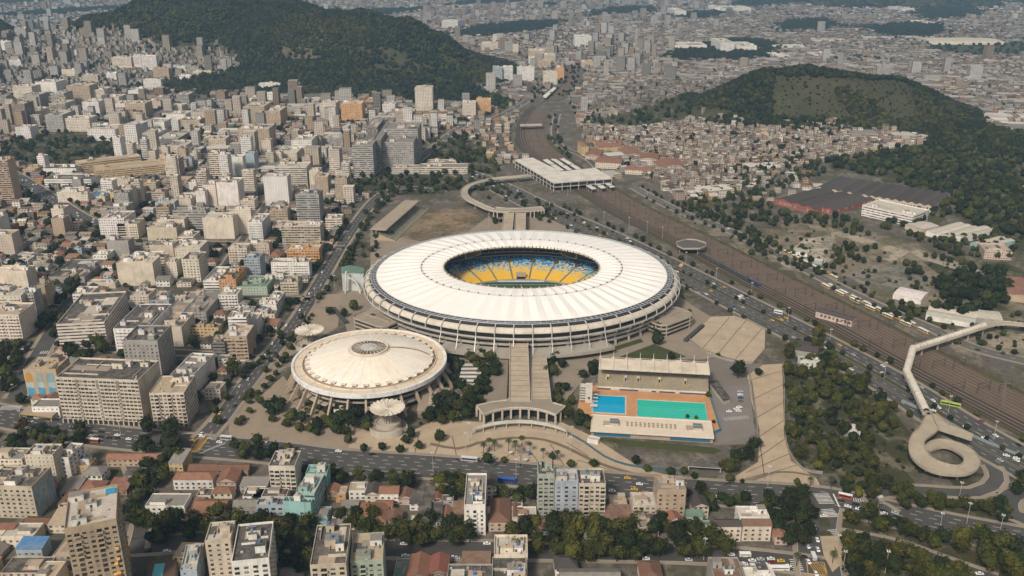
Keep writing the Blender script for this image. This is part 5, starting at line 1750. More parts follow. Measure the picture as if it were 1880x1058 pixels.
 if not parts_win and nf > 3 and f0 != 'paint' and side[0] != 'paint' and (f0 == 'facade_balcony' or near == 1 and rr.random() < 0.55):
  n = 1 if W < 9 else 2
  bw = W * (0.86 if n == 1 else 0.36)
  c3 = tuple(min(0.74, q * 1.08) for q in cw)
  b = MB()
  b.box(-bw / 2, bw / 2, -1.3, 0, -0.15, 0, c3, bottom=True)
  b.box(-bw / 2, bw / 2, -1.3, -1.18, 0, 0.95, c3)
  me = b.mesh('balcony')
  for fl in range(1, nf):
   for k in range(n):
    link('balcony', me, T, (0 if n == 1 else (k - 0.5) * W * 0.5, -D / 2 - 0.01, fl * Hh / nf))
 if parts_win:
  ws = []
  bayw = rr.choice((2.9, 3.3, 3.8))
  wd, ht = rr.choice(((1.5, 1.25), (1.9, 1.3), (1.2, 1.2), (2.3, 1.4)))
  wd = min(wd, bayw - 0.6)
  # front face, then the side turned to the view
  sidex = 1 if x < 0 else 3
  cols = []
  for face_i in (0, sidex):
   if side[face_i] == 'paint' and face_i:
    continue
   L = W if face_i == 0 else D
   nb = max(1, int((L - 0.8) / bayw))
   for k in range(nb):
    u = -L / 2 + L * (k + 0.5) / nb
    for fl in range(nf):
     ws.append((fl, k, face_i, u))
  bal = balc if balc is not None else rr.random() < 0.45
  bal = bal if bal != 'none' else False
  bcols = set()
  if bal:
   nb = max(1, int((W - 0.8) / bayw))
   bcols = {k for k in range(nb) if (k % 3 == 1)} or {0}
  ws.sort(key=lambda q: -q[0])
  rest = MB()
  for idx, (fl, k, fi, u) in enumerate(ws):
   z = fl * 3.0 + 0.95
   if z + ht > Hh - 0.2:
    continue
   v = rr.choices((0, 1, 2, 3), (5, 3, 3, 1))[0]
   if fi == 0:
    lx, ly, rz = u, -D / 2, 0
   elif fi == 1:
    lx, ly, rz = W / 2, u, PI / 2
   else:
    lx, ly, rz = -W / 2, u, -PI / 2
   w_, h_, z_ = (wd, ht, z)
   if fi == 0 and k in bcols:
    w_, h_, z_ = wd + 0.5, 2.0, fl * 3.0 + 0.25
   if idx < 88:
    link('window', window_mesh(w_, h_, v), T, (lx, ly - (0.0 if fi else 0.005), z_), rz)
    if rr.random() < 0.16 and not (fi == 0 and k in bcols):
     me = cached('air_conditioner|', lambda b_: b_.box(-0.42, 0.42, -0.4, 0, 0, 0.5, (0.5, 0.49, 0.46), 'metal', bottom=True))
     link('air_conditioner', me, T, (lx + (0.5 if fi == 0 else 0), ly - (0.01 if fi == 0 else 0), z_ - 0.62), rz)
    if fi == 0 and k in bcols and fl:
     c3 = tuple(min(0.72, q * 1.06) for q in cw)
     def bm_(b_, c3=c3, w_=w_):
      b_.box(-w_ / 2 - 0.5, w_ / 2 + 0.5, -1.2, 0, -0.15, 0.0, c3, bottom=True)
      b_.box(-w_ / 2 - 0.5, w_ / 2 + 0.5, -1.2, -1.08, 0, 0.95, c3)
      b_.box(-w_ / 2 - 0.5, -w_ / 2 - 0.4, -1.08, 0, 0, 0.95, c3)
      b_.box(w_ / 2 + 0.4, w_ / 2 + 0.5, -1.08, 0, 0, 0.95, c3)
     me = cached('balcony|%s' % id(T) + str(fl * 0) + str(w_), bm_)
     link('balcony', me, T, (lx, ly - 0.01, fl * 3.0 + 0.12))
   else:
    c_, s_ = math.cos(rz), math.sin(rz)
    pts = [(-w_ / 2, -0.05), (w_ / 2, -0.05)]
    pp = [(lx + p[0] * c_ - p[1] * s_, ly + p[0] * s_ + p[1] * c_) for p in pts]
    rest.face([(*pp[0], z_), (*pp[1], z_), (*pp[1], z_ + h_), (*pp[0], z_ + h_)], ((0.015, 0.016, 0.018), (0.05, 0.046, 0.04), (0.022, 0.02, 0.02), (0.26, 0.235, 0.2))[v], 'paint')
  if rest.f:
   kind(rest.build('windows', T), 'stuff')
 mark(x, y, W, D, yaw, 2.0)
 if not label:
  n = NUMW[min(nf, 20)]
  reg(T, f'{cname} {n} storey', f'{noun} with {rk} roof', x, y, zb + Hh)
 APTS.append(T)
 return T
def house(x, y, W, D, Hh, yaw, cname, roof='terracotta', style='gable', label=None, zb=None, near=1, axis=None, name='house', seed=None, noun='house', rise=None):
 rr = random.Random(seed if seed is not None else int(x * 11 + y * 5))
 zb = g1(x, y) if zb is None else zb
 T = thing(name, 'house' if name == 'house' else 'building', (x, y, zb), yaw, label, 'low houses' if name == 'house' else None)
 b = MB()
 cw = jit(PAL[cname], 0.08, rr)
 fm = 'facade_grid' if near and Hh > 3.5 else 'paint'
 if near >= 2:
  fm = 'paint'
 wall_box(b, W, D, -2, Hh, cw, [fm, 'paint' if rr.random() < 0.6 else fm, fm, 'paint'], 3.4, Hh + 2 if near < 2 else 3.0)
 if fm != 'paint':                                     # give the storeys their own rows of windows
  b = MB()
  wall_box(b, W, D, 0, Hh, cw, [fm, 'paint' if rr.random() < 0.6 else fm, fm, 'paint'], 3.4, 3.0)
  wall_box(b, W, D, -8 if zb > 1 else -1, 0, cw, ['paint'] * 4)
 rc = jit(ROOFC[roof], 0.12, rr)
 rb = MB()
 ax = axis or ('x' if W > D else 'y')
 if style == 'flat':
  parapet(b, W, D, Hh - 0.6, 0.6, 0.25, tuple(min(0.75, v * 1.06) for v in cw))
  flat_roof(rb, W - 0.5, D - 0.5, Hh - 0.55, rc, cw, rr)
  if near and rr.random() < 0.6 and W > 5:
   pw, pd = W * rr.uniform(0.25, 0.5), D * rr.uniform(0.25, 0.5)
   px, py = rr.uniform(-W / 2 + pw / 2 + .3, W / 2 - pw / 2 - .3), rr.uniform(-D / 2 + pd / 2 + .3, D / 2 - pd / 2 - .3)
   rb.box(px - pw / 2, px + pw / 2, py - pd / 2, py + pd / 2, Hh - 0.5, Hh + 1.6, jit(cw, 0.1, rr), 'paint', top=jit(ROOFC[rr.choice(('light', 'grey', 'tan', 'terracotta'))], 0.1, rr), topmat='roofing')
 elif style == 'shed':
  z0, z1 = Hh, Hh + 0.12 * D
  rb.face([(-W / 2 - .3, -D / 2 - .3, z0), (W / 2 + .3, -D / 2 - .3, z0), (W / 2 + .3, D / 2 + .3, z1), (-W / 2 - .3, D / 2 + .3, z1)], rc, 'roofing')
  rb.face([(-W / 2 - .3, -D / 2 - .3, z0 - 0.25), (W / 2 + .3, -D / 2 - .3, z0 - 0.25), (W / 2 + .3, -D / 2 - .3, z0), (-W / 2 - .3, -D / 2 - .3, z0)], rc, 'roofing')
  for sx in (-1, 1):
   ps = [(sx * W / 2, -D / 2, z0 - 0.1), (sx * W / 2, D / 2, z0 - 0.1), (sx * W / 2, D / 2, z1)]
   b.face(ps if sx > 0 else ps[::-1], cw, 'paint')
  b.face([(W / 2, D / 2, Hh), (-W / 2, D / 2, Hh), (-W / 2, D / 2, z1 - .05), (W / 2, D / 2, z1 - .05)], cw, 'paint')
 else:
  pitched(rb, W, D, Hh, rise or 0.24 * min(W, D), rc, 0.5, 0.9 if style == 'hip' else 0.0, ax, 'tiles', cw)
 b.build('wall', T)
 rb.build('roof', T)
 if near >= 2:
  nf = max(1, int(Hh / 3))
  nb = max(1, int(W / 3.4))
  for fl in range(nf):
   for k in range(nb):
    link('window', window_mesh(1.4, 1.2, rr.choice((0, 0, 1, 2))), T, (-W / 2 + W * (k + 0.5) / nb, -D / 2 - 0.005, fl * 3 + 1.0))
 mark(x, y, W, D, yaw, 1.0)
 if not label:
  reg(T, f'{cname}', f'{noun} with {roof} {style if style != "shed" else "sloping"} roof', x, y, zb + Hh)
 HOUSES.append(T)
 return T
def hit(px, py):
 """first point of the ground in a viewing direction"""
 ys = np.arange(400.0, 7000.0, 4.0)
 v = (CY - py) / F
 z = CAMZ + ys * (-ST + v * CT) / (CT + v * ST)
 x = (px - CX) / F * (ys * CT - (z - CAMZ) * ST)
 g = gz(x, ys)
 k = np.argmax(z <= g)
 return float(x[k]), float(ys[k]), float(g[k])
def box5(c, xl, xr, yf, yb, bot=None, h=None):
 """front top edge (xl..xr, yf), back roof edge yb and front bottom row -> centre, size, height"""
 xl, yf_ = cpx(c, xl, yf)
 xr, _ = cpx(c, xr, yf)
 _, yb_ = cpx(c, 0, yb)
 if h is None:
  _, bo = cpx(c, 0, bot)
  hx, Y, hz = hit((xl + xr) / 2, bo)
  h = max(3.0 + hz, height_from(Y, yf_))
  if hz > 0.5:
   d = Y * CT - (h - CAMZ) * ST
   W = (xr - xl) / F * d
   return ((xl + xr) / 2 - CX) / F * d, Y + 7, W, 14.0, h - g1(hx, Y + 7), 0.0
 x0, Y = at(xl, yf_, h)
 x1, _ = at(xr, yf_, h)
 Yb = at(CX, yb_, h)[1]
 D = max(4.0, Yb - Y)
 return (x0 + x1) / 2, Y + D / 2, x1 - x0, D, h, 0.0
def box7(c, flx, fly, frx, fry, blx, bly, bot=None, h=None):
 fl, fr, bl = cpx(c, flx, fly), cpx(c, frx, fry), cpx(c, blx, bly)
 if h is None:
  _, bo = cpx(c, 0, bot)
  h = max(3.0, height_from(at(CX, bo)[1], fl[1]))
 A, B_, C_ = np.array(at(*fl, h)), np.array(at(*fr, h)), np.array(at(*bl, h))
 e1, e2 = B_ - A, C_ - A
 a1 = math.atan2(e1[1], e1[0])
 a2 = math.atan2(-e2[0], e2[1])
 w1, w2 = np.linalg.norm(e1), np.linalg.norm(e2)
 yaw = (a1 * w1 + a2 * w2) / (w1 + w2)
 u, v = np.array((math.cos(yaw), math.sin(yaw))), np.array((-math.sin(yaw), math.cos(yaw)))
 ctr = A + u * w1 / 2 + v * w2 / 2
 return ctr[0], ctr[1], w1, w2, h, yaw
# named places that the labels point to
for p in (('the domed arena', 679, 668), ('the big stadium', 955, 500), ('the umbrella pavilion by the avenue', 712, 765), ('the far umbrella pavilion', 570, 605),
  ('the curved colonnade', 955, 765), ('the blue diving pool', 1116, 742), ('the green lane pool', 1235, 752), ('the spiral footbridge', 1735, 830),
  ('the roofed footbridge', 1680, 680), ('the white roofed station', 1035, 315), ('the tan corner tower', 180, 960), ('the blue mural block', 60, 920),
  ('the brick slab block on pilotis', 185, 735), ('the white balcony block', 320, 745), ('the grey gridded block', 275, 650), ('the long beige office block', 165, 595),
  ('the teal building', 560, 905), ('the slim white block', 875, 930), ('the pale green tower', 1003, 900), ('the twin white walk-ups', 1365, 970),
  ('the yellow civic building', 230, 305), ('the university slabs', 705, 275), ('the tall white hillside tower', 778, 185), ('the black roofed workshop', 1610, 345),
  ('the red sheds', 1500, 365), ('the athletics grandstand', 725, 400), ('the green roofed hall', 648, 512), ('the far left highway', 100, 370),
  ('the large blank cream block', 268, 500), ('the paved walk by the park', 1415, 770), ('the avenue crossing', 1515, 920), ('the ruined tiled house', 243, 850),
  ('the yellow box junction', 360, 815), ('the far rail curve', 980, 230), ('the grassy hill', 1560, 180), ('the big wooded hill', 480, 80),
  ('the pale housing rows', 1160, 290), ('the parked bus row', 1620, 580), ('the upper paved yard', 1340, 615), ('the spiral slip road', 1860, 930),
  ('the orange block', 572, 470), ('the striped dark tower', 560, 385), ('the white gridded tower', 395, 345), ('the tan edge tower', 8, 335)):
 anchor(*p)
# (corner code, numbers, colour, facade, roof, near, blank sides, label)
N_ = None
FRONT = [
 ('7', ('P', 118, 975, 213, 962, 116, 911), dict(h=56), 'tan', 'facade_balcony', 'light', 2, N_, 'tall tan corner tower with orange awnings at lower left'),
 ('7', ('P', -30, 893, 58, 896, 9, 857), dict(bot=950), 'beige', 'facade_grid', 'dark', 2, (0, 1, 0, 0), 'beige block with pale blue mural on its side wall'),
 ('5', ('P', 45, 97, 838, 818), dict(bot=890), 'cream', 'facade_small', 'dark', 1, N_, N_),
 ('5', ('P', -25, 40, 845, 824), dict(bot=893), 'cream', 'facade_grid', 'grey', 1, N_, N_),
 ('7', ('P', 104, 842, 126, 843, 133, 816), dict(bot=877), 'white', 'facade_small', 'dark', 2, (1, 0, 0, 0), N_),
 ('5', ('P', 130, 165, 858, 843), dict(bot=872), 'yellow', 'facade_small', 'tan', 1, N_, N_),
 ('5', ('P', 493, 541, 858, 830), dict(bot=902), 'cream', 'facade_grid', 'dark', 2, (0, 1, 0, 1), 'cream six storey block with tall blank white side wall'),
 ('7', ('P', 519, 922, 571, 924, 527, 913), dict(bot=955), 'teal', 'paint', 'dark', 1, (1, 1, 1, 1), N_),
 ('7', ('P', 543, 907, 577, 909, 563, 871), dict(bot=948), 'teal', 'facade_band', 'light', 1, (0, 0, 0, 0), 'long teal building with banded side and grey roof'),
 ('5', ('P', 561, 600, 872, 855), dict(bot=908), 'teal', 'paint', 'grey', 1, (1, 1, 1, 1), N_),
 ('5', ('P', 470, 520, 929, 916), dict(bot=952), 'blue', 'facade_grid', 'dark', 2, N_, N_),
 ('7', ('P', 376, 996, 422, 995, 383, 962), dict(h=34), 'beige', 'facade_grid', 'light', 2, (0, 1, 0, 0), N_),
 ('7', ('P', 425, 1035, 493, 1031, 433, 967), dict(h=32), 'white', 'facade_grid', 'dark', 2, (0, 0, 0, 0), N_),
 ('7', ('P', 331, 1051, 361, 1048, 341, 1003), dict(h=18), 'blue', 'facade_small', 'light', 1, N_, N_),
 ('7', ('P', 569, 1040, 634, 1042, 574, 967), dict(h=34), 'beige', 'facade_small', 'dark', 2, N_, N_),
 ('7', ('P', 643, 1034, 703, 1032, 645, 983), dict(h=28), 'green', 'facade_wide', 'tan', 2, N_, N_),
 ('5', ('P', 852, 891, 930, 872), dict(bot=985), 'white', 'facade_grid', 'grey', 2, (0, 0, 0, 1), 'slim white block with small blue roof pool'),
 ('5', ('P', 988, 1018, 873, 848), dict(bot=953), 'green', 'facade_grid', 'dark', 2, N_, 'pale green eleven storey tower beside the avenue'),
 ('5', ('P', 1019, 1062, 886, 863), dict(bot=957), 'blue', 'facade_wide', 'light', 2, N_, N_),
 ('5', ('P', 1063, 1112, 891, 863), dict(bot=960), 'beige', 'facade_balcony', 'dark', 2, N_, N_),
 ('5', ('P', 1162, 1205, 930, 906), dict(bot=962), 'beige', 'facade_balcony', 'light', 2, N_, N_),
 ('5', ('P', 1207, 1260, 903, 877), dict(bot=964), 'tan', 'facade_grid', 'grey', 2, N_, N_),
 ('5', ('P', 1358, 1413, 951, 931), dict(h=13), 'white', 'facade_small', 'light', 1, N_, N_),
 ('5', ('P', 907, 969, 1022, 985), dict(h=13), 'cream', 'paint', 'light', 1, (1, 1, 1, 1), N_),
 ('5', ('P', 903, 967, 1066, 1024), dict(h=12), 'beige', 'paint', 'dark', 1, (1, 1, 1, 1), N_),
 ('5', ('P', 820, 904, 1072, 1038), dict(h=13), 'grey', 'facade_grid', 'dark', 1, N_, N_),
 ('5', ('P', 1317, 1374, 1080, 1025), dict(h=13), 'grey', 'paint', 'brown', 1, (1, 1, 1, 1), N_),
 ('5', ('P', 1377, 1434, 1085, 1044), dict(h=8), 'white', 'facade_grid', 'white', 1, N_, N_),
 ('7', ('P', 102, 695, 252, 702, 145, 659), dict(bot=776), 'cream', 'facade_wide', 'dark', 2, (0, 1, 0, 0), 'long beige ten storey slab block with white end wall on pilotis'),
 ('7', ('P', 274, 724, 336, 725, 292, 692), dict(bot=785), 'cream', 'facade_balcony', 'tan', 2, (0, 0, 0, 0), 'cream block with curved white balconies beside the side street'),
 ('7', ('P', 313, 690, 352, 694, 350, 650), dict(bot=722), 'white', 'paint', 'grey', 1, (1, 1, 1, 1), N_),
 ('5', ('P', 42, 102, 680, 657), dict(bot=737), 'tan', 'facade_grid', 'tan', 1, (1, 0, 0, 0), 'ochre block with tall painted blue arches on its front'),
]
LEFTD = [
 ('7', ('D', 303, 758, 560, 748, 436, 590), dict(bot=892), 'cream', 'facade_band', 'dark', 1, (0, 0, 0, 0), 'long beige office block with dark patched roof'),
 ('7', ('D', 660, 846, 852, 842, 752, 762), dict(bot=1040), 'grey', 'facade_grid', 'dark', 2, (0, 0, 0, 0), 'grey gridded nine storey block with many small windows'),
 ('5', ('D', 625, 822, 424, 388), dict(bot=545), 'cream', 'facade_grid', 'light', 1, (1, 0, 0, 0), 'large blank cream block with windowed right side'),
 ('5', ('D', 940, 1078, 345, 302), dict(bot=440), 'cream', 'facade_small', 'light', 1, N_, N_),
 ('5', ('D', 805, 932, 328, 300), dict(bot=402), 'beige', 'paint', 'grey', 1, (1, 0, 0, 0), N_),
 ('5', ('D', 1090, 1255, 180, 152), dict(bot=295), 'cream', 'facade_small', 'light', 0, (1, 0, 0, 0), N_),
 ('5', ('D', 1257, 1350, 132, 124), dict(bot=265), 'cream', 'facade_small', 'light', 0, N_, N_),
 ('5', ('D', 1336, 1412, 206, 158), dict(bot=300), 'white', 'facade_grid', 'light', 1, N_, N_),
 ('5', ('D', 1592, 1718, 55, 26), dict(bot=215), 'grey', 'facade_band', 'dark', 1, N_, 'striped dark banded tower left of the side street'),
 ('5', ('D', 1516, 1725, 226, 198), dict(bot=330), 'beige', 'facade_balcony', 'light', 1, N_, N_),
 ('5', ('D', 1545, 1720, 352, 326), dict(bot=430), 'orange', 'facade_grid', 'light', 1, N_, 'orange and cream low block near the side street'),
 ('5', ('D', 1460, 1665, 420, 398), dict(bot=502), 'white', 'facade_small', 'grey', 1, N_, N_),
 ('5', ('D', 530, 668, 186, 142), dict(bot=290), 'white', 'facade_grid', 'light', 1, N_, N_),
 ('5', ('D', 632, 738, 212, 182), dict(bot=290), 'cream', 'facade_small', 'dark', 1, N_, N_),
 ('5', ('D', 790, 950, 232, 206), dict(bot=302), 'beige', 'paint', 'dark', 1, N_, N_),
 ('5', ('D', 845, 992, 188, 166), dict(bot=268), 'cream', 'facade_small', 'tan', 0, N_, N_),
 ('5', ('D', 930, 1110, 142, 124), dict(bot=252), 'grey', 'facade_band', 'grey', 0, N_, N_),
 ('5', ('D', 836, 940, 96, 78), dict(bot=165), 'blue', 'facade_grid', 'light', 0, N_, N_),
 ('5', ('D', 942, 1028, 80, 45), dict(bot=135), 'cream', 'paint', 'light', 0, N_, N_),
 ('5', ('D', 1052, 1104, 36, 22), dict(bot=130), 'white', 'paint', 'light', 0, (1, 0, 0, 0), N_),
 ('5', ('D', 572, 690, 306, 282), dict(bot=398), 'grey', 'paint', 'tan', 0, (1, 1, 1, 1), N_),
 ('5', ('D', -40, 140, 468, 435), dict(bot=575), 'cream', 'paint', 'light', 1, (1, 0, 0, 0), N_),
 ('5', ('D', 182, 240, 548, 512), dict(bot=690), 'tan', 'facade_grid', 'grey', 1, (1, 0, 0, 0), N_),
 ('5', ('D', -40, 112, 600, 558), dict(bot=762), 'cream', 'facade_small', 'light', 1, N_, N_),
 ('5', ('D', 90, 180, 590, 560), dict(bot=740), 'grey', 'facade_grid', 'grey', 1, N_, N_),
 ('5', ('D', -60, 100, 705, 640), dict(bot=850), 'cream', 'facade_grid', 'tan', 1, N_, N_),
 ('5', ('D', -60, 62, 270, 245), dict(bot=388), 'beige', 'facade_small', 'tan', 0, N_, N_),
 ('5', ('D', 610, 800, 778, 645), dict(bot=920), 'white', 'facade_small', 'dark', 1, (0, 1, 0, 0), N_),
 ('5', ('D', 868, 978, 772, 692), dict(bot=872), 'cream', 'facade_grid', 'tan', 1, (1, 0, 0, 0), N_),
 ('5', ('D', 985, 1110, 690, 565), dict(bot=762), 'grey', 'facade_grid', 'grey', 1, (0, 0, 0, 0), N_),
 ('5', ('D', 995, 1178, 772, 752), dict(bot=828), 'yellow', 'facade_grid', 'dark', 1, N_, N_),
 ('5', ('D', 1200, 1330, 818, 758), dict(bot=945), 'tan', 'facade_wide', 'light', 1, N_, N_),
 ('5', ('D', 1145, 1210, 852, 836), dict(bot=965), 'dark grey', 'facade_band', 'grey', 1, N_, N_),
 ('5', ('D', 1248, 1385, 732, 692), dict(bot=830), 'white', 'paint', 'light', 1, (1, 0, 0, 0), N_),
 ('5', ('D', 1425, 1490, 650, 575), dict(bot=715), 'white', 'facade_band', 'light', 1, (1, 0, 0, 0), N_),
 ('5', ('D', 1370, 1480, 700, 672), dict(bot=742), 'cream', 'facade_small', 'terracotta', 1, N_, N_),
 ('5', ('D', 898, 1050, 682, 580), dict(bot=732), 'pinkish', 'facade_grid', 'grey', 1, N_, N_),
 ('5', ('D', 1095, 1180, 522, 445), dict(bot=585), 'white', 'facade_band', 'grey', 1, N_, N_),
 ('5', ('D', 1180, 1270, 512, 440), dict(bot=598), 'orange', 'facade_grid', 'dark', 1, N_, N_),
 ('5', ('D', 1270, 1440, 552, 492), dict(bot=600), 'green', 'facade_small', 'green', 1, N_, N_),
 ('5', ('D', 700, 800, 602, 562), dict(bot=645), 'cream', 'facade_grid', 'light', 1, N_, N_),
 ('5', ('D', 500, 576, 382, 352), dict(bot=430), 'white', 'facade_grid', 'light', 0, N_, N_),
 ('5', ('D', 262, 455, 500, 405), dict(bot=532), 'grey', 'paint', 'dark', 1, (1, 1, 1, 1), N_),
 ('5', ('D', 470, 620, 530, 512), dict(bot=565), 'cream', 'paint', 'light', 0, N_, N_),
 ('5', ('D', 305, 440, 42, 16), dict(bot=95), 'cream', 'paint', 'white', 0, N_, N_),
 ('5', ('D', 470, 565, 66, 34), dict(bot=92), 'cream', 'paint', 'blue', 0, N_, N_),
 ('5', ('D', 592, 735, 42, 4), dict(bot=88), 'yellow', 'facade_small', 'dark', 0, N_, N_),
 ('5', ('D', 1230, 1330, 345, 318), dict(bot=430), 'cream', 'facade_grid', 'grey', 1, N_, N_),
 ('5', ('D', 1340, 1450, 320, 300), dict(bot=400), 'beige', 'facade_grid', 'light', 0, N_, N_),
 ('5', ('D', 700, 860, 385, 360), dict(bot=440), 'white', 'facade_small', 'light', 0, N_, N_),
 ('5', ('D', 885, 950, 420, 395), dict(bot=500), 'cream', 'facade_small', 'grey', 0, N_, N_),
]
UPA = [
 ('7', ('A', 420, 885, 755, 842, 425, 868), dict(bot=935), 'yellow', 'facade_band', 'light', 0, (0, 0, 0, 0), 'long yellow terraced civic building, rear wing'),
 ('7', ('A', 505, 925, 935, 880, 525, 895), dict(bot=985), 'yellow', 'facade_band', 'tan', 0, (0, 0, 0, 0), 'long yellow terraced civic building, front wing'),
 ('5', ('A', 785, 915, 872, 835), dict(bot=905), 'yellow', 'facade_band', 'light', 0, N_, N_),
 ('5', ('A', 230, 410, 912, 890), dict(bot=948), 'white', 'facade_small', 'dark', 0, N_, N_),
 ('5', ('A', 237, 490, 972, 942), dict(bot=1010), 'white', 'facade_band', 'dark', 0, N_, N_),
 ('5', ('A', 120, 190, 916, 896), dict(bot=946), 'tan', 'facade_grid', 'tan', 0, N_, N_),
 ('5', ('A', 866, 1012, 976, 952), dict(bot=1030), 'brown', 'facade_band', 'tan', 0, N_, N_),
 ('5', ('A', 555, 690, 985, 960), dict(bot=1010), 'cream', 'facade_small', 'light', 0, N_, N_),
 ('5', ('A', -30, 38, 868, 850), dict(bot=1105), 'tan', 'facade_balcony', 'tan', 0, N_, 'tall tan tower at the left edge beside the highway'),
 ('5', ('A', 468, 620, 702, 672), dict(bot=762), 'white', 'facade_grid', 'light', 0, N_, N_),
 ('5', ('A', 1165, 1280, 990, 962), dict(bot=1125), 'white', 'facade_small', 'light', 0, (1, 0, 0, 0), N_),
 ('5', ('A', 1090, 1160, 1000, 975), dict(bot=1115), 'cream', 'facade_small', 'grey', 0, N_, N_),
 ('5', ('A', 1418, 1548, 956, 936), dict(bot=1110), 'white', 'facade_small', 'light', 0, N_, 'white gridded tower with narrow dark window strip'),
 ('5', ('A', 1480, 1652, 905, 878), dict(bot=1025), 'cream', 'facade_balcony', 'light', 0, N_, N_),
 ('5', ('A', 1112, 1225, 832, 805), dict(bot=950), 'dark grey', 'facade_band', 'grey', 0, N_, N_),
 ('5', ('A', 1212, 1308, 850, 838), dict(bot=962), 'white', 'paint', 'light', 0, (1, 0, 0, 0), N_),
] + [('5', ('A', a, b_, c_, d_), dict(bot=e), cn, fc, 'light', 0, N_, N_) for a, b_, c_, d_, e, cn, fc in (
 (355, 480, 465, 450, 595, 'tan', 'facade_grid'), (270, 345, 505, 490, 620, 'grey', 'facade_band'), (190, 300, 452, 436, 520, 'white', 'facade_small'),
 (65, 170, 470, 456, 545, 'cream', 'facade_grid'), (125, 210, 515, 500, 600, 'grey', 'facade_grid'), (480, 560, 486, 470, 590, 'cream', 'facade_wide'),
 (540, 640, 526, 510, 600, 'cream', 'facade_grid'), (440, 530, 552, 540, 625, 'white', 'paint'), (600, 705, 312, 288, 372, 'cream', 'facade_wide'),
 (715, 757, 298, 286, 362, 'white', 'facade_wide'), (760, 840, 302, 290, 378, 'white', 'facade_wide'), (822, 908, 372, 356, 432, 'tan', 'facade_wide'),
 (770, 866, 432, 416, 502, 'white', 'facade_grid'), (672, 780, 562, 545, 640, 'tan', 'facade_grid'), (690, 750, 492, 476, 530, 'white', 'facade_small'),
 (950, 1016, 512, 499, 572, 'grey', 'facade_band'), (1160, 1210, 496, 486, 556, 'brown', 'facade_grid'), (1028, 1145, 606, 590, 672, 'beige', 'facade_grid'),
 (666, 740, 682, 655, 752, 'white', 'facade_grid'), (780, 884, 662, 640, 700, 'white', 'paint'), (762, 850, 722, 697, 776, 'white', 'paint'),
 (832, 960, 752, 716, 802, 'dark grey', 'facade_band'), (876, 1000, 790, 758, 838, 'cream', 'facade_grid'), (995, 1080, 812, 790, 866, 'dark grey', 'facade_grid'),
 (1310, 1424, 578, 552, 692, 'tan', 'facade_grid'), (1416, 1510, 602, 576, 692, 'tan', 'facade_grid'), (1280, 1354, 697, 672, 812, 'tan', 'facade_grid'),
 (1356, 1450, 697, 672, 822, 'tan', 'facade_grid'), (1524, 1710, 582, 562, 626, 'grey', 'facade_wide'), (1720, 1810, 562, 546, 652, 'cream', 'facade_grid'),
 (1400, 1470, 516, 502, 556, 'white', 'facade_grid'), (1345, 1415, 532, 519, 562, 'white', 'paint'), (1395, 1510, 452, 438, 486, 'white', 'facade_grid'),
 (1552, 1614, 452, 439, 506, 'grey', 'facade_grid'), (1570, 1680, 762, 732, 850, 'white', 'facade_grid'), (1484, 1600, 827, 796, 882, 'cream', 'facade_grid'),
 (1740, 1848, 747, 727, 802, 'grey', 'facade_wide'), (1665, 1722, 922, 906, 1022, 'cream', 'facade_small'), (1695, 1766, 957, 936, 1062, 'tan', 'facade_grid'),
 (1805, 1870, 967, 942, 1085, 'tan', 'facade_grid'), (58, 130, 562, 546, 690, 'brown', 'facade_grid'), (80, 160, 692, 676, 752, 'white', 'facade_grid'),
 (250, 345, 286, 269, 322, 'tan', 'facade_wide'), (365, 412, 276, 263, 306, 'white', 'paint'), (0, 52, 222, 206, 272, 'white', 'facade_grid'),
 (75, 135, 152, 136, 195, 'grey', 'facade_grid'), (1025, 1070, 362, 350, 397, 'grey', 'facade_grid'), (345, 480, 642, 625, 710, 'cream', 'facade_grid'),
 (240, 335, 622, 595, 712, 'grey', 'facade_grid'), (262, 350, 560, 540, 660, 'beige', 'facade_balcony'), (160, 215, 600, 580, 660, 'cream', 'facade_grid'),
 (620, 680, 560, 545, 610, 'white', 'paint'), (795, 865, 545, 520, 590, 'pinkish', 'facade_small'), (900, 1000, 620, 600, 672, 'white', 'paint'),
 (965, 1075, 650, 632, 695, 'tan', 'facade_grid'), (1150, 1180, 622, 612, 660, 'white', 'facade_grid'), (910, 980, 575, 560, 612, 'cream', 'facade_grid'),
 (570, 625, 398, 385, 432, 'white', 'facade_grid'), (440, 525, 408, 392, 450, 'beige', 'facade_grid'), (330, 405, 380, 366, 412, 'cream', 'facade_grid'),
 (40, 110, 330, 316, 362, 'white', 'facade_grid'), (965, 1030, 410, 398, 440, 'white', 'facade_grid'), (930, 1000, 360, 350, 392, 'white', 'facade_grid'),
 (1040, 1180, 388, 375, 412, 'cream', 'facade_grid'), (1600, 1720, 542, 528, 566, 'white', 'facade_grid'), (1115, 1215, 752, 735, 812, 'beige', 'facade_wide'))]
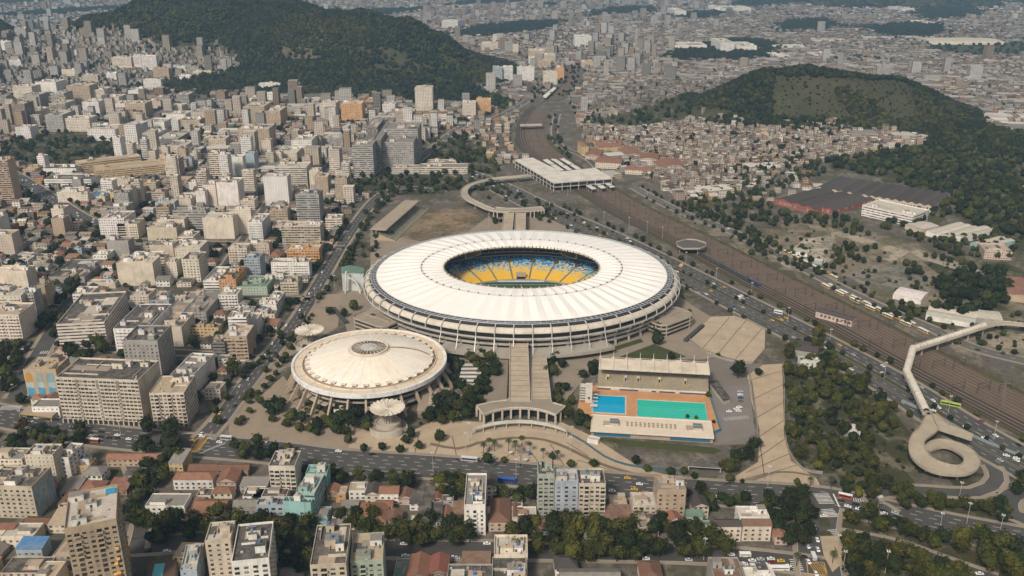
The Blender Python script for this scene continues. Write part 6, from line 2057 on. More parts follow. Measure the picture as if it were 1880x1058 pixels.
UPB = [('5', ('B', a, b_, c_, d_), dict(bot=e), cn, fc, 'light', 0, N_, lb) for a, b_, c_, d_, e, cn, fc, lb in (
 (415, 510, 476, 464, 610, 'cream', 'facade_grid', 'tall cream tower standing alone below the left hill'), (15, 130, 562, 545, 662, 'orange', 'facade_grid', N_),
 (305, 413, 602, 588, 656, 'tan', 'facade_wide', N_), (672, 744, 557, 545, 630, 'cream', 'facade_grid', N_), (746, 826, 542, 530, 615, 'orange', 'facade_grid', N_),
 (835, 888, 364, 350, 440, 'blue', 'facade_wide', N_), (890, 945, 362, 350, 446, 'white', 'facade_wide', N_), (966, 1060, 364, 350, 448, 'white', 'facade_grid', N_),
 (1110, 1185, 402, 384, 456, 'cream', 'facade_grid', N_), (1178, 1222, 370, 358, 430, 'orange', 'facade_small', N_), (1080, 1150, 332, 320, 376, 'tan', 'facade_grid', N_),
 (1028, 1120, 278, 264, 330, 'tan', 'facade_grid', N_), (560, 648, 117, 108, 163, 'white', 'facade_wide', N_), (835, 900, 197, 187, 235, 'cream', 'facade_grid', N_),
 (775, 865, 238, 226, 282, 'cream', 'facade_grid', N_), (945, 975, 247, 240, 306, 'cream', 'facade_grid', N_), (1280, 1370, 202, 190, 260, 'white', 'facade_wide', N_),
 (1315, 1378, 338, 326, 366, 'tan', 'facade_small', N_), (1225, 1285, 292, 281, 326, 'brown', 'facade_grid', N_), (240, 308, 565, 552, 612, 'white', 'facade_grid', N_),
 (440, 590, 632, 618, 660, 'white', 'facade_band', N_), (148, 215, 545, 532, 575, 'orange', 'paint', N_), (1090, 1175, 300, 288, 350, 'beige', 'facade_wide', N_),
 (1030, 1070, 320, 308, 356, 'white', 'facade_grid', N_))]
UPC = [('5', ('C', a, b_, c_, d_), dict(bot=e), cn, fc, 'light', 0, N_, N_) for a, b_, c_, d_, e, cn, fc in (
 (245, 320, 232, 208, 288, 'white', 'facade_grid'), (330, 440, 250, 228, 282, 'white', 'facade_grid'), (755, 880, 304, 280, 318, 'brown', 'facade_grid'),
 (0, 60, 62, 44, 95, 'white', 'facade_wide'), (215, 245, 40, 28, 70, 'white', 'facade_grid'), (250, 410, 44, 34, 72, 'white', 'facade_wide'), (1225, 1290, 48, 35, 70, 'white', 'facade_grid'),
 (1330, 1400, 122, 110, 140, 'white', 'facade_grid'), (0, 170, 245, 230, 275, 'white', 'facade_grid'))]
for lst in (FRONT, LEFTD, UPA, UPB, UPC):
 for code, px, kw, cn, fc, rf, near, blank, lab in lst:
  g = (box5 if code == '5' else box7)(*px, **kw)
  apartments(*g, cn, near, fc, rf, lab, blank=blank)
# orange awnings and curved balconies of the corner tower; pilotis; murals
T = APTS[0]
gx, gy, gw, gd, gh, gyaw = box7('P', 118, 975, 213, 962, 116, 911, h=56)
for k in range(16):
 b = MB()
 an = [-PI / 2 + PI * i / 8 for i in range(9)]
 b.prism([(gw / 2 - 0.3 + 1.6 * math.cos(a), -gd * 0.18 + 3.4 * math.sin(a)) for a in an], 0, 0.95, (0.42, 0.36, 0.27), 'paint')
 b.build('balcony', T, loc=(0, 0, 4 + k * 3.1))
for k in range(26):
 c_ = R.choice([(0.58, 0.27, 0.02), (0.60, 0.33, 0.04), (0.50, 0.30, 0.12)])
 b = MB()
 b.face([(-0.9, 0, 0.9), (-0.9, -1.0, 0.1), (0.9, -1.0, 0.1), (0.9, 0, 0.9)], c_)
 b.face([(-0.9, -1.0, 0.1), (-0.9, -1.0, -0.15), (0.9, -1.0, -0.15), (0.9, -1.0, 0.1)], c_)
 fr = R.random() < 0.35
 z = R.uniform(20, 53)
 if fr:
  b.build('awning', T, loc=(R.uniform(0.1, 0.42) * gw, -gd / 2 - 0.12, z * 0.75))
 else:
  b.build('awning', T, loc=(gw / 2 + 0.12, R.choice((-0.05, 0.1, 0.3, 0.42)) * gd, z), rz=PI / 2)
b = MB()
b.box(gw / 2 - 6, gw / 2 - 1, gd / 2 - 7, gd / 2 - 2, gh + 0.3, gh + 0.7, (0.03, 0.26, 0.44), 'water')
b.build('roof_pool', T)
T = APTS[1]
gx, gy, gw, gd, gh, gyaw = box7('P', -30, 893, 58, 896, 9, 857, bot=950)
for s0, s1 in ((-0.47, 0.05), (0.16, 0.47)):
 b = MB()
 nk = 9
 for k in range(nk):                                    # loose pale blue pattern, no picture
  for j in range(7):
   y0, y1 = gd * (s0 + (s1 - s0) * k / nk), gd * (s0 + (s1 - s0) * (k + 1) / nk)
   z0, z1 = gh * (0.03 + 0.13 * j), gh * (0.03 + 0.13 * (j + 1))
   c_ = R.choice([(0.30, 0.40, 0.41), (0.36, 0.43, 0.41), (0.22, 0.34, 0.38), (0.42, 0.42, 0.36), (0.27, 0.38, 0.41)])
   m = gd * R.uniform(-0.02, 0.02)
   b.face([(gw / 2 + 0.06, y0, z0), (gw / 2 + 0.06, y1 - 0, z0), (gw / 2 + 0.06, y1, z1), (gw / 2 + 0.06, y0, z1)], c_)
 b.build('mural', T)
iS = len(FRONT) - 4
T = APTS[iS]
gx, gy, gw, gd, gh, gyaw = box7('P', 102, 695, 252, 702, 145, 659, bot=776)
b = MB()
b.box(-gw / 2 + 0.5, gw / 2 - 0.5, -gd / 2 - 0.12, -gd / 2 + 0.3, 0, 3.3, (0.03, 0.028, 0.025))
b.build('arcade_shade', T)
for k in range(1, 4):
 b = MB()
 xx = -gw / 2 + gw * k / 4
 b.box(xx - 0.9, xx + 0.9, -gd / 2 - 0.16, -gd / 2 - 0.13, 3.4, gh, (0.22, 0.19, 0.155))  # dark box on the wall face, its tone painting in a recess's shade
 for q in range(9):
  b.box(xx - 0.8, xx + 0.8, -gd / 2 - 0.3, -gd / 2 - 0.16, 4 + 2.95 * q, 5.1 + 2.95 * q, (0.5, 0.44, 0.36))
 b.build('recess_shade_strip', T)
for k in range(17):
 b = MB()
 xx = -gw / 2 + gw * k / 16
 b.box(xx - 0.45, xx + 0.45, -gd / 2 - 0.9, -gd / 2 - 0.13, 0, 3.4, (0.50, 0.45, 0.37))
 b.build('piloti', T)
T = APTS[iS + 3]
gx, gy, gw, gd, gh, gyaw = box5('P', 42, 102, 680, 657, bot=737)
for k in range(3):
 b = MB()
 x0, x1 = -gw / 2 + gw * (0.03 + 0.33 * k), -gw / 2 + gw * (0.24 + 0.33 * k)
 yy = -gd / 2 - 0.12
 zc = gh * 0.80
 r = (x1 - x0) / 2
 b.face([(x0, yy, 0.5), (x1, yy, 0.5), (x1, yy, gh * 0.40), (x0, yy, gh * 0.44)], (0.08, 0.30, 0.44))
 b.face([(x0, yy, gh * 0.44), (x1, yy, gh * 0.40), (x1, yy, gh * 0.60), (x0, yy, gh * 0.60)], (0.36, 0.46, 0.46))
 pts = [(x0, yy, gh * 0.60), (x1, yy, gh * 0.60)] + [((x0 + x1) / 2 + r * math.cos(a), yy, zc + r * 1.2 * math.sin(a)) for a in [PI * i / 10 for i in range(11)]]
 b.face(pts, [(0.46, 0.24, 0.06), (0.30, 0.36, 0.30), (0.20, 0.34, 0.36)][k])
 b.build('mural', T)
# service station roof below it
T = thing('filling_station', 'canopy', (*at(85, 757, 0), 0), 0, 'flat brown filling station canopy with yellow edge by the avenue')
b = MB()
P = [at(*p, 5.5) for p in ((37, 759), (95, 766), (113, 748), (52, 745))]
ox, oy = at(85, 757, 0)
b.prism([(x - ox, y - oy) for x, y in P], 4.6, 5.5, (0.46, 0.30, 0.07), 'paint', top=(0.34, 0.265, 0.19), topmat='concrete')
b.build('canopy_roof', T)
for p in P:
 b = MB()
 b.box((p[0] - ox) * 0.8 - 0.35, (p[0] - ox) * 0.8 + 0.35, (p[1] - oy) * 0.8 - 0.35, (p[1] - oy) * 0.8 + 0.35, 0, 4.6, (0.5, 0.45, 0.38))
 b.build('post', T)
apartments(*box5('P', 58, 108, 749, 734, h=9), 'white', 0, 'facade_small', 'grey', None, extras=False)
# pool terrace at the bottom
T = thing('pool_terrace', 'terrace', (*at(300, 1045, 6), 0), 0, 'brown tiled roof terrace with narrow turquoise pool')
ox, oy = at(300, 1045, 6)
b = MB()
P = [at(*p, 7) for p in ((268, 1075), (318, 1075), (325, 1020), (272, 1032))]
b.prism([(x - ox, y - oy) for x, y in P], 0, 7, (0.40, 0.36, 0.30), 'concrete', top=(0.115, 0.075, 0.055), topmat='tiles')
b.build('deck', T)
b = MB()
P = [at(*p, 7.1) for p in ((278, 1062), (297, 1062), (303, 1034), (284, 1036))]
b.prism([(x - ox, y - oy) for x, y in P], 7.0, 7.12, (0.10, 0.42, 0.44), 'water')
b.build('pool_water', T)
# small blue pool on the slim white block
T = APTS[16]
b = MB()
b.box(-1, 5, -9, -6.5, 0, 0.2, (0.03, 0.33, 0.47), 'water')
g = box5('P', 852, 891, 930, 872, bot=985)
b.build('roof_pool', T, loc=(0, -g[3] * 0.0, g[4] + 0.3))
# ---- low houses between the front blocks: (xl, xr, yf, yb, height, colour, roof, style)
HL = [
 (317, 390, 880, 866, 8, 'white', 'terracotta', 'hip'), (266, 338, 929, 906, 10, 'white', 'grey', 'flat'), (352, 410, 946, 916, 5, 'tan', 'terracotta', 'gable'),
 (334, 364, 942, 917, 5, 'brown', 'brown', 'shed'), (397, 432, 885, 865, 6, 'pinkish', 'terracotta', 'gable'), (390, 425, 906, 893, 6, 'cream', 'terracotta', 'hip'),
 (427, 470, 931, 916, 5, 'grey', 'grey', 'gable'), (345, 395, 864, 851, 5, 'brown', 'brown', 'gable'), (398, 455, 864, 852, 5, 'brown', 'brown', 'gable'),
 (360, 386, 910, 896, 6, 'cream', 'dark', 'flat'), (445, 480, 912, 893, 6, 'white', 'dark', 'flat'), (440, 490, 893, 878, 5, 'grey', 'grey', 'shed'), (462, 525, 912, 896, 6, 'cream', 'dark', 'flat'),
 (696, 731, 906, 891, 8, 'white', 'terracotta', 'gable'), (670, 697, 908, 889, 7, 'cream', 'dark', 'gable'), (640, 671, 901, 885, 7, 'white', 'tan', 'flat'),
 (652, 708, 958, 922, 5, 'tan', 'terracotta', 'hip'), (619, 650, 960, 924, 5, 'beige', 'grey', 'shed'), (766, 788, 955, 924, 8, 'grey', 'dark', 'shed'),
 (788, 810, 958, 927, 6, 'white', 'dark', 'shed'), (752, 766, 962, 946, 5, 'pinkish', 'white', 'flat'), (897, 936, 958, 914, 7, 'pinkish', 'brown', 'hip'),
 (892, 912, 952, 929, 6, 'cream', 'tan', 'flat'), (731, 757, 915, 899, 5, 'pinkish', 'brown', 'gable'), (777, 797, 918, 897, 5, 'grey', 'dark', 'shed'),
 (796, 810, 916, 904, 5, 'pinkish', 'red', 'gable'), (811, 832, 920, 908, 5, 'grey', 'dark', 'flat'), (752, 775, 925, 905, 5, 'white', 'dark', 'shed'),
 (810, 828, 948, 932, 5, 'pinkish', 'terracotta', 'gable'), (830, 850, 955, 925, 4, 'brown', 'brown', 'shed'), (708, 736, 955, 938, 5, 'brown', 'brown', 'gable'),
 (748, 785, 1060, 1020, 6, 'brown', 'terracotta', 'gable'), (788, 822, 1052, 1020, 6, 'brown', 'red', 'gable'), (848, 900, 1034, 1015, 5, 'brown', 'brown', 'shed'),
 (722, 748, 1060, 1025, 3, 'beige', 'green', 'flat'), (1112, 1162, 957, 931, 5, 'brown', 'brown', 'shed'), (1120, 1152, 926, 908, 5, 'tan', 'tan', 'flat'),
 (1261, 1291, 948, 937, 7, 'green', 'green', 'shed'), (1260, 1290, 973, 959, 6, 'yellow', 'terracotta', 'hip'), (1316, 1362, 966, 953, 11, 'cream', 'dark', 'gable'),
 (1364, 1417, 965, 950, 11, 'cream', 'brown', 'gable'), (1424, 1446, 985, 962, 6, 'pinkish', 'terracotta', 'hip'), (600, 620, 904, 890, 6, 'tan', 'terracotta', 'gable'),
 (616, 634, 908, 892, 6, 'orange', 'light', 'flat'), (935, 960, 935, 922, 6, 'grey', 'light', 'flat'), (940, 985, 955, 930, 6, 'white', 'light', 'flat'), (952, 982, 962, 945, 6, 'white', 'brown', 'hip'),
 (936, 955, 950, 924, 5, 'brown', 'brown', 'gable'), (195, 292, 843, 832, 6, 'tan', 'terracotta', 'gable'), (28, 76, 1008, 988, 8, 'blue', 'blue', 'shed'), (0, 60, 985, 960, 8, 'cream', 'light', 'flat'),
 (-10, 24, 972, 962, 8, 'cream', 'red', 'shed'), (0, 80, 1052, 1022, 9, 'beige', 'dark', 'flat'), (62, 100, 1060, 1030, 12, 'cream', 'tan', 'flat'), (96, 130, 1020, 985, 4, 'beige', 'tan', 'flat'),
 (110, 140, 905, 880, 4, 'grey', 'grey', 'shed'), (196, 232, 900, 880, 4, 'brown', 'red', 'shed'), (1030, 1140, 1078, 1044, 7, 'cream', 'grey', 'gable'), (1178, 1218, 1066, 1030, 7, 'cream', 'brown', 'hip'),
 (1291, 1312, 985, 955, 5, 'green', 'green', 'flat'), (1405, 1423, 960, 950, 5, 'pinkish', 'terracotta', 'gable'), (415, 440, 870, 862, 5, 'cream', 'terracotta', 'gable'), (690, 720, 930, 918, 5, 'cream', 'terracotta', 'gable'),
 (560, 600, 958, 930, 3, 'teal', 'grey', 'flat'), (228, 262, 872, 862, 4, 'grey', 'dark', 'shed'), (170, 200, 1000, 985, 5, 'beige', 'grey', 'flat'),
]
for (xl, xr, yf, yb, h, cn, rf, st) in HL:
 x, y, W, D, hh, yw = box5('P', xl, xr, yf, yb, h=h)
 lab = {(195, 292): 'ruined house with weathered wall and sagging terracotta roof', (1316, 1362): 'cream four storey walk-up with dark roof beside the tree row',
  (1364, 1417): 'cream four storey walk-up with red brown roof beside the trees'}.get((xl, xr))
 house(x, y, W, D, hh, 0.0, cn, rf, st, lab, near=2 if h >= 6 else 1)
# ------------------------------------------------------------------ university slabs
for k, (px, lab) in enumerate(((('B', 75, 188, 785, 757, 960), 'grey concrete university slab with open corridors, nearest and leftmost'), (('B', 230, 408, 772, 735, 918), 'wide grey concrete university slab with white fins in front'),
       (('B', 250, 432, 700, 662, 880), 'grey concrete university slab rising behind the wide one'), (('B', 190, 232, 760, 640, 930), 'dark recessed link between the university slabs'),
       (('B', 150, 215, 690, 640, 850), 'dark grey rear university slab with flat roof'))):
 x, y, W, D, hh, yw = box5(px[0], *px[1:5], bot=px[5])
 apartments(x, y, W, D, hh, 0, 'dark grey' if k > 2 else 'grey', 0, 'facade_band' if k in (0, 2) else 'facade_wide', 'grey', lab, name='university_building', extras=k < 3, blank=(0, 0, 0, 0))
for k, (a, b_, c_, d_, e) in enumerate(((290, 438, 907, 892, 942), (440, 700, 905, 885, 942), (480, 640, 882, 862, 900))):
 x, y, W, D, hh, yw = box5('B', a, b_, c_, d_, bot=e)
 apartments(x, y, W, D, hh, 0, 'cream', 0, 'facade_band', 'grey', None, noun='annex')
for k, (a, b_, c_, d_, e) in enumerate(((1310, 1345, 790, 765, 842), (1350, 1432, 838, 805, 862), (1400, 1532, 792, 772, 832), (1402, 1540, 878, 850, 912), (1535, 1640, 832, 795, 862), (1640, 1740, 858, 828, 892),
          (1722, 1880, 895, 858, 922), (1560, 1700, 918, 898, 946), (1385, 1535, 770, 755, 782), (1420, 1500, 860, 842, 880))):
 x, y, W, D, hh, yw = box5('B', a, b_, c_, d_, bot=e)
 house(x, y, W, D, hh, math.radians(-12 if k % 2 else 8), R.choice(('pinkish', 'yellow', 'cream')), 'terracotta', 'gable', None, near=1, noun='walk-up', rise=1.8)
# ------------------------------------------------------------------ other large structures
def world_prism(name, cat, label, pts, z, z0, col, top, mat='concrete', topmat='concrete', pname='roof', wall=None, mk=True):
 """a thing whose roof outline is given at height z"""
 P = [at(*p, z) for p in pts]
 ox, oy = sum(p[0] for p in P) / len(P), sum(p[1] for p in P) / len(P)
 T = thing(name, cat, (ox, oy, 0), 0, label)
 L = [(x - ox, y - oy) for x, y in P]
 b = MB()
 b.prism(L, z0, z, col, mat, top=top, topmat=topmat)
 b.build(pname, T)
 if wall:
  b = MB()
  S_ = [(x * 0.97, y * 0.97) for x, y in L]
  b.prism(S_, 0, z0, wall, 'concrete', bottom=False)
  b.build('wall', T)
 if mk:
  mark_poly(P)
 return T, L, (ox, oy)
B_ = lambda *p: [cpx('B', x, y) for x, y in p]
E_ = lambda *p: [cpx('E', x, y) for x, y in p]
F_ = lambda *p: [cpx('F', x, y) for x, y in p]
# station
T, L, o = world_prism('railway_station', 'station', 'flat white roofed railway station across the tracks', B_((955, 862), (1050, 850), (1205, 925), (1388, 905), (1482, 962), (1165, 986)), 13, 11.4,
     (0.50, 0.47, 0.42), (0.60, 0.56, 0.49), pname='roof')
b = MB()
S_ = [(x * 0.985, y * 0.985) for x, y in L]
b.prism(S_, 6.8, 11.4, (0.16, 0.16, 0.155), 'glass', bottom=False)
b.build('glazed_wall', T)
b = MB()
b.prism(S_, 5.4, 6.8, (0.40, 0.37, 0.33), 'concrete')
b.build('floor_slab', T)
for i in range(len(S_)):
 p, q = np.array(S_[i]), np.array(S_[(i + 1) % len(S_)])
 n = max(1, int(np.linalg.norm(q - p) / 12))
 for k in range(n):
  m = p + (q - p) * k / n
  b = MB()
  b.beam((*m, 0), (*m, 11.3), 0.9, 0.9, (0.46, 0.43, 0.38), 'concrete')
  b.build('column', T)
for k, q in enumerate((((1105, 862), (1130, 858), (1222, 918), (1195, 922)), ((1150, 858), (1172, 855), (1265, 914), (1240, 918)), ((1195, 855), (1218, 852), (1312, 910), (1288, 914)),
     ((1338, 1000), (1362, 996), (1396, 1018), (1372, 1022)), ((1390, 996), (1416, 992), (1448, 1012), (1424, 1018)), ((1440, 990), (1464, 986), (1496, 1008), (1472, 1012)))):
 T, L, o = world_prism('platform_canopy', 'canopy', None, B_(*q), 6.5, 6.0, (0.52, 0.50, 0.46), (0.62, 0.59, 0.53), pname='roof')
 T['group'] = 'platform canopies of the station'
 reg(T, 'narrow white', 'platform canopy', o[0], o[1], 6)
 for i in range(4):
  p = (np.array(L[i]) + np.array(L[(i + 3) % 4])) / 2 if i % 2 == 0 else np.array(L[i]) * 0.6
  b = MB()
  b.beam((*p, 0), (*p, 6), 0.5, 0.5, (0.35, 0.33, 0.3), 'metal')
  b.build('post', T)
T, L, o = world_prism('track_bridge', 'bridge', 'thin concrete bridge crossing the far rail curve', [(955, 228), (995, 227), (995, 230.5), (955, 231.5)], 8, 7, (0.42, 0.36, 0.29), (0.40, 0.35, 0.28), pname='deck')
T, L, o = world_prism('long_platform_roof', 'canopy', 'long white platform roof beside the far rail curve', B_((1105, 520), (1165, 470), (1180, 475), (1122, 530)), 6, 5.4, (0.5, 0.48, 0.44), (0.62, 0.6, 0.54), pname='roof')
# footbridge pod beside the radial road
T, L, o = world_prism('footbridge_landing', 'footbridge', 'dark many sided footbridge landing over the railway', F_((5, 310), (60, 295), (110, 298), (165, 315), (160, 335), (130, 345), (40, 345), (10, 330)), 7.5, 6.6,
     (0.30, 0.26, 0.21), (0.095, 0.085, 0.075), pname='deck')
for i in range(len(L)):
 b = MB()
 b.beam((*L[i], 8.1), (*L[(i + 1) % len(L)], 8.1), 0.4, 1.6, (0.42, 0.37, 0.30), 'concrete')
 b.build('parapet', T)
 if i % 2:
  b = MB()
  b.beam((L[i][0] * .8, L[i][1] * .8, 0), (L[i][0] * .8, L[i][1] * .8, 6.6), 0.9, 0.9, (0.3, 0.26, 0.21), 'concrete')
  b.build('pier', T)
# green and white hall with arch left of the stadium
T, L, o = world_prism('green_hall', 'building', 'white hall with green roof and tall curved arch by the stadium', E_((18, 440), (70, 432), (140, 445), (140, 480), (72, 475), (20, 478)), 19, 18.2,
     (0.50, 0.50, 0.46), (0.09, 0.19, 0.14), topmat='roofing', wall=(0.47, 0.49, 0.47))
b = MB()
x0 = L[3][0] - 14
pts = [(x0 + 11.5 - 11.5 * math.cos(a), -16.5, 16.5 * math.sin(a)) for a in [PI / 2 * i / 12 for i in range(13)]]
for p, q in zip(pts, pts[1:]):
 b.beam((x0 + 14 - p[0] + x0 - 4, p[1], p[2]), (x0 + 14 - q[0] + x0 - 4, q[1], q[2]), 1.6, 1.6, (0.64, 0.62, 0.57), 'concrete')
b.build('arch', T)
b = MB()
b.beam((x0 - 5, -15.5, 0), (x0 - 3, -15.5, 23), 2.4, 1.2, (0.66, 0.64, 0.59), 'concrete')
b.build('fin', T)
# athletics grandstand: tan roof over a long stand
T, L, o = world_prism('athletics_stand', 'grandstand', 'old tan athletics grandstand with long slanted roof', E_((175, 236), (262, 240), (440, 84), (362, 80)), 14, 12.6, (0.40, 0.32, 0.235), (0.34, 0.275, 0.205))
A0, A1, A2, A3 = [np.array(p) for p in L]
b = MB()
dv = (A1 - A0) / np.linalg.norm(A1 - A0)
sl = dv * 24
for k in range(12):
 z = 9.8 - k * 0.8
 s0, s1 = dv * (2.0 * k), dv * (2.0 * (k + 1))
 b.face([(*(A0 + dv * 6 + s0), z), (*(A3 + dv * 6 + s0), z), (*(A3 + dv * 6 + s1), z), (*(A0 + dv * 6 + s1), z)][::-1], (0.27, 0.25, 0.18) if k % 3 else (0.20, 0.20, 0.14), 'concrete')
 b.face([(*(A0 + dv * 6 + s1), z - 0.8), (*(A3 + dv * 6 + s1), z - 0.8), (*(A3 + dv * 6 + s1), z), (*(A0 + dv * 6 + s1), z)], (0.30, 0.27, 0.20), 'concrete')
b.face([(*(A0 + dv * 6), 0), (*(A0 + dv * 30), 0), (*(A0 + dv * 30), 0.4), (*(A0 + dv * 6), 9.8)], (0.40, 0.31, 0.22), 'concrete')
b.face([(*(A0 + dv * 6), 0), (*(A0 + dv * 6), 9.8), (*(A3 + dv * 6), 9.8), (*(A3 + dv * 6), 0)], (0.25, 0.2, 0.15), 'concrete')
b.build('terraces', T)
for k in range(8):
 p = A0 + (A3 - A0) * (k + 0.1) / 8 + dv * 4
 b = MB()
 b.beam((*p, 0), (*(p + dv * 3), 12.8), 0.9, 1.2, (0.42, 0.33, 0.24), 'concrete')
 b.build('frame', T)
mark_line([tuple(A0 + o + dv * 16), tuple(A3 + o + dv * 16)], 40)
# striped service building and brown flat building between arena and ramp
for k in range(7):
 x0, x1, yb_ = 848 - k * 1.6, 889 - k * 2.9, 668 + k * 7.2
 T, L, o = world_prism('roof_canopy', 'canopy', None, [(x0, yb_ + 3.4), (x1, yb_ + 3.4), (x1 + 1, yb_), (x0 + 1, yb_)], 4.5, 4.1, (0.5, 0.48, 0.44), (0.60, 0.57, 0.50), wall=(0.12, 0.11, 0.10))
 T['group'] = 'row of white canopies beside the ramp'
 reg(T, 'long white strip', 'canopy', o[0], o[1], 4)
T, L, o = world_prism('flat_annex', 'building', 'brown flat roofed annex right of the arena with roof machinery', [(765, 753), (792, 752), (830, 712), (774, 712)], 7, 6.2, (0.46, 0.38, 0.29), (0.30, 0.225, 0.16), topmat='roofing', wall=(0.36, 0.29, 0.22))
for k in range(6):
 b = MB()
 b.box(-1.0, 6, -9 + k * 3.4, -8 + k * 3.4, 7, 8.2, (0.46, 0.41, 0.35), 'metal')
 b.build('vent_unit', T)
# entrance pods of the arena
for p in ((623, 762, 'white'), (612, 752, 'grey')):
 x, y = at(p[0], p[1])
 house(x, y, 7, 7, 6, 0.1, p[2], 'white', 'flat', None, near=0, noun='kiosk')
# roofed footbridge at the right and its spiral ramp
ZB = 8.0
path = [at(*p, ZB) for p in ((1806, 600), (1676, 642), (1664, 684), (1700, 758))]
ax, ay = path[1]
T = thing('roofed_footbridge', 'footbridge', (ax, ay, 0), 0, 'zigzag footbridge under white barrel roof crossing railway and road')
for s_, (p, q) in enumerate(zip(path, path[1:])):
 p, q = np.array(p), np.array(q)
 d = q - p
 L_ = np.linalg.norm(d)
 d /= L_
 n = np.array((-d[1], d[0]))
 b = MB()
 b.beam((*(p - (ax, ay) - d * 2.4), ZB - 0.5), (*(q - (ax, ay) + d * 2.4), ZB - 0.5), 5.6, 1.0, (0.40, 0.35, 0.27), 'concrete')
 for sg in (-2.6, 2.6):
  b.beam((*(p - (ax, ay) + n * sg), ZB + 0.5), (*(q - (ax, ay) + n * sg), ZB + 0.5), 0.25, 1.1, (0.50, 0.45, 0.37), 'concrete')
 b.build('deck', T)
 m = max(2, int(L_ / 4.2))
 for k in range(m + 1):
  c_ = p + d * L_ * k / m - (ax, ay)
  b = MB()
  pr_ = None
  for i in range(9):
   a = PI * i / 8
   w_ = c_ + n * 2.7 * math.cos(a)
   now = (*w_, ZB + 1.0 + 3.0 * math.sin(a) ** 0.7)
   if pr_:
    b.beam(pr_, now, 0.35, 0.35, (0.62, 0.59, 0.53), 'metal')
   pr_ = now
  b.build('hoop', T)
  if k % 5 == 0:
   b = MB()
   b.beam((*c_, 0), (*c_, ZB - 1), 1.1, 1.1, (0.36, 0.31, 0.25), 'concrete')
   b.build('pier', T)
 b = MB()
 a0 = 0 if s_ else 0
 arcs = [PI * (0.0 + 0.05 + 0.90 * i / 10) for i in range(11)] if s_ else [PI * (0.02 + 0.46 * i / 6) for i in range(7)]
 if s_ == 0:
  arcs = [PI - a for a in arcs] if n[1] > 0 else arcs
 P_ = [(n * 2.6 * math.cos(a), ZB + 0.9 + 2.95 * math.sin(a) ** 0.7) for a in arcs]
 for (u, z0), (v, z1) in zip(P_, P_[1:]):
  f = [(*(p - (ax, ay) + u), z0), (*(q - (ax, ay) + u), z0), (*(q - (ax, ay) + v), z1), (*(p - (ax, ay) + v), z1)]
  b.face(f, (0.62, 0.56, 0.46), 'paint')
 b.build('barrel_roof', T)
 mark_line([tuple(p), tuple(q)], 8)
P = smooth_line([at(*p, ZB) for p in ((1804, 600), (1830, 594), (1860, 594), (1900, 600))], 6)
b = MB()
rel = lambda P: [(x - ax, y - ay) for x, y in P]
b.ribbon(rel(P), 6, ZB, (0.38, 0.33, 0.25), 'concrete')
b.build('curved_deck', T)
b = MB()
for sg in (-3, 3):
 for p, q in zip(P, P[1:]):
  d = np.array(q) - np.array(p)
  d /= np.linalg.norm(d)
  off = np.array((-d[1], d[0])) * sg - (ax, ay)
  b.beam((*(np.array(p) + off), ZB), (*(np.array(q) + off), ZB), 0.4, 1.8, (0.46, 0.41, 0.33), 'concrete')
b.build('parapet', T)
sx, sy = at(1735, 833, 6)
T = thing('spiral_footbridge', 'footbridge', (sx, sy, 0), 0, 'pale concrete spiral ramp like a figure six by the road')
out_px = [(1702, 758), (1690, 782), (1674, 800), (1668, 818), (1672, 838), (1690, 856), (1715, 868), (1745, 873), (1775, 872), (1795, 862), (1799, 846), (1788, 830), (1768, 818), (1748, 812), (1728, 808), (1708, 812), (1694, 822)]
inn_px = [(1710, 757), (1716, 775), (1722, 790), (1700, 808), (1697, 820), (1704, 834), (1718, 846), (1740, 854), (1760, 856), (1769, 848), (1766, 838), (1756, 830), (1744, 824), (1732, 822), (1722, 824), (1716, 826), (1708, 830)]
zz = [8.0, 8.0, 8.0, 8.0, 7.7, 7.3, 6.9, 6.5, 6.0, 5.5, 5.0, 4.5, 4.0, 3.4, 2.8, 2.2, 1.6]
O = smooth_line([(*at(*p, z),) for p, z in zip(out_px, zz)], 5)
I_ = [at(*p, z) for p, z in zip(inn_px, zz)]
def resample(P, n):
 P = [np.array(p) for p in P]
 d = [0]
 for a, b in zip(P, P[1:]):
  d.append(d[-1] + np.linalg.norm(b - a))
 return [tuple(np.array((np.interp(t, d, [p[0] for p in P]), np.interp(t, d, [p[1] for p in P])))) for t in np.linspace(0, d[-1], n)]
def catmull_k(P, k):
 P = [np.array(p, float) for p in P]
 P = [2 * P[0] - P[1]] + P + [2 * P[-1] - P[-2]]
 o_ = []
 for i in range(1, len(P) - 2):
  for j in range(k):
   t = j / k
   a, b, c, d = P[i - 1], P[i], P[i + 1], P[i + 2]
   o_.append(0.5 * (2 * b + (c - a) * t + (2 * a - 5 * b + 4 * c - d) * t * t + (3 * b - a - 3 * c + d) * t ** 3))
 o_.append(P[-2])
 return o_
O = catmull_k([(*at(*p, z), z) for p, z in zip(out_px, zz)], 6)
I_ = catmull_k([(*at(*p, z), z) for p, z in zip(inn_px, zz)], 6)
O = [(p[0] - sx, p[1] - sy, p[2]) for p in O]
I_ = [(p[0] - sx, p[1] - sy, p[2]) for p in I_]
b = MB()
for i in range(len(O) - 1):
 f = [O[i], O[i + 1], I_[i + 1], I_[i]]
 b.face(f, (0.40, 0.335, 0.245), 'concrete')
 b.face([(p[0], p[1], p[2] - 1.0) for p in f[::-1]], (0.25, 0.21, 0.16), 'concrete')
 for r in (O, I_):
  b.face([(r[i][0], r[i][1], r[i][2] - 1.0), (r[i + 1][0], r[i + 1][1], r[i + 1][2] - 1.0), r[i + 1], r[i]], (0.34, 0.29, 0.22), 'concrete')
b.build('deck', T)
b = MB()
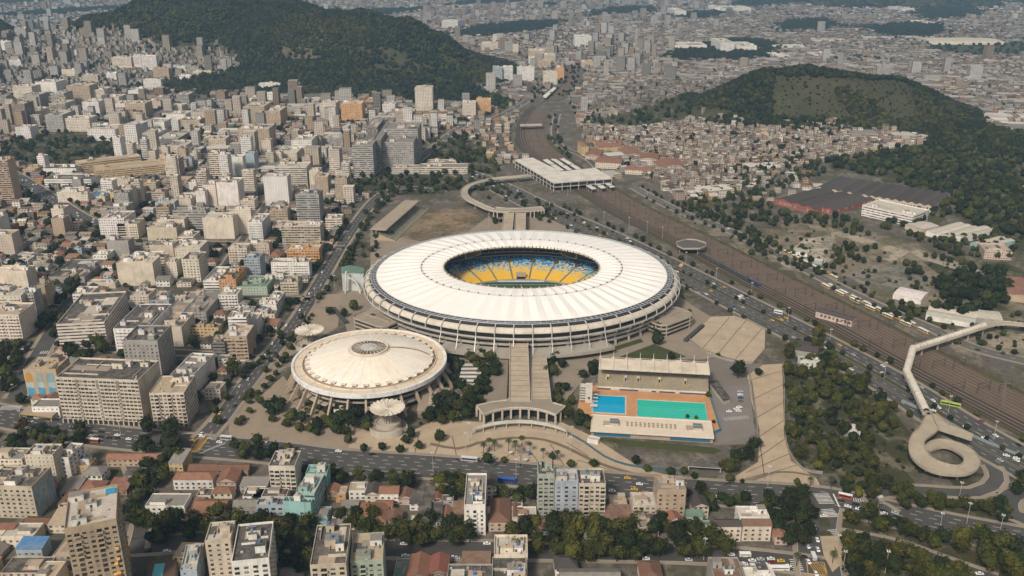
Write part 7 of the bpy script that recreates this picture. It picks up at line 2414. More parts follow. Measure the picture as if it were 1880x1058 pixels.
for r in (O, I_):
 for p, q in zip(r, r[1:]):
  b.beam((p[0], p[1], p[2] + 0.5), (q[0], q[1], q[2] + 0.5), 0.35, 1.2, (0.36, 0.315, 0.245), 'concrete')
b.build('parapet', T)
for i in range(4, len(O), 7):
 m = (np.array(O[i]) + np.array(I_[i])) / 2
 b = MB()
 b.rod((m[0], m[1], 0), (m[0], m[1], m[2] - 1), 0.9, 1.1, (0.3, 0.26, 0.2), 'concrete')
 b.build('pier', T)
P4 = [at(*p, 8) for p in ((1708, 762), (1722, 788), (1784, 808), (1786, 799), (1745, 783), (1718, 760))]
P4 = [(x - sx, y - sy) for x, y in P4]
b = MB()
b.prism(P4, 7.0, 8.02, (0.40, 0.335, 0.245), 'concrete')
for i in (1, 2, 3, 4):
 b.beam((*P4[i], 8.5), (*P4[(i + 1) % 6], 8.5), 0.35, 1.2, (0.36, 0.315, 0.245), 'concrete')
b.build('branch_deck', T)
mark(sx, sy, 75, 75)
# ---- industrial sheds
def sheds(c, q, h, n, colname, roofn, label, rise=3.0, wallm='facade_grid', name='workshop', axis=None):
 x, y, W, D, hh, yaw = box7(c, *q, h=h)
 T = thing(name, 'building', (x, y, 0), yaw, label)
 b = MB()
 wall_box(b, W, D, 0, h, PAL[colname], [wallm] * 4, 4.0, h)
 b.build('wall', T)
 longx = (W > D) if axis is None else axis == 'x'
 for k in range(n):
  b = MB()
  if longx:                                          # ridges along x, spans stacked in y
   w_, d_ = W, D / n
   pitched(b, w_, d_, h, rise, jit(ROOFC[roofn], 0.15), 0.2, 0, 'x', 'roofing' if roofn != 'dark' else 'tiles', PAL[colname])
   loc = (0, -D / 2 + d_ * (k + 0.5), 0)
  else:
   w_, d_ = W / n, D
   pitched(b, w_, d_, h, rise, jit(ROOFC[roofn], 0.15), 0.2, 0, 'y', 'roofing' if roofn != 'dark' else 'tiles', PAL[colname])
   loc = (-W / 2 + w_ * (k + 0.5), 0, 0)
  b.build('roof', T, loc=loc)
 mark(x, y, W, D, yaw, 3)
 return T
sheds('P', (1498, 345, 1700, 386, 1511, 321), 8, 15, 'beige', 'dark', 'huge black roofed railway workshop with many saw tooth ridges', 2.2, axis='y')
sheds('P', (1422, 366, 1452, 374, 1500, 345), 7, 1, 'red', 'dark', 'red brick shed with dark roof, leftmost of the red row', 3.5)
sheds('P', (1453, 374, 1488, 386, 1540, 348), 7, 2, 'red', 'dark', 'red brick double shed with dark roofs in the red row', 3.0, axis='y')
sheds('P', (1502, 380, 1530, 386, 1590, 357), 6, 2, 'red', 'dark', 'red brick shed with dark roof, rightmost of the red row', 2.4, axis='y')
g = box7('P', 1583, 378, 1662, 402, 1592, 364, h=13)
apartments(*g, 'white', 0, 'facade_band', 'light', 'long white four storey school with ribbon windows', name='school_building', blank=(0, 0, 0, 0))
for k, (q, h, n, cn, rf, lab) in enumerate(((('P', 1662, 412, 1692, 422, 1690, 405), 6, 1, 'beige', 'light', 'curved pale hangar roof right of the long white school'),
           (('P', 1700, 424, 1735, 436, 1750, 406), 6, 3, 'white', 'light', 'white triple roofed shed beyond the waste ground'),
           (('P', 1740, 428, 1762, 438, 1795, 412), 6, 2, 'white', 'light', 'white double roofed shed near the pink house'),
           (('P', 1782, 446, 1800, 456, 1820, 430), 6, 2, 'teal', 'light', 'small pale green shed with two light roofs'),
           (('P', 1640, 540, 1690, 552, 1650, 526), 5, 1, 'white', 'white', 'bright white flat shed roof beside the trees'),
           (('P', 1700, 578, 1790, 590, 1720, 562), 5, 2, 'white', 'light', 'long pale shed beside the bus road'),
           (('P', 1780, 582, 1842, 590, 1770, 566), 5, 1, 'grey', 'light', 'long grey shed right of the pale shed'),
           (('P', 1850, 540, 1900, 545, 1850, 508), 7, 1, 'tan', 'terracotta', 'terracotta roofed shed at the right edge'),
           (('P', 1456, 462, 1482, 466, 1462, 455), 4, 1, 'white', 'light', 'pale shed roof on the waste ground'),
           (('P', 1495, 478, 1510, 480, 1498, 474), 4, 1, 'blue', 'light', 'small pale blue shed on the waste ground'),
           (('P', 1548, 792, 1578, 799, 1552, 778), 4, 1, 'grey', 'white', 'striped white shed roof inside the park'))):
 sheds(*q[:1], q[1:], h, n, cn, rf, lab, 1.2, 'paint', 'shed')
x, y, W, D, hh, yw = box5('P', 1815, 1862, 463, 448, h=9)
apartments(x, y, W, D, 9, -0.2, 'pinkish', 0, 'facade_grid', 'tan', 'long pink two storey house near the right edge', name='pink_house', extras=False)
x, y, W, D, hh, yw = box5('P', 1470, 1506, 662, 655, h=8)
house(x, y, W, D, 8, 0.0, 'white', 'dark', 'flat', 'small white house with dark windows among the park trees', near=2)
sheds('P', (1445, 640, 1500, 650, 1450, 622), 6, 1, 'grey', 'dark', 'ruined roofless dark house in the park', 1.0, 'paint', 'ruined_house')
sheds('P', (1498, 572, 1560, 592, 1500, 564), 6, 1, 'pinkish', 'dark', 'derelict pink signal house between the tracks', 1.5, 'facade_grid', 'signal_house')
sheds('C', (455, 268, 560, 245, 470, 250), 6, 2, 'white', 'white', 'long white shed beyond the favela, nearer one', 1.5, 'paint', 'warehouse')
sheds('C', (540, 262, 668, 242, 560, 246), 6, 1, 'green', 'white', 'long pale green shed beyond the favela', 1.5, 'paint', 'warehouse')
sheds('C', (512, 302, 605, 298, 515, 284), 8, 1, 'cream', 'white', 'cream warehouse with white roof beyond the favela', 1.5, 'paint', 'warehouse')
sheds('C', (1000, 205, 1300, 196, 1010, 198), 10, 1, 'grey', 'light', 'very long pale warehouse far beyond the right hill', 1.5, 'paint', 'warehouse')
sheds('C', (1370, 222, 1730, 216, 1380, 205), 12, 1, 'cream', 'light', 'very long cream warehouse far right of the hill', 1.5, 'paint', 'warehouse')
sheds('C', (740, 220, 890, 212, 760, 205), 8, 1, 'white', 'light', 'white warehouse far behind the right hill', 1.5, 'paint', 'warehouse')
# blue metal fence wall between plaza and pool grounds, park wall, yard walls
def wall_line(name, pts, h, t, col, label, mat='concrete'):
 P = smooth_line([at(*p) for p in pts], 10)
 b = MB()
 ox, oy = P[0]
 for p, q in zip(P, P[1:]):
  b.beam((p[0] - ox, p[1] - oy, h / 2), (q[0] - ox, q[1] - oy, h / 2), t, h, col, mat)
 o_ = b.build(name, None, loc=(ox, oy, 0))
 tag(o_, 'wall', label)
wall_line('fence', [(1040, 795), (1075, 815), (1110, 840), (1150, 855), (1200, 862), (1260, 866)], 1.7, 0.3, (0.05, 0.11, 0.145), 'curved blue fence between plaza and pool grounds')
wall_line('wall', [(1374, 672), (1380, 720), (1388, 770), (1392, 810), (1394, 830)], 2.0, 0.5, (0.25, 0.24, 0.22), 'thin grey wall along the left of the paved walk')
wall_line('wall', [(1437, 668), (1440, 720), (1440, 780), (1448, 830), (1475, 864), (1510, 870)], 2.0, 0.5, (0.26, 0.24, 0.20), 'long grey wall between paved walk and park')
wall_line('wall', [(1262, 622), (1300, 650), (1345, 665), (1380, 668)], 2.0, 0.5, (0.30, 0.27, 0.23), 'grey wall below the upper paved yard')
wall_line('wall', [(1290, 600), (1258, 628)], 2.4, 3.5, (0.05, 0.05, 0.048), 'dark slatted strip left of the upper paved yard')
wall_line('wall', [(612, 568), (636, 595)], 2.4, 3.5, (0.05, 0.05, 0.048), 'dark slatted strip left of the stadium')
wall_line('wall', [(1655, 738), (1730, 772), (1780, 800), (1850, 830), (1900, 850)], 2.2, 0.5, (0.22, 0.27, 0.29), 'painted blue grey wall between road and tracks')
x, y = at(1090, 812)
house(x, y, 8, 5, 3.5, -0.4, 'white', 'white', 'flat', 'small white gatehouse at the curved blue fence', near=0)
T, L, o = world_prism('bus_shelter', 'shelter', 'dark roofed shelter with white posts below the pool grounds', [(1263, 856), (1325, 860), (1323, 848), (1265, 847)], 4, 3.5, (0.5, 0.48, 0.44), (0.07, 0.065, 0.06), topmat='roofing')
for p in L:
 b = MB()
 b.beam((p[0] * .95, p[1] * .8, 0), (p[0] * .95, p[1] * .8, 3.5), 0.4, 0.4, (0.6, 0.58, 0.54))
 b.build('post', T)
# ------------------------------------------------------------------ the rest of the city
cand_h0 = []
for p in GREEN + BARE:
 mark_poly(p)
mark_poly(wpoly([(380, 800), (545, 580), (640, 430), (690, 360), (760, 345), (850, 328), (905, 335), (1000, 380), (1260, 500), (1720, 755), (1900, 860), (1900, 1080), (1320, 1080), (1330, 1000), (1490, 930), (980, 884), (620, 860)]))
for _ in range(70):
 x, y = at(R.uniform(1385, 1510), R.uniform(318, 385))
 if free(x, y, 12, 12):
  cand_h0.append((x, y, R.uniform(8, 16), R.uniform(8, 16), R.choice((4, 5, 6)), R.uniform(-.4, .1)))
  mark(x, y, 14, 14)
for _ in range(260):
 x, y = at(R.uniform(860, 975), R.uniform(188, 300))
 if free(x, y, 8, 8, 0, 0) and pr(x, y, 0)[0] < 990 - 0.2 * (pr(x, y, 0)[1] - 188):
  cand_h0.append((x, y, R.uniform(7, 13), R.uniform(7, 13), R.choice((3.5, 4, 6, 8)), R.uniform(-.5, .1)))
  mark(x, y, 14, 15)
mark_poly(wpoly([(880, 235), (960, 190), (1045, 195), (1110, 345), (1180, 350), (1100, 420), (880, 340)]))
mark_poly(wpoly([(1060, 350), (1165, 335), (1720, 600), (1900, 680), (1900, 880), (1720, 765), (1260, 505), (1000, 384)]))
mark_poly(wpoly([(1165, 345), (1060, 300), (1190, 330), (1240, 366), (1310, 376), (1392, 350), (1500, 300), (1900, 240), (1900, 680), (1700, 610)]))
FAV = [wpoly(p) for p in ([(1040, 250), (1110, 180), (1190, 150), (1370, 150), (1390, 190), (1385, 260), (1388, 345), (1310, 372), (1240, 362), (1180, 318), (1100, 262)],
      [(1390, 275), (1460, 225), (1530, 235), (1615, 262), (1560, 295), (1450, 315), (1395, 310)])]
FAV_HILL = [HILLTOWN, [(60, 60), (210, 50), (300, 78), (400, 80), (440, 105), (420, 122), (300, 104), (110, 98)], [(636, 84), (730, 92), (765, 118), (830, 126), (825, 150), (700, 132), (640, 102)],
   [(715, 158), (800, 150), (850, 160), (770, 176)], [(0, 60), (80, 60), (130, 100), (0, 110)], [(1650, 140), (1700, 150), (1790, 190), (1900, 230), (1900, 100), (1700, 100)]]
def facade_far():
 m, nt, ns, ls, b = new_mat('facade_far')
 c = attr(ns)
 g = ns.new('ShaderNodeNewGeometry')
 sn = ns.new('ShaderNodeSeparateXYZ')
 ls.new(g.outputs['True Normal'], sn.inputs[0])
 sp = ns.new('ShaderNodeSeparateXYZ')
 ls.new(g.outputs['Position'], sp.inputs[0])
 u = math_n(ns, ls, 'SUBTRACT', math_n(ns, ls, 'MULTIPLY', sp.outputs[1], sn.outputs[0]), math_n(ns, ls, 'MULTIPLY', sp.outputs[0], sn.outputs[1]))
 fu = math_n(ns, ls, 'FRACT', math_n(ns, ls, 'MULTIPLY', u, 0.27))
 fz = math_n(ns, ls, 'FRACT', math_n(ns, ls, 'MULTIPLY', sp.outputs[2], 0.33))
 w = math_n(ns, ls, 'MULTIPLY', math_n(ns, ls, 'GREATER_THAN', fu, 0.45), math_n(ns, ls, 'GREATER_THAN', fz, 0.52))
 w = math_n(ns, ls, 'MULTIPLY', w, math_n(ns, ls, 'LESS_THAN', math_n(ns, ls, 'ABSOLUTE', sn.outputs[2]), 0.3))
 f1 = noise(ns, ls, 0.08, 4, 0.6, None, 0.45, 0.8)
 c = mixc(ns, ls, math_n(ns, ls, 'MULTIPLY', f1, 0.4), c, (0.13, 0.11, 0.09))
 c = mixc(ns, ls, math_n(ns, ls, 'MULTIPLY', w, 0.85), c, (0.035, 0.034, 0.033))
 ls.new(c, b.inputs['Base Color'])
 b.inputs['Roughness'].default_value = 0.85
 b.inputs['Specular IOR Level'].default_value = 0.2
facade_far()
WALLS = np.array([PAL[k] for k in ('cream', 'white', 'beige', 'tan', 'grey', 'pinkish', 'yellow', 'brown', 'orange', 'cream', 'white', 'beige')]) * 0.8
ROOFS = np.array([ROOFC[k] for k in ('dark', 'grey', 'light', 'terracotta', 'brown', 'grey', 'tan', 'white', 'brown', 'dark')]) * np.array([1, .9, .75, .7, 1, .9, .7, .8, 1, 1])[:, None]
def boxes(name, rows, label, cat):
 """many far buildings as one mesh; rows: x y z w d h rot wall roof pitched"""
 A = np.array(rows, float)
 n = len(A)
 x, y, z, w_, d_, h, r = A[:, :7].T
 wc, rc, pit = A[:, 7:10], A[:, 10:13], A[:, 13]
 q = np.array([(-.5, -.5), (.5, -.5), (.5, .5), (-.5, .5)])
 P = q[None] * np.stack([w_, d_], 1)[:, None]
 c, s_ = np.cos(r)[:, None], np.sin(r)[:, None]
 X = P[..., 0] * c - P[..., 1] * s_ + x[:, None]
 Y = P[..., 0] * s_ + P[..., 1] * c + y[:, None]
 lo = np.stack([X, Y, np.repeat(z[:, None] - 9, 4, 1)], -1)
 hi = np.stack([X, Y, np.repeat((z + h)[:, None], 4, 1)], -1)
 ra = (hi[:, 0] + hi[:, 3]) / 2
 rb = (hi[:, 1] + hi[:, 2]) / 2
 up = pit * np.minimum(w_, d_) * 0.22 + 0.02
 ra[:, 2] += up
 rb[:, 2] += up
 V = np.concatenate([lo, hi, ra[:, None], rb[:, None]], 1)
 f = np.array([(0, 1, 5, 4), (1, 2, 6, 5), (2, 3, 7, 6), (3, 0, 4, 7), (4, 5, 9, 8), (6, 7, 8, 9), (5, 6, 9, 9), (7, 4, 8, 8)])
 Fq = f[:6][None] + (np.arange(n) * 10)[:, None, None]
 C = np.stack([wc] * 4 + [rc] * 2, 1)
 mi = np.tile(np.array([0, 0, 0, 0, 1, 1]), n)
 ft = np.array([(5, 6, 9), (7, 4, 8)])
 me = big_mesh(name, V.reshape(-1, 3), Fq.reshape(-1, 4), C.reshape(-1, 3), ['facade_far', 'roofing'], mi)
 o = link(name, me)
 kind(o, 'stuff', label, cat)
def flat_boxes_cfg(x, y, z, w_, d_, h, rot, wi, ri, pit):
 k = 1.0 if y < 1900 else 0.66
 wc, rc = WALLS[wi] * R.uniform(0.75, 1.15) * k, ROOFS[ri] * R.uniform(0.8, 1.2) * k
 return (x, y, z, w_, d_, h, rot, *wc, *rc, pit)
def pxy(x, y, z=0):
 return pr(x, y, z)
stuff_h, stuff_t, cand_h, cand_a, lot_trees = [], [], [], [], []
# --- lots: near, medium and far belts
for (y0, y1, st) in ((420, 1200, 13.0), (1200, 2000, 13.5), (2000, 3100, 15.0), (3100, 4700, 20.0), (4700, 6600, 28.0)):
 yy = y0
 while yy < y1:
  half = yy * 0.66 + 330
  xx = -half
  while xx < half:
   x, y = xx + R.uniform(-.3, .3) * st, yy + R.uniform(-.3, .3) * st
   xx += st * R.uniform(0.9, 1.35)
   px, py = pxy(x, y)
   if px < -420 or px > 2300 or py < -15 or py > 1200:
    continue
   if (px < -70 or px > 1950 or py > 1090) and g1(x, y) < 4:
    if free(x, y, 10, 10) and (px < 900 or y > 1300):
     stuff_h.append(flat_boxes_cfg(x, y, 0, R.uniform(9, 15), R.uniform(9, 15), R.choice((4, 6, 9, 12, 18)), R.uniform(-.1, .1), R.choice((0, 1, 2, 4)), R.randrange(8), 0.0))
    continue
   if px < -70 or px > 1950:
    continue
   z = g1(x, y)
   fav = any(inside(x, y, p) for p in FAV) if 1250 < y < 2500 and x > 80 else False
   if z > 6:
    ppx, ppy = pr(x, y, z)
    if not fav and not any(inside(ppx, ppy, p) for p in FAV_HILL):
     continue
    town = inside(ppx, ppy, HILLTOWN)
    if R.random() < (0.12 if town else 0.45):
     continue
    if town and R.random() < 0.09:
     stuff_t.append(flat_boxes_cfg(x, y, z, R.uniform(13, 20), R.uniform(13, 18), R.choice((15, 21, 27, 36)), R.uniform(-.2, .2), R.choice((0, 1, 2, 10)), 1, 0.0))
     continue
    fav = True
   else:
    town = False
   if fav:
    if z > 16 and x > 300:
     continue
    for q in range(2):
     w_, d_ = R.uniform(5, 9), R.uniform(5, 9)
     xq, yq = x + R.uniform(-5, 5), y + R.uniform(-5, 5)
     if not free(xq, yq, w_, d_, 0, -1, 0.25):
      continue
     wi = R.choice((0, 1, 2, 10, 5, 0, 1) if town else (0, 1, 2, 4, 3, 7, 7, 5, 2, 3))
     stuff_h.append(flat_boxes_cfg(xq, yq, g1(xq, yq), w_, d_, R.uniform(4, 10), R.uniform(-.4, .4), wi, R.choice((1, 1, 2, 3, 4, 0, 6, 7)), 0.4 if R.random() < 0.4 else 0.0))
    continue
   # wooded patches and open strips in the far city
   fp = math.sin(x * 0.0042 + 1.7) * math.sin(y * 0.0035 + 0.4) + 0.55 * math.sin(x * 0.011 - y * 0.006)
   if y > 2800 and fp > (0.62 if px > 1350 else 0.72) or inside(px, py, [(1690, 86), (1780, 80), (1890, 78), (1900, 100), (1800, 104), (1720, 100)]):
    continue
   tall = math.sin(x * 0.0031 + 0.8 * math.sin(y * 0.0022)) + math.sin(y * 0.0027 + x * 0.0008)
   rot = R.uniform(-.12, .12) + (0.0 if x < 0 else 0.35 * math.sin(x * 0.002 + y * 0.0013))
   if px < 900 and 650 < y < 2100 and R.random() < 0.16 and free(x, y, 7, 7, 0, 0):
    lot_trees.append((x, y))
    mark(x, y, 9, 9)
    continue
   if y < 1200:
    if not free(x, y, 9, 9, 0, 1):
     continue
    left = px < 660
    if left and y > 700 and R.random() < 0.34 and free(x, y, 15, 17, 0, 1):
     w_, d_, fl = R.uniform(13, 22), R.uniform(14, 26), R.choice((3, 4, 4, 5, 6, 7, 8, 9, 11))
     if free(x, y, w_, d_, 0, 0):
      cand_a.append((x, y, w_, d_, fl * 3.0, rot * 0.6))
      mark(x, y, w_, d_, 0, 2)
      continue
    w_, d_ = R.uniform(8, 15), R.uniform(8, 16)
    if not free(x, y, w_, d_, 0, 0):
     w_, d_ = 8, 8
    if px < 1325 and free(x, y, w_, d_, 0, 0):
     cand_h.append((x, y, w_, d_, R.choice((3.5, 5, 6, 7, 9)), rot * 0.6))
     mark(x, y, w_, d_, 0, 1)
    continue
   if y < 3380 and not free(x, y, 11, 11, 0, 0, 0.12):
    continue
   if y < 2000 and px < 960 and R.random() < (0.24 if px < 640 else 0.16):
    w_, d_, fl = R.uniform(10, 18), R.uniform(10, 18), R.choice((4, 5, 6, 7, 8, 10, 12, 14))
    if free(x, y, w_, d_, 0, 0):
     cand_a.append((x, y, w_, d_, fl * 3.0, rot))
     mark(x, y, w_, d_, 0, 2)
     continue
   if y < 3380:
    mark(x, y, 8, 8, 0, 0)
   pt = 0.035 + (0.13 if tall > 1.0 else 0) + (0.05 if y > 3000 else 0)
   if px > 1250:
    pt *= 0.25
   if R.random() < pt * (0.6 if y < 2000 else 0.42):
    big = R.uniform(0.8, 1.25)
    h = R.choice((12, 15, 18, 24, 30, 36, 45))
    stuff_t.append(flat_boxes_cfg(x, y, z, R.uniform(14, 26) * big, R.uniform(13, 20) * big, h, rot, R.choice((0, 1, 1, 2, 10, 4, 3)), R.choice((1, 2, 7)), 0.0))
   else:
    k = (st / 13.0) ** 0.75
    if R.random() < (0.04 if px < 1100 else 0.09):
     stuff_h.append(flat_boxes_cfg(x, y, z, R.uniform(30, 70), R.uniform(18, 32), R.uniform(6, 10), rot, R.choice((1, 2, 4)), R.choice((2, 1, 7, 7)), 0.0))
    else:
     stuff_h.append(flat_boxes_cfg(x, y, z, R.uniform(7, 14) * k, R.uniform(7, 15) * k, R.choice((3.5, 5, 6, 8, 10)) * (1 + 0.3 * (k - 1)), rot, R.randrange(12), R.randrange(10), 1.0 if R.random() < 0.5 else 0.0))
  yy += st * R.uniform(0.95, 1.15)
cand_a.sort(key=lambda q: q[1])
CN = ['cream', 'white', 'beige', 'cream', 'white', 'grey', 'cream', 'white', 'pinkish', 'cream', 'tan', 'white', 'beige', 'cream', 'yellow', 'blue']
na = max(0, 292 - len(APTS))
for i, (x, y, w_, d_, h, r) in enumerate(cand_a):
 cn = R.choice(CN)
 if i < na:
  apartments(x, y, w_, d_, h, r, cn, 1 if y < 900 else 0, None, None, None)
 else:
  wi = R.choice((0, 1, 2, 10, 9, 0, 1, 4, 3))
  stuff_t.append(flat_boxes_cfg(x, y, g1(x, y), w_, d_, h, r, wi, R.choice((0, 1, 2, 7, 6)), 0.0))
cand_h += cand_h0
cand_h.sort(key=lambda q: q[1])
nh = max(0, 296 - len(HOUSES))
for i, (x, y, w_, d_, h, r) in enumerate(cand_h):
 if i < nh:
  st = R.choice(('gable', 'gable', 'hip', 'flat', 'flat', 'shed'))
  rf = R.choice(('terracotta', 'terracotta', 'brown', 'dark', 'grey', 'grey', 'dark', 'brown')) if st in ('gable', 'hip') else R.choice(('dark', 'grey', 'light', 'tan', 'grey', 'terracotta'))
  house(x, y, w_, d_, h, r, R.choice(CN), rf, st, None, near=1)
 else:
  stuff_h.append(flat_boxes_cfg(x, y, g1(x, y), w_, d_, h, r, R.randrange(12), R.randrange(10), 1.0 if R.random() < 0.5 else 0.0))
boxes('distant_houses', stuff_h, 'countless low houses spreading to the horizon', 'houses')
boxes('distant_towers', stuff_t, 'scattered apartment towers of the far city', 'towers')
print('apts', len(APTS), 'houses', len(HOUSES), 'stuff', len(stuff_h), len(stuff_t))
# ------------------------------------------------------------------ trees
def leaf_crown(seed, nclump, per, leaf, cols, shape=(1, 1, 0.75), core=0.62):
 """crown of unit radius, base at z=0: leaf sprays gathered in clumps round an uneven core"""
 r = np.random.default_rng(seed)
 V, Fq, C = [], [], []
 n = 0
 ctr = []
 while len(ctr) < nclump:
  p = r.normal(size=3)
  p /= np.linalg.norm(p)
  if p[2] < -0.55:
   continue
  ctr.append(p * r.uniform(0.42, 0.95) * np.array((1, 0.85, 1)))
 for p in ctr:
  rad = r.uniform(0.20, 0.44)
  cc = np.array(cols[r.integers(len(cols))]) * r.uniform(0.75, 1.25)
  d = r.normal(size=(per, 3))
  d /= np.linalg.norm(d, axis=1)[:, None]
  q = p + d * rad * r.uniform(0.55, 1.0, (per, 1))
  nn = d * 0.8 + p * 0.5 + r.normal(size=(per, 3)) * 0.45
  nn /= np.linalg.norm(nn, axis=1)[:, None]
  t = np.cross(nn, r.normal(size=(per, 3)))
  t /= np.linalg.norm(t, axis=1)[:, None]
  u = np.cross(nn, t)
  s_ = leaf * r.uniform(0.6, 1.3, (per, 1))
  quad = np.stack([q - t * s_ - u * s_ * .6, q + t * s_ - u * s_ * .6, q + t * s_ * .8 + u * s_ * .8, q - t * s_ * .8 + u * s_ * .8], 1)
  V.append(quad.reshape(-1, 3))
  Fq.append(np.arange(per * 4).reshape(-1, 4) + n)
  C.append(cc[None] * r.uniform(0.8, 1.2, (per, 1)))
  n += per * 4
 # core: a lumpy ball of quads
 nu, nv = 10, 6
 g = []
 for j in range(nv + 1):
  for i in range(nu):
   th, ph = 2 * PI * i / nu, -PI / 2 + PI * j / nv
   k = core * (1 + 0.22 * math.sin(3 * th + seed) * math.cos(2 * ph + seed))
   g.append((k * math.cos(ph) * math.cos(th), k * math.cos(ph) * math.sin(th), k * math.sin(ph)))
 V.append(np.array(g))
 f = [(j * nu + i, j * nu + (i + 1) % nu, (j + 1) * nu + (i + 1) % nu, (j + 1) * nu + i) for j in range(nv) for i in range(nu)]
 Fq.append(np.array(f) + n)
 C.append(np.tile(np.array(cols[0])[None] * 0.9, (len(f), 1)))
 V, Fq, C = np.concatenate(V), np.concatenate(Fq), np.concatenate(C)
 V = V * np.array(shape)
 V[:, 2] += 0.72 * shape[2]
 return V, Fq, C
DK = [(0.020, 0.027, 0.008), (0.026, 0.034, 0.010), (0.017, 0.025, 0.009), (0.033, 0.039, 0.011)]
OL = [(0.042, 0.046, 0.011), (0.055, 0.056, 0.012), (0.036, 0.043, 0.011), (0.070, 0.064, 0.013)]
YE = [(0.078, 0.070, 0.012), (0.066, 0.062, 0.012), (0.058, 0.060, 0.012)]
RU = [(0.075, 0.042, 0.020), (0.060, 0.038, 0.018), (0.050, 0.042, 0.018)]
PROTO = {}
for nm, cl, sd in (('dark', DK, 3), ('dark', DK, 4), ('dark', DK, 5), ('olive', OL, 6), ('olive', OL, 7), ('olive', OL, 12), ('yellowish', YE, 8), ('rusty', RU, 9)):
 v, f, c = leaf_crown(sd, 26, 34, 0.085, cl, (1, 1, R.uniform(0.68, 0.85)))
 PROTO.setdefault(nm, []).append(big_mesh('crown', v, f, c, ['foliage']))
def trunk_mesh(seed):
 r = random.Random(seed)
 b = MB()
 bends = [(0, 0, 0), (r.uniform(-.03, .03), r.uniform(-.03, .03), 0.5), (r.uniform(-.05, .05), r.uniform(-.05, .05), 1.0)]
 b.rod(bends[0], bends[1], 0.075, 0.055, (1, 1, 1), 'bark', 7)
 b.rod(bends[1], bends[2], 0.055, 0.04, (1, 1, 1), 'bark', 7)
 for k in range(4):
  a = k * PI / 2 + r.uniform(-.4, .4)
  b.rod(bends[2], (0.42 * math.cos(a), 0.42 * math.sin(a), 1.0 + r.uniform(0.35, 0.6)), 0.032, 0.012, (1, 1, 1), 'bark', 5)
 return b.mesh('trunk')
TRUNK = [trunk_mesh(i) for i in range(3)]
def palm_meshes():
 b = MB()
 for k in range(15):
  a = 2 * PI * k / 15
  el = 0.5 - 0.9 * (k % 3) / 2
  p = np.array((0, 0, 0.0))
  d = np.array((math.cos(a), math.sin(a)))
  n_ = np.array((-d[1], d[0]))
  prev = None
  for i in range(6):
   t = i / 5
   c_ = np.array((*(d * 2.7 * t), 1.1 * math.sin(t * 2.4 + 0.1) * (0.6 + el) - 1.5 * t * t + 0.2))
   wd = 0.50 * math.sin(PI * min(1, t * 0.86 + 0.12))
   now = (tuple(c_ + (*(n_ * wd), -0.22)), tuple(c_), tuple(c_ - (*(n_ * wd), 0.22)))
   if prev:
    cc = (0.052, 0.066, 0.024) if k % 2 else (0.038, 0.052, 0.02)
    b.face([prev[0], prev[1], now[1], now[0]], cc, 'foliage')
    b.face([prev[1], prev[2], now[2], now[1]], cc, 'foliage')
   prev = now
 fr = b.mesh('fronds')
 b = MB()
 b.rod((0, 0, 0), (0.1, 0.05, 4), 0.26, 0.2, (1, 1, 1), 'bark', 7)
 b.rod((0.1, 0.05, 4), (0.05, 0.1, 8), 0.2, 0.15, (1, 1, 1), 'bark', 7)
 return fr, b.mesh('trunk')
FROND, PTRUNK = palm_meshes()
TREES = []      # (x, y, r, kind)
def tree_ok(x, y, r):
 return True
def scatter(poly, n, r0, r1, kinds, px=True, gap=0.75, avoid=False):
 P = wpoly(poly) if px else poly
 xs, ys = [p[0] for p in P], [p[1] for p in P]
 got = []
 for _ in range(n * 14):
  if len(got) >= n:
   break
  x, y = R.uniform(min(xs), max(xs)), R.uniform(min(ys), max(ys))
  if not inside(x, y, P):
   continue
  r = R.uniform(r0, r1)
  if any((x - a) ** 2 + (y - b_) ** 2 < (gap * (r + c)) ** 2 for a, b_, c in got):
   continue
  if avoid and not free(x, y, 3, 3, 0, 0):
   continue
  got.append((x, y, r))
  TREES.append((x, y, r, R.choice(kinds)))
def row(pts, step, r0, r1, kinds, jitter=2.0, skip=0.15, off=0.0):
 P = smooth_line(pts, 10)
 s_, L = step / 2, length(P)
 while s_ < L:
  if R.random() > skip:
   x, y, a = along(P, s_, off)
   TREES.append((x + R.uniform(-1, 1) * jitter, y + R.uniform(-1, 1) * jitter, R.uniform(r0, r1), R.choice(kinds)))
  s_ += step * R.uniform(0.8, 1.2)
D_, DO, O_ = ('dark', 'dark', 'dark', 'olive'), ('dark', 'olive'), ('olive', 'olive', 'dark', 'yellowish')
MIX = ('dark', 'olive', 'olive', 'olive', 'yellowish')
scatter([(1442, 690), (1450, 640), (1490, 605), (1535, 650), (1600, 720), (1640, 750), (1660, 800), (1672, 862), (1640, 895), (1560, 895), (1510, 868), (1470, 862), (1448, 800)], 112, 3.6, 6.8, MIX, gap=0.62)
scatter([(925, 985), (1000, 968), (1250, 966), (1262, 1000), (1200, 1030), (1100, 1036), (950, 1030)], 40, 5.0, 7.0, O_, gap=0.62)
scatter([(700, 985), (780, 965), (860, 970), (872, 1000), (760, 1008), (690, 1000)], 15, 4.6, 6.2, DO, gap=0.65)
scatter([(620, 960), (690, 950), (705, 985), (640, 1000)], 6, 4.5, 6, O_)
scatter([(262, 960), (380, 950), (470, 962), (575, 955), (570, 985), (430, 1000), (380, 985), (300, 1005), (262, 1000)], 30, 4.2, 6.2, DO, gap=0.62)
scatter([(495, 985), (570, 975), (570, 1058), (500, 1070)], 14, 4.5, 6.2, DO, gap=0.62)
scatter([(240, 900), (275, 860), (330, 830), (345, 855), (300, 885), (262, 930), (250, 985), (235, 985)], 20, 4.2, 6, D_, gap=0.6)
scatter([(258, 800), (290, 785), (325, 795), (322, 835), (262, 840)], 5, 7, 8.5, D_, gap=0.5)
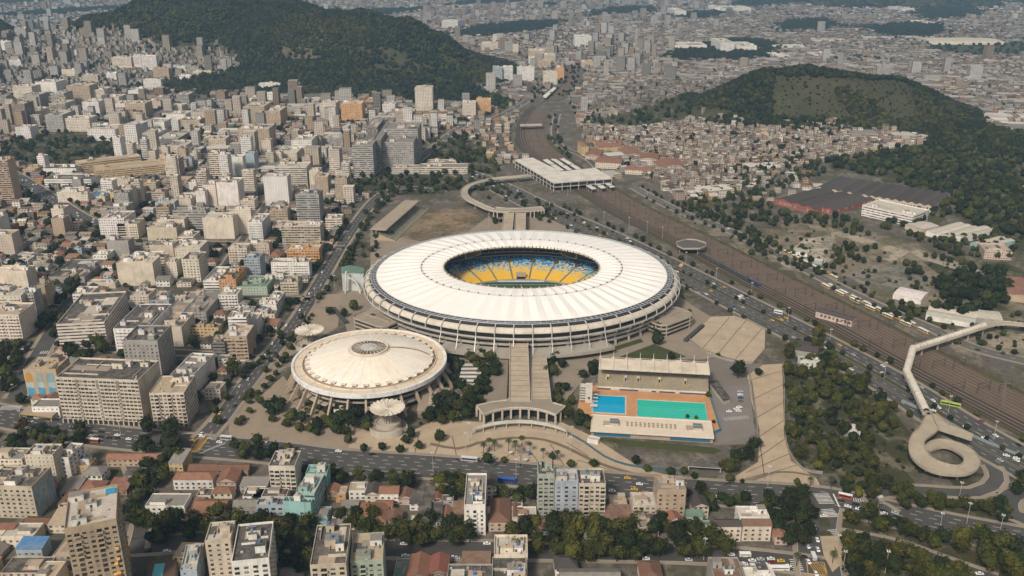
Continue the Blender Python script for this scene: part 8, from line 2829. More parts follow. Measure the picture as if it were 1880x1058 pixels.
scatter([(0, 800), (60, 792), (160, 792), (150, 820), (60, 832), (0, 828)], 14, 4.2, 6, ('rusty', 'dark', 'dark', 'rusty'), gap=0.65)
scatter([(0, 640), (40, 636), (52, 670), (40, 690), (0, 690)], 8, 6, 8, D_, gap=0.6)
scatter([(0, 695), (30, 690), (30, 720), (0, 730)], 4, 5, 7, ('dark', 'rusty'))
scatter([(118, 650), (150, 640), (212, 625), (205, 660), (150, 672)], 7, 5, 7, D_, gap=0.6)
row([at(78, 610), at(110, 560), at(148, 515)], 11, 5, 7, D_, 4)
row([at(100, 625), at(132, 570)], 12, 4, 6, D_, 3)
scatter([(430, 822), (480, 815), (530, 830), (540, 848), (440, 846)], 9, 4, 5.5, DO)
scatter([(560, 862), (640, 875), (765, 885), (760, 905), (660, 895), (555, 880)], 16, 4, 6, DO, gap=0.65)
scatter([(800, 888), (860, 880), (862, 920), (810, 920)], 8, 4.5, 6.5, O_, gap=0.6)
scatter([(895, 905), (985, 905), (985, 930), (900, 930)], 8, 3.5, 5.5, D_, gap=0.6)
scatter([(1262, 900), (1290, 895), (1300, 930), (1262, 935)], 4, 3.5, 5, D_)
scatter([(1290, 920), (1370, 920), (1372, 940), (1300, 940)], 7, 3, 4.5, DO)
scatter([(1400, 935), (1440, 915), (1490, 925), (1492, 1000), (1450, 1012), (1405, 985)], 16, 5, 7, D_, gap=0.6)
scatter([(1230, 990), (1330, 985), (1335, 1020), (1240, 1040)], 10, 5, 7, DO, gap=0.6)
scatter([(470, 740), (500, 730), (545, 765), (600, 785), (640, 780), (640, 805), (560, 800), (480, 780)], 18, 3.4, 5.2, DO, gap=0.65)
scatter([(605, 765), (690, 770), (680, 800), (610, 805)], 10, 4, 6, D_, gap=0.6)
scatter([(770, 770), (800, 735), (850, 715), (890, 700), (905, 720), (868, 765), (830, 785), (775, 790)], 24, 4.5, 6.5, D_, gap=0.6)
scatter([(855, 655), (900, 650), (912, 690), (900, 715), (880, 690)], 9, 4.5, 6.5, D_, gap=0.6)
scatter([(815, 670), (845, 668), (842, 705), (815, 715)], 5, 4, 5.5, D_, gap=0.6)
scatter([(1012, 660), (1040, 660), (1048, 710), (1052, 770), (1020, 775)], 15, 3.6, 5.4, DO, gap=0.6)
scatter([(1068, 690), (1092, 672), (1094, 700), (1072, 712)], 5, 3.8, 5, D_, gap=0.55)
scatter([(1058, 765), (1078, 765), (1080, 790), (1058, 795)], 4, 4, 5, D_, gap=0.55)
scatter([(1185, 612), (1215, 600), (1225, 640), (1190, 640)], 4, 4.5, 6.5, D_, gap=0.6)
for px, py, r in ((1354, 695, 7.5), (1392, 690, 4.2), (1318, 655, 2.4), (1338, 870, 6.5), (1372, 845, 6), (1350, 850, 6), (1385, 825, 5.5), (1340, 885, 4), (808, 810, 4.6), (745, 815, 4.6), (755, 805, 4.2), (770, 825, 3.8), (735, 832, 3.4),
    (668, 830, 3.2), (702, 828, 3.4), (640, 815, 4), (895, 852, 4.4), (925, 850, 3), (1014, 845, 3.2), (1048, 858, 3.8), (1090, 858, 3.8), (1166, 852, 3.6), (1188, 866, 3.6), (1230, 872, 3.4), (1275, 880, 3), (1463, 892, 3),
    (1255, 872, 3.6), (1362, 888, 1.8), (400, 780, 4.6), (415, 735, 4.6), (430, 690, 6.6), (432, 660, 4), (455, 735, 3.6), (418, 712, 4), (190, 650, 6.4), (395, 760, 4), (560, 645, 3.4), (515, 618, 3.4), (478, 628, 3.8), (605, 578, 5), (650, 570, 5.5),
    (632, 582, 4.5), (1200, 520, 2), (1480, 770, 5), (300, 470, 4), (1265, 580, 3.6), (1278, 770, 1.7), (1262, 768, 1.7), (1310, 778, 1.9), (1300, 730, 3), (1232, 660, 4), (1240, 676, 3)):
 TREES.append((*at(px, py), r, R.choice(DO)))
row([at(588, 505), at(610, 470), at(632, 435), at(650, 410)], 9, 4, 5.6, D_, 4, 0.05, 10)
row([at(560, 560), at(600, 500), at(640, 440), at(665, 400)], 11, 2.6, 4.2, DO, 2, 0.2, -12)
row([at(395, 790), at(440, 735), at(520, 622), at(560, 566)], 12, 2.4, 4.0, DO, 2, 0.3, -14)
row([at(400, 770), at(470, 672), at(540, 590)], 15, 2.4, 4.2, DO, 2, 0.3, 11)
scatter([(640, 345), (660, 322), (760, 318), (868, 318), (905, 342), (850, 350), (780, 358), (650, 362)], 62, 4.4, 6.6, DO, gap=0.62)
scatter([(775, 262), (840, 250), (905, 285), (918, 318), (880, 322), (800, 310)], 52, 4.4, 6.4, DO, gap=0.62)
scatter([(0, 272), (60, 250), (140, 240), (215, 262), (245, 285), (135, 305), (20, 305)], 80, 4.4, 6.4, D_, gap=0.62)
scatter([(250, 300), (330, 315), (380, 330), (420, 335), (400, 352), (330, 345), (245, 320)], 22, 4, 6, D_, gap=0.62)
scatter([(300, 260), (350, 245), (430, 225), (440, 240), (360, 262)], 24, 4, 6, D_, gap=0.62)
scatter([(680, 360), (700, 345), (745, 350), (740, 365), (690, 395), (665, 430), (655, 420)], 16, 3.8, 5.4, DO, gap=0.65)
scatter([(680, 425), (720, 430), (725, 445), (690, 450)], 8, 4, 5.5, D_, gap=0.6)
scatter([(640, 455), (690, 445), (700, 470), (650, 520), (630, 515)], 14, 2.6, 4, DO, gap=0.8)
scatter([(870, 345), (930, 342), (950, 365), (880, 368)], 10, 3, 4.2, DO)
scatter([(975, 385), (1010, 392), (1020, 415), (990, 412)], 8, 3, 4.6, D_)
scatter([(905, 400), (920, 392), (920, 412), (900, 415)], 4, 3, 4.2, D_)
scatter([(1500, 302), (1640, 278), (1880, 244), (1900, 330), (1900, 430), (1820, 438), (1760, 395), (1740, 362), (1660, 335), (1560, 316)], 560, 4.6, 7.2, DO, gap=0.5)
scatter([(850, 255), (930, 215), (970, 200), (962, 255), (955, 285), (900, 300), (860, 290)], 46, 2.6, 5, D_, gap=0.8, avoid=True)
scatter([(1006, 212), (1022, 212), (1032, 258), (1064, 300), (1044, 302), (1004, 252)], 26, 3, 5, DO, gap=0.6)
scatter([(905, 345), (1000, 372), (1060, 400), (1050, 412), (980, 395), (905, 362)], 26, 2.4, 4, DO, gap=0.8)
scatter([(640, 152), (740, 150), (830, 140), (875, 165), (945, 188), (925, 202), (840, 192), (760, 186), (690, 178)], 420, 5, 7.5, D_, gap=0.5)
scatter([(590, 760), (690, 758), (690, 775), (600, 785)], 12, 3.4, 5, D_, gap=0.6)
scatter([(1240, 390), (1340, 420), (1430, 480), (1500, 520), (1540, 500), (1440, 440), (1330, 395), (1260, 375)], 60, 2.4, 4.6, DO, gap=0.65)
scatter([(1520, 395), (1640, 425), (1760, 475), (1850, 480), (1880, 440), (1800, 440), (1700, 440), (1600, 415)], 70, 3, 5.6, DO, gap=0.6)
scatter([(440, 690), (500, 630), (540, 595), (575, 570), (590, 580), (535, 650), (505, 690), (470, 735), (445, 760)], 26, 2.4, 4.0, DO, gap=0.9)
scatter([(1430, 470), (1480, 430), (1640, 470), (1740, 520), (1700, 560), (1600, 540), (1500, 500)], 46, 1.6, 4.2, DO, gap=0.9)
scatter([(1760, 590), (1880, 570), (1900, 640), (1790, 640)], 16, 2, 4, DO)
scatter([(1640, 330), (1700, 345), (1740, 365), (1742, 395), (1690, 420), (1600, 425), (1660, 395), (1735, 385)], 50, 4, 6, DO, gap=0.55)
scatter([(1705, 560), (1720, 520), (1780, 500), (1850, 500), (1860, 545), (1840, 565), (1760, 585), (1710, 580)], 48, 5, 7.5, D_, gap=0.6)
scatter([(1620, 575), (1640, 555), (1700, 575), (1690, 590), (1650, 590)], 14, 3.4, 5, DO)
scatter([(1060, 228), (1200, 202), (1330, 165), (1398, 190), (1310, 212), (1190, 233), (1100, 235)], 90, 4.5, 6.8, D_, gap=0.62)
scatter([(1380, 300), (1440, 268), (1495, 285), (1490, 310), (1420, 322), (1390, 330)], 44, 4.2, 6.2, D_, gap=0.62)
scatter([(1250, 385), (1290, 348), (1400, 325), (1500, 302), (1525, 322), (1430, 352), (1412, 390), (1480, 402), (1340, 412)], 120, 3.6, 5.6, DO, gap=0.7)
scatter([(1345, 300), (1375, 300), (1372, 338), (1350, 340)], 10, 5, 7, D_)
row([at(1690, 470), at(1740, 482), at(1790, 495)], 11, 3.6, 4.8, DO, 1, 0.05)
scatter([(1400, 400), (1480, 388), (1560, 408), (1600, 430), (1580, 440), (1480, 412), (1410, 420)], 40, 3.6, 5.4, DO, gap=0.65)
scatter([(1330, 415), (1350, 408), (1420, 450), (1425, 490), (1380, 470)], 20, 3.4, 5, DO, gap=0.65)
scatter([(1530, 455), (1590, 440), (1610, 460), (1580, 482), (1540, 490)], 14, 3.6, 5.2, DO)
scatter([(1240, 360), (1320, 345), (1380, 350), (1370, 385), (1280, 378)], 22, 3.6, 5.4, DO)
scatter([(1660, 485), (1700, 490), (1690, 510), (1655, 505)], 6, 4, 5, DO)
scatter([(1545, 960), (1600, 955), (1680, 980), (1680, 1058), (1560, 1075)], 40, 5, 7, DO, gap=0.6)
scatter([(1680, 990), (1760, 990), (1860, 1010), (1880, 1075), (1680, 1075)], 34, 5, 7, MIX, gap=0.6)
scatter([(1620, 900), (1700, 905), (1780, 905), (1780, 940), (1660, 935)], 26, 4, 6, MIX, gap=0.62)
scatter([(1800, 880), (1880, 885), (1840, 960), (1780, 950)], 20, 4, 6, D_, gap=0.62)
scatter([(1800, 860), (1822, 840), (1835, 870), (1810, 890)], 5, 3.5, 5, DO)
scatter([(1540, 890), (1620, 900), (1610, 920), (1550, 912)], 9, 3, 4.6, ('olive', 'yellowish', 'dark'))
row(RAD, 15, 2.0, 3.2, DO, 1, 0.35, 1.5)
row(RAD[len(RAD) // 3:], 22, 2.4, 3.6, DO, 1.5, 0.3, -25)
row(RAD[len(RAD) // 4:], 15, 2.4, 4.0, DO, 3, 0.3, 24)
row(NRD, 14, 2.4, 3.6, DO, 2, 0.3, 10)
row(NRD, 19, 2.4, 3.8, DO, 3, 0.35, -11)
row(VIA, 15, 3.2, 4.6, D_, 3, 0.1, -16)
row(VIA, 15, 3.2, 4.6, D_, 3, 0.2, 16)
scatter([(40, 400), (120, 395), (180, 430), (170, 470), (60, 460)], 22, 3.6, 5.4, D_, gap=0.7)
for x, y in lot_trees:
 for q in range(3):
  TREES.append((x + R.uniform(-5, 5), y + R.uniform(-5, 5), R.uniform(2.8, 5.2), 'dark'))
# street trees of the left quarter, wherever there is room
scatter([(0, 460), (640, 360), (560, 560), (380, 780), (0, 760)], 170, 2.8, 4.6, D_, avoid=True, gap=1.2)
scatter([(0, 150), (640, 150), (700, 340), (640, 430), (0, 450)], 300, 3.0, 5.2, D_, avoid=True, gap=1.2)
for px, py in ((934, 829), (946, 829), (958, 824), (973, 831), (997, 842), (898, 828), (888, 836), (908, 829), (1024, 846), (1487, 896), (1525, 898), (560, 565), (575, 560), (660, 462), (672, 460), (1003, 692), (1462, 1040), (1528, 1035)):
 TREES.append((*at(px, py), 3.0, 'palm'))
SPX = at(1733, 838, 6)
TREES = [t for t in TREES if min(math.hypot(t[0] - q[0], t[1] - q[1]) for q in BRD) > 8.5 and math.hypot((t[0] - SPX[0]) * 1.15, t[1] - SPX[1]) > 46 + t[2]]
TREES.sort(key=lambda t: -(t[2] / math.hypot(t[0], t[1], CAMZ)) if t[3] != 'palm' else -9)
KN = {'dark': 'dark green', 'olive': 'olive green', 'yellowish': 'yellow green', 'rusty': 'rusty brown'}
rest = []
for i, (x, y, r, k) in enumerate(TREES):
 z = g1(x, y)
 if k == 'palm':
  T = thing('palm_tree', 'palm tree', (x, y, z), R.uniform(0, 6), None, 'palms of the plazas')
  s_ = R.uniform(0.85, 1.15)
  T.scale = (s_, s_, s_)
  link('trunk', PTRUNK, T)
  link('fronds', FROND, T, (0.05, 0.1, 8))
  reg(T, 'slender feathery', 'palm', x, y)
  continue
 if i < 298:
  T = thing('tree', 'tree', (x, y, z), R.uniform(0, 6.28), None, 'leafy trees')
  ht = r * R.uniform(0.55, 0.75)
  t = link('trunk', R.choice(TRUNK), T)
  t.scale = (r * 0.9, r * 0.9, ht)
  c = link('crown', R.choice(PROTO[k]), T, (0, 0, ht * 0.85))
  c.scale = (r * R.uniform(0.92, 1.1), r * R.uniform(0.92, 1.1), r * R.uniform(0.95, 1.3))
  sz = 'broad' if r > 6 else 'small' if r < 4.4 else 'round'
  reg(T, f'{sz} {KN[k]}', 'tree', x, y, r)
 else:
  rest.append((x, y, z, r, k))
def low_crown(seed, cols):
 return leaf_crown(seed, 14, 7, 0.17, cols, (1, 1, 0.8), 0.74)
def stuff_trees(name, pts, label, protos):
 """pts rows: x y z r tint"""
 A = np.array([p[:4] for p in pts])
 kk = np.array([p[4] for p in pts])
 ts = []
 for q, (v, f, c) in enumerate(protos):
  s_ = kk == q
  if not s_.any():
   continue
  n = s_.sum()
  rr = A[s_, 3]
  sc = np.stack([rr * NP.uniform(.9, 1.1, n), rr * NP.uniform(.9, 1.1, n), rr * NP.uniform(.9, 1.35, n)], 1)
  xyz = A[s_, :3].copy()
  ts.append(tile(v, f, c, xyz, sc, NP.uniform(0, 6.28, n), NP.uniform(0.65, 1.35, (n, 1)) * np.ones((1, 3))))
 V, Fq, C = cat_tiles(ts)
 kind(link(name, big_mesh(name, V, Fq, C, ['foliage'])), 'stuff', label, 'trees')
LP = [low_crown(21, DK), low_crown(22, DK), low_crown(23, OL), low_crown(24, YE)]
KI = {'dark': 0, 'olive': 2, 'yellowish': 3, 'rusty': 2}
stuff_trees('tree_cover', [(x, y, z + r * 0.35, r, KI[k] if k != 'dark' else R.choice((0, 1))) for x, y, z, r, k in rest], 'trees between the farther streets and yards', LP)
# forest on the hills
fo, gr = [], []
PF = [[p for p in q] for q in FAV_HILL]
for (x0, x1, y0, y1, st) in ((-1800, 80, 1850, 2900, 8.6), (380, 1150, 1400, 2150, 8.0), (1700, 2700, 5050, 5700, 26)):
 yy = y0
 while yy < y1:
  xx = x0
  while xx < x1:
   x, y = xx + R.uniform(-.45, .45) * st, yy + R.uniform(-.45, .45) * st
   xx += st
   z = g1(x, y)
   if z < 4:
    continue
   px, py = pr(x, y, z)
   if px < -40 or px > 1920 or py < -60:
    continue
   if 100 < x < 620 and y > 1780 and z < 22 and not inside(x, y, GREEN[5]):
    continue
   infav = any(inside(px, py, p) for p in PF)
   if infav and R.random() < (0.96 if inside(px, py, HILLTOWN) else 0.88):
    continue
   r = R.uniform(0.55, 0.85) * st
   if x > 380 and y < 2300:
    # grassy slope of the right hill with scrub only here and there
    g_ = math.sin(x * 0.02 + 0.5) * math.sin(y * 0.024) + 0.4 * math.sin(x * 0.05 + y * 0.03)
    if 18 < z < 78 and y < 1900 and 1420 < px < 1680 and g_ > -0.62:
     if R.random() < 0.6:
      continue
     r *= R.uniform(0.15, 0.6)
   if x > 1000 and st < 20 and R.random() < 0.1:
    continue
   if inside(px, py, [(505, 84), (572, 86), (592, 110), (522, 113)]) and R.random() < 0.6:
    continue
   sp_ = math.sin(x * 0.013 + 2 * math.sin(y * 0.006)) + math.sin(y * 0.017 + x * 0.004)
   fo.append((x, y, z + r * 0.1, r, R.choice((2, 2, 2, 3, 0)) if sp_ > 0.6 else R.choice((0, 1, 1, 2, 2))))
  yy += st * 0.9
# parks and tree lines of the far city
for _ in range(30000):
 y = 1250 + (R.random() ** 0.7) * 4600
 x = R.uniform(-1, 1) * (y * 0.62 + 60)
 px, py = pr(x, y, 0)
 if not (-40 < px < 1920 and -10 < py < 330):
  continue
 z = g1(x, y)
 fp = math.sin(x * 0.0042 + 1.7) * math.sin(y * 0.0035 + 0.4) + 0.55 * math.sin(x * 0.011 - y * 0.006)
 if z > 4 or (y < 2100 and not free(x, y, 4, 4)) or (y > 2100 and fp < 0.68 and R.random() < 0.35):
  continue
 if y > 2800 and fp > (0.42 if px > 1350 else 0.6):
  for q in range(5 if fp > 0.7 else 3):
   fo.append((x + R.uniform(-25, 25), y + R.uniform(-25, 25), z, R.uniform(4.5, 8) * (1 + (y - 2000) / 6000), R.choice((0, 1, 1))))
 fo.append((x, y, z, R.uniform(3.4, 6) * (1 + max(0, y - 2000) / 7000), R.choice((0, 1, 1))))
print('forest', len(fo), 'trees', len(TREES))
stuff_trees('hill_forest', fo, 'dense forest on the hills and far parks', LP)
scr = []
for _ in range(2600):
 P = R.choice([(1442, 615, 1700, 890), (1560, 950, 1880, 1058), (1240, 380, 1500, 500), (560, 720, 690, 800), (770, 640, 920, 780), (1560, 590, 1880, 760), (0, 240, 240, 310), (620, 330, 900, 360), (1440, 420, 1800, 580)])
 x, y = at(R.uniform(P[0], P[2]), R.uniform(P[1], P[3]))
 if min(math.hypot(x - q[0], y - q[1]) for q in AV + RAD + BRD + UMP) < 22:
  continue
 if any(inside(x, y, g) for g in GREEN) or (R.random() < 0.25 and any(inside(x, y, g) for g in BARE)):
  scr.append((x, y, -0.2, R.uniform(0.8, 2.2), R.choice((0, 1, 2, 2))))
stuff_trees('undergrowth', scr, 'low scrub under and between the trees', LP)
# ------------------------------------------------------------------ vehicles, lamps, people
CARC = {'white': (0.72, 0.71, 0.69), 'silver': (0.42, 0.42, 0.42), 'black': (0.018, 0.018, 0.02), 'yellow taxi': (0.62, 0.36, 0.02), 'dark red': (0.20, 0.018, 0.018), 'grey': (0.12, 0.12, 0.125), 'blue': (0.03, 0.07, 0.2)}
def car_body(col):
 b = MB()
 W = 0.88
 prof = [(-2.15, 0.35), (-2.2, 0.75), (-1.95, 0.95), (-1.35, 1.0), (-0.75, 1.42), (0.65, 1.46), (1.35, 1.02), (2.05, 0.88), (2.2, 0.6), (2.15, 0.35)]
 ww = [W, W, W, W, W * .84, W * .82, W * .97, W * .95, W, W]
 n = len(prof)
 for i in range(n - 1):
  (x0, z0), (x1, z1) = prof[i], prof[i + 1]
  b.face([(x0, -ww[i], z0), (x0, ww[i], z0), (x1, ww[i + 1], z1), (x1, -ww[i + 1], z1)], col, 'carpaint')
 for s_ in (-1, 1):
  lo = [(x, s_ * W, z) for x, z in prof if z <= 1.0] + []
  ps = [(p[0], s_ * w_, p[1]) for p, w_ in zip(prof, ww)]
  b.face(ps if s_ < 0 else ps[::-1], col, 'carpaint')
 return b.mesh('body')
def car_glass():
 b = MB()
 k = (0.015, 0.017, 0.02)
 b.face([(-1.32, -.74, 1.04), (-1.32, .74, 1.04), (-0.82, .68, 1.41), (-0.82, -.68, 1.41)], k, 'glass')
 b.face([(1.31, .76, 1.06), (1.31, -.76, 1.06), (0.72, -.68, 1.44), (0.72, .68, 1.44)], k, 'glass')
 for s_ in (-1, 1):
  ps = [(-1.15, s_ * .90, 1.0), (1.15, s_ * .885, 1.02), (0.62, s_ * .76, 1.40), (-0.72, s_ * .77, 1.37)]
  b.face(ps if s_ < 0 else ps[::-1], k, 'glass')
 return b.mesh('window')
def wheel_mesh(r, t):
 b = MB()
 b.rod((0, -t / 2, 0), (0, t / 2, 0), r, r, (1, 1, 1), 'rubber', 10)
 b.rod((0, -t / 2 - .02, 0), (0, t / 2 + .02, 0), r * .55, r * .55, (0.35, 0.35, 0.35), 'metal', 8)
 return b.mesh('wheel')
BODY = {k: car_body(v) for k, v in CARC.items()}
GLASS, WH, WHB = car_glass(), wheel_mesh(0.32, 0.22), wheel_mesh(0.5, 0.3)
def car(x, y, yaw, kind_=None, z=0.16, wheels=True):
 k = kind_ or R.choices(list(CARC), (10, 5, 6, 3, 1.2, 4, 1))[0]
 T = thing('taxi' if 'taxi' in k else 'car', 'car', (x, y, z), yaw, None, 'cars on the roads')
 link('body', BODY[k], T)
 link('window', GLASS, T)
 if wheels:
  for sx in (-1.35, 1.35):
   for sy in (-.78, .78):
    link('wheel', WH, T, (sx, sy, 0.32))
 if 'taxi' not in k:
  reg(T, k, 'car', x, y)
 else:
  reg(T, 'yellow', 'taxi', x, y)
def bus_parts(L, H_, col, roofc, stripe):
 b = MB()
 b.box(-L / 2, L / 2, -1.25, 1.25, 0.4, 1.35, stripe, 'carpaint', bottom=True)
 b.box(-L / 2, L / 2, -1.25, 1.25, 1.35, H_, col, 'carpaint', top=roofc)
 for k in range(2):
  b.box(-L / 4 + k * L / 2.4 - 1, -L / 4 + k * L / 2.4 + 1, -.7, .7, H_, H_ + .25, roofc, 'carpaint')
 m0 = b.mesh('body')
 b = MB()
 for s_ in (-1, 1):
  ps = [(-L / 2 + .5, s_ * 1.27, 1.5), (L / 2 - .4, s_ * 1.27, 1.5), (L / 2 - .4, s_ * 1.27, H_ - .55), (-L / 2 + .5, s_ * 1.27, H_ - .55)]
  b.face(ps if s_ < 0 else ps[::-1], (0.02, 0.02, 0.022), 'glass')
 b.face([(L / 2 + .02, -1.1, 1.3), (L / 2 + .02, 1.1, 1.3), (L / 2 + .02, 1.1, H_ - .4), (L / 2 + .02, -1.1, H_ - .4)], (0.02, 0.02, 0.022), 'glass')
 return m0, b.mesh('window')
BUS = {}
def bus(x, y, yaw, key, adj, noun, z=0.16, L=11.5, H_=3.2, name='bus'):
 sc = {'blue': ((0.02, 0.06, 0.26), (0.03, 0.09, 0.36)), 'white': ((0.66, 0.64, 0.60), (0.68, 0.66, 0.62)), 'yellow': ((0.50, 0.29, 0.05), (0.66, 0.62, 0.52)), 'lime': ((0.30, 0.38, 0.05), (0.36, 0.44, 0.08)),
  'silver': ((0.35, 0.35, 0.35), (0.55, 0.54, 0.51)), 'red': ((0.35, 0.08, 0.03), (0.68, 0.66, 0.62))}[key]
 k = (key, L, H_)
 if k not in BUS:
  BUS[k] = bus_parts(L, H_, sc[0] if key != 'yellow' else (0.60, 0.56, 0.47), sc[1], sc[0])
 T = thing(name, 'bus' if name == 'bus' else name.replace('_', ' '), (x, y, z), yaw, None, 'buses' if name == 'bus' else None)
 link('body', BUS[k][0], T)
 link('window', BUS[k][1], T)
 for sx in (-L * .32, L * .32):
  for sy in (-1.1, 1.1):
   link('wheel', WHB, T, (sx, sy, 0.5))
 reg(T, adj, noun, x, y)
H2 = lambda c, x, y: at(*cpx(c, x, y), 0.8)
def heading(P, x, y):
 i = min(range(len(P) - 1), key=lambda k: (P[k][0] - x) ** 2 + (P[k][1] - y) ** 2)
 return math.atan2(P[i + 1][1] - P[i][1], P[i + 1][0] - P[i][0])
for c, x, y, k in (('G', 490, 300, 'silver'), ('G', 545, 278, 'black'), ('G', 540, 305, 'black'), ('G', 585, 310, 'black'), ('G', 632, 296, 'white'), ('G', 632, 312, 'black'), ('G', 694, 317, 'white'), ('G', 165, 222, 'white'),
    ('G', 150, 256, 'white'), ('G', 258, 268, 'white'), ('G', 1135, 313, 'silver'), ('G', 1090, 303, 'white'), ('G', 1040, 325, 'yellow taxi'), ('G', 1183, 333, 'white'), ('G', 1300, 340, 'black'), ('G', 1280, 350, 'black'),
    ('G', 1425, 332, 'white'), ('G', 1422, 322, 'yellow taxi'), ('G', 1825, 382, 'white'), ('H', 5, 382, 'white'), ('H', 183, 400, 'black'), ('H', 842, 480, 'grey'), ('H', 1563, 527, 'yellow taxi'),
    ('H', 1628, 560, 'white'), ('H', 1480, 597, 'white'), ('H', 1600, 588, 'yellow taxi'), ('I', 165, 622, 'white'), ('I', 225, 628, 'white'), ('I', 278, 632, 'white'), ('I', 272, 643, 'white'), ('I', 132, 632, 'yellow taxi'),
    ('I', 930, 680, 'white'), ('I', 990, 694, 'white'), ('I', 1047, 684, 'white'), ('I', 1055, 706, 'yellow taxi'), ('I', 1050, 668, 'black'), ('I', 972, 670, 'black'), ('I', 895, 652, 'black'), ('I', 1125, 718, 'white'),
    ('I', 1120, 706, 'black'), ('I', 1185, 715, 'silver'), ('I', 1195, 738, 'black')):
 p = H2(c, x, y)
 car(*p, heading(AV, *p) + (PI if R.random() < 0.5 else 0), k)
for c, x, y, k, a in (('I', 798, 732, 'white', 0.1), ('I', 925, 743, 'yellow taxi', 0.1), ('I', 970, 732, 'silver', 0), ('I', 750, 792, 'white', 1.6), ('I', 765, 860, 'white', 1.5), ('I', 768, 912, 'white', 1.5), ('I', 718, 978, 'white', 1.6),
     ('I', 782, 972, 'grey', 1.5), ('I', 758, 1042, 'white', 1.5), ('I', 730, 890, 'grey', 1.6), ('I', 715, 895, 'white', 1.6), ('I', 300, 940, 'white', 0), ('I', 415, 972, 'white', 0), ('I', 460, 965, 'silver', 0),
     ('I', 515, 963, 'white', 0), ('I', 570, 974, 'yellow taxi', 0), ('I', 520, 980, 'dark red', 0), ('I', 372, 992, 'white', 0), ('I', 490, 995, 'white', 0), ('I', 470, 982, 'grey', 0), ('I', 605, 1002, 'white', 0),
     ('I', 1640, 1042, 'white', 0), ('H', 356, 882, 'white', 0), ('H', 805, 880, 'white', 0), ('H', 364, 946, 'white', 0), ('H', 408, 946, 'silver', 0), ('H', 490, 948, 'black', 0), ('H', 620, 955, 'white', 0), ('H', 640, 958, 'silver', 0),
     ('G', 900, 922, 'white', 0), ('G', 480, 545, 'white', 0.5), ('G', 466, 558, 'silver', 0.5), ('G', 455, 570, 'dark red', 0.5), ('G', 440, 582, 'white', 0.5), ('G', 488, 540, 'silver', 0.5),
     ('G', 1825, 700, 'black', 0.1), ('G', 1812, 738, 'white', 0.1), ('I', 290, 168, 'white', 0), ('I', 330, 155, 'white', 0), ('I', 340, 165, 'white', 0), ('I', 345, 145, 'white', 0), ('I', 350, 60, 'silver', 0), ('I', 350, 78, 'white', 0),
     ('I', 352, 95, 'blue', 0), ('I', 352, 112, 'grey', 0), ('I', 1390, 163, 'white', -.5), ('I', 1425, 215, 'black', -.5), ('I', 1480, 228, 'black', -.5), ('I', 1568, 252, 'white', -.5), ('I', 1650, 222, 'dark red', -.5), ('I', 1565, 293, 'dark red', -.5),
     ('I', 1655, 318, 'white', -.5), ('I', 1668, 310, 'white', -.5), ('I', 1785, 405, 'white', -.5), ('I', 1840, 420, 'white', -.5), ('F', 60, 540, 'black', -.5), ('F', 78, 552, 'black', -.5), ('F', 100, 566, 'grey', -.5), ('F', 122, 580, 'silver', -.5),
     ('D', 1470, 853, 'white', 1.5), ('D', 1340, 1045, 'silver', 1.5), ('G', 1160, 172, 'white', 1.5), ('D', 1545, 755, 'white', 1.5)):
 p = H2(c, x, y)
 car(*p, a, k)
for P, offs, step, zz in ((RAD, (-16, -12.5, -6, -2.5, 6, 9.5, 13, 16.5), 60, .16), (VIA, (-8, -4, 0, 4, 8), 46, .16), (SIDE, (-3.5, 3.5), 62, .2), (NRD, (-3, 3), 120, .16), (LOW, (-6.4, 6.4), 60, .16), (R2, (-3, 3), 55, .2)):
 L = length(P)
 for o_ in offs:
  s_ = R.uniform(5, step)
  while s_ < L - 8:
   x, y, a = along(P, s_, o_)
   car(x, y, a + (PI if o_ > 0 else 0), None, zz, y < 900)
   s_ += step * R.uniform(0.35, 1.8)
p = H2('H', 710, 432)
bus(*p, heading(AV, *p), 'silver', 'grey roofed', 'bus')
p = H2('H', 907, 545)
bus(*p, heading(AV, *p), 'blue', 'bright blue', 'bus', L=13)
p = H2('G', 490, 330)
bus(*p, heading(AV, *p), 'red', 'white and orange', 'bus', L=13)
p = H2('G', 52, 45)
bus(*p, 1.2, 'white', 'white', 'bus')
p = H2('I', 1483, 135)
bus(*p, -.5, 'lime', 'lime green', 'bus', L=14)
p = H2('F', 555, 690)
bus(*p, -.5, 'white', 'white', 'bus', L=8)
p = H2('G', 1222, 318)
bus(*p, heading(AV, *p), 'silver', 'tan boxy', 'truck', L=8.5, name='delivery_truck')
p = H2('I', 915, 632)
bus(*p, heading(AV, *p), 'red', 'white and red', 'truck', L=8.5, name='delivery_truck')
for c, x, y, a, L in (('I', 375, 945, 0, 6.5), ('I', 430, 1008, 0, 6), ('I', 550, 1018, 0, 13), ('I', 345, 630, 0, 6), ('I', 745, 955, 1.5, 6), ('F', 340, 608, -.5, 6)):
 p = H2(c, x, y)
 bus(*p, a, 'white' if L != 6 or c == 'F' else 'silver', 'white boxy', 'van', L=L, H_=2.6, name='van')
for k in range(20):                                        # parked and queuing buses beyond the rail yard
 if k < 6:
  x, y, a = along(NRD, length(NRD) * 0.50 + k * 17, 11)
 elif k < 13:
  x, y, a = along(NRD, length(NRD) * 0.665 + (k - 6) * 17, -9)
 else:
  x, y, a = along(NRD, length(NRD) * 0.66 + (k - 13) * 21, -14)
 bus(x, y, a, 'yellow', 'cream and yellow', 'bus', L=12)
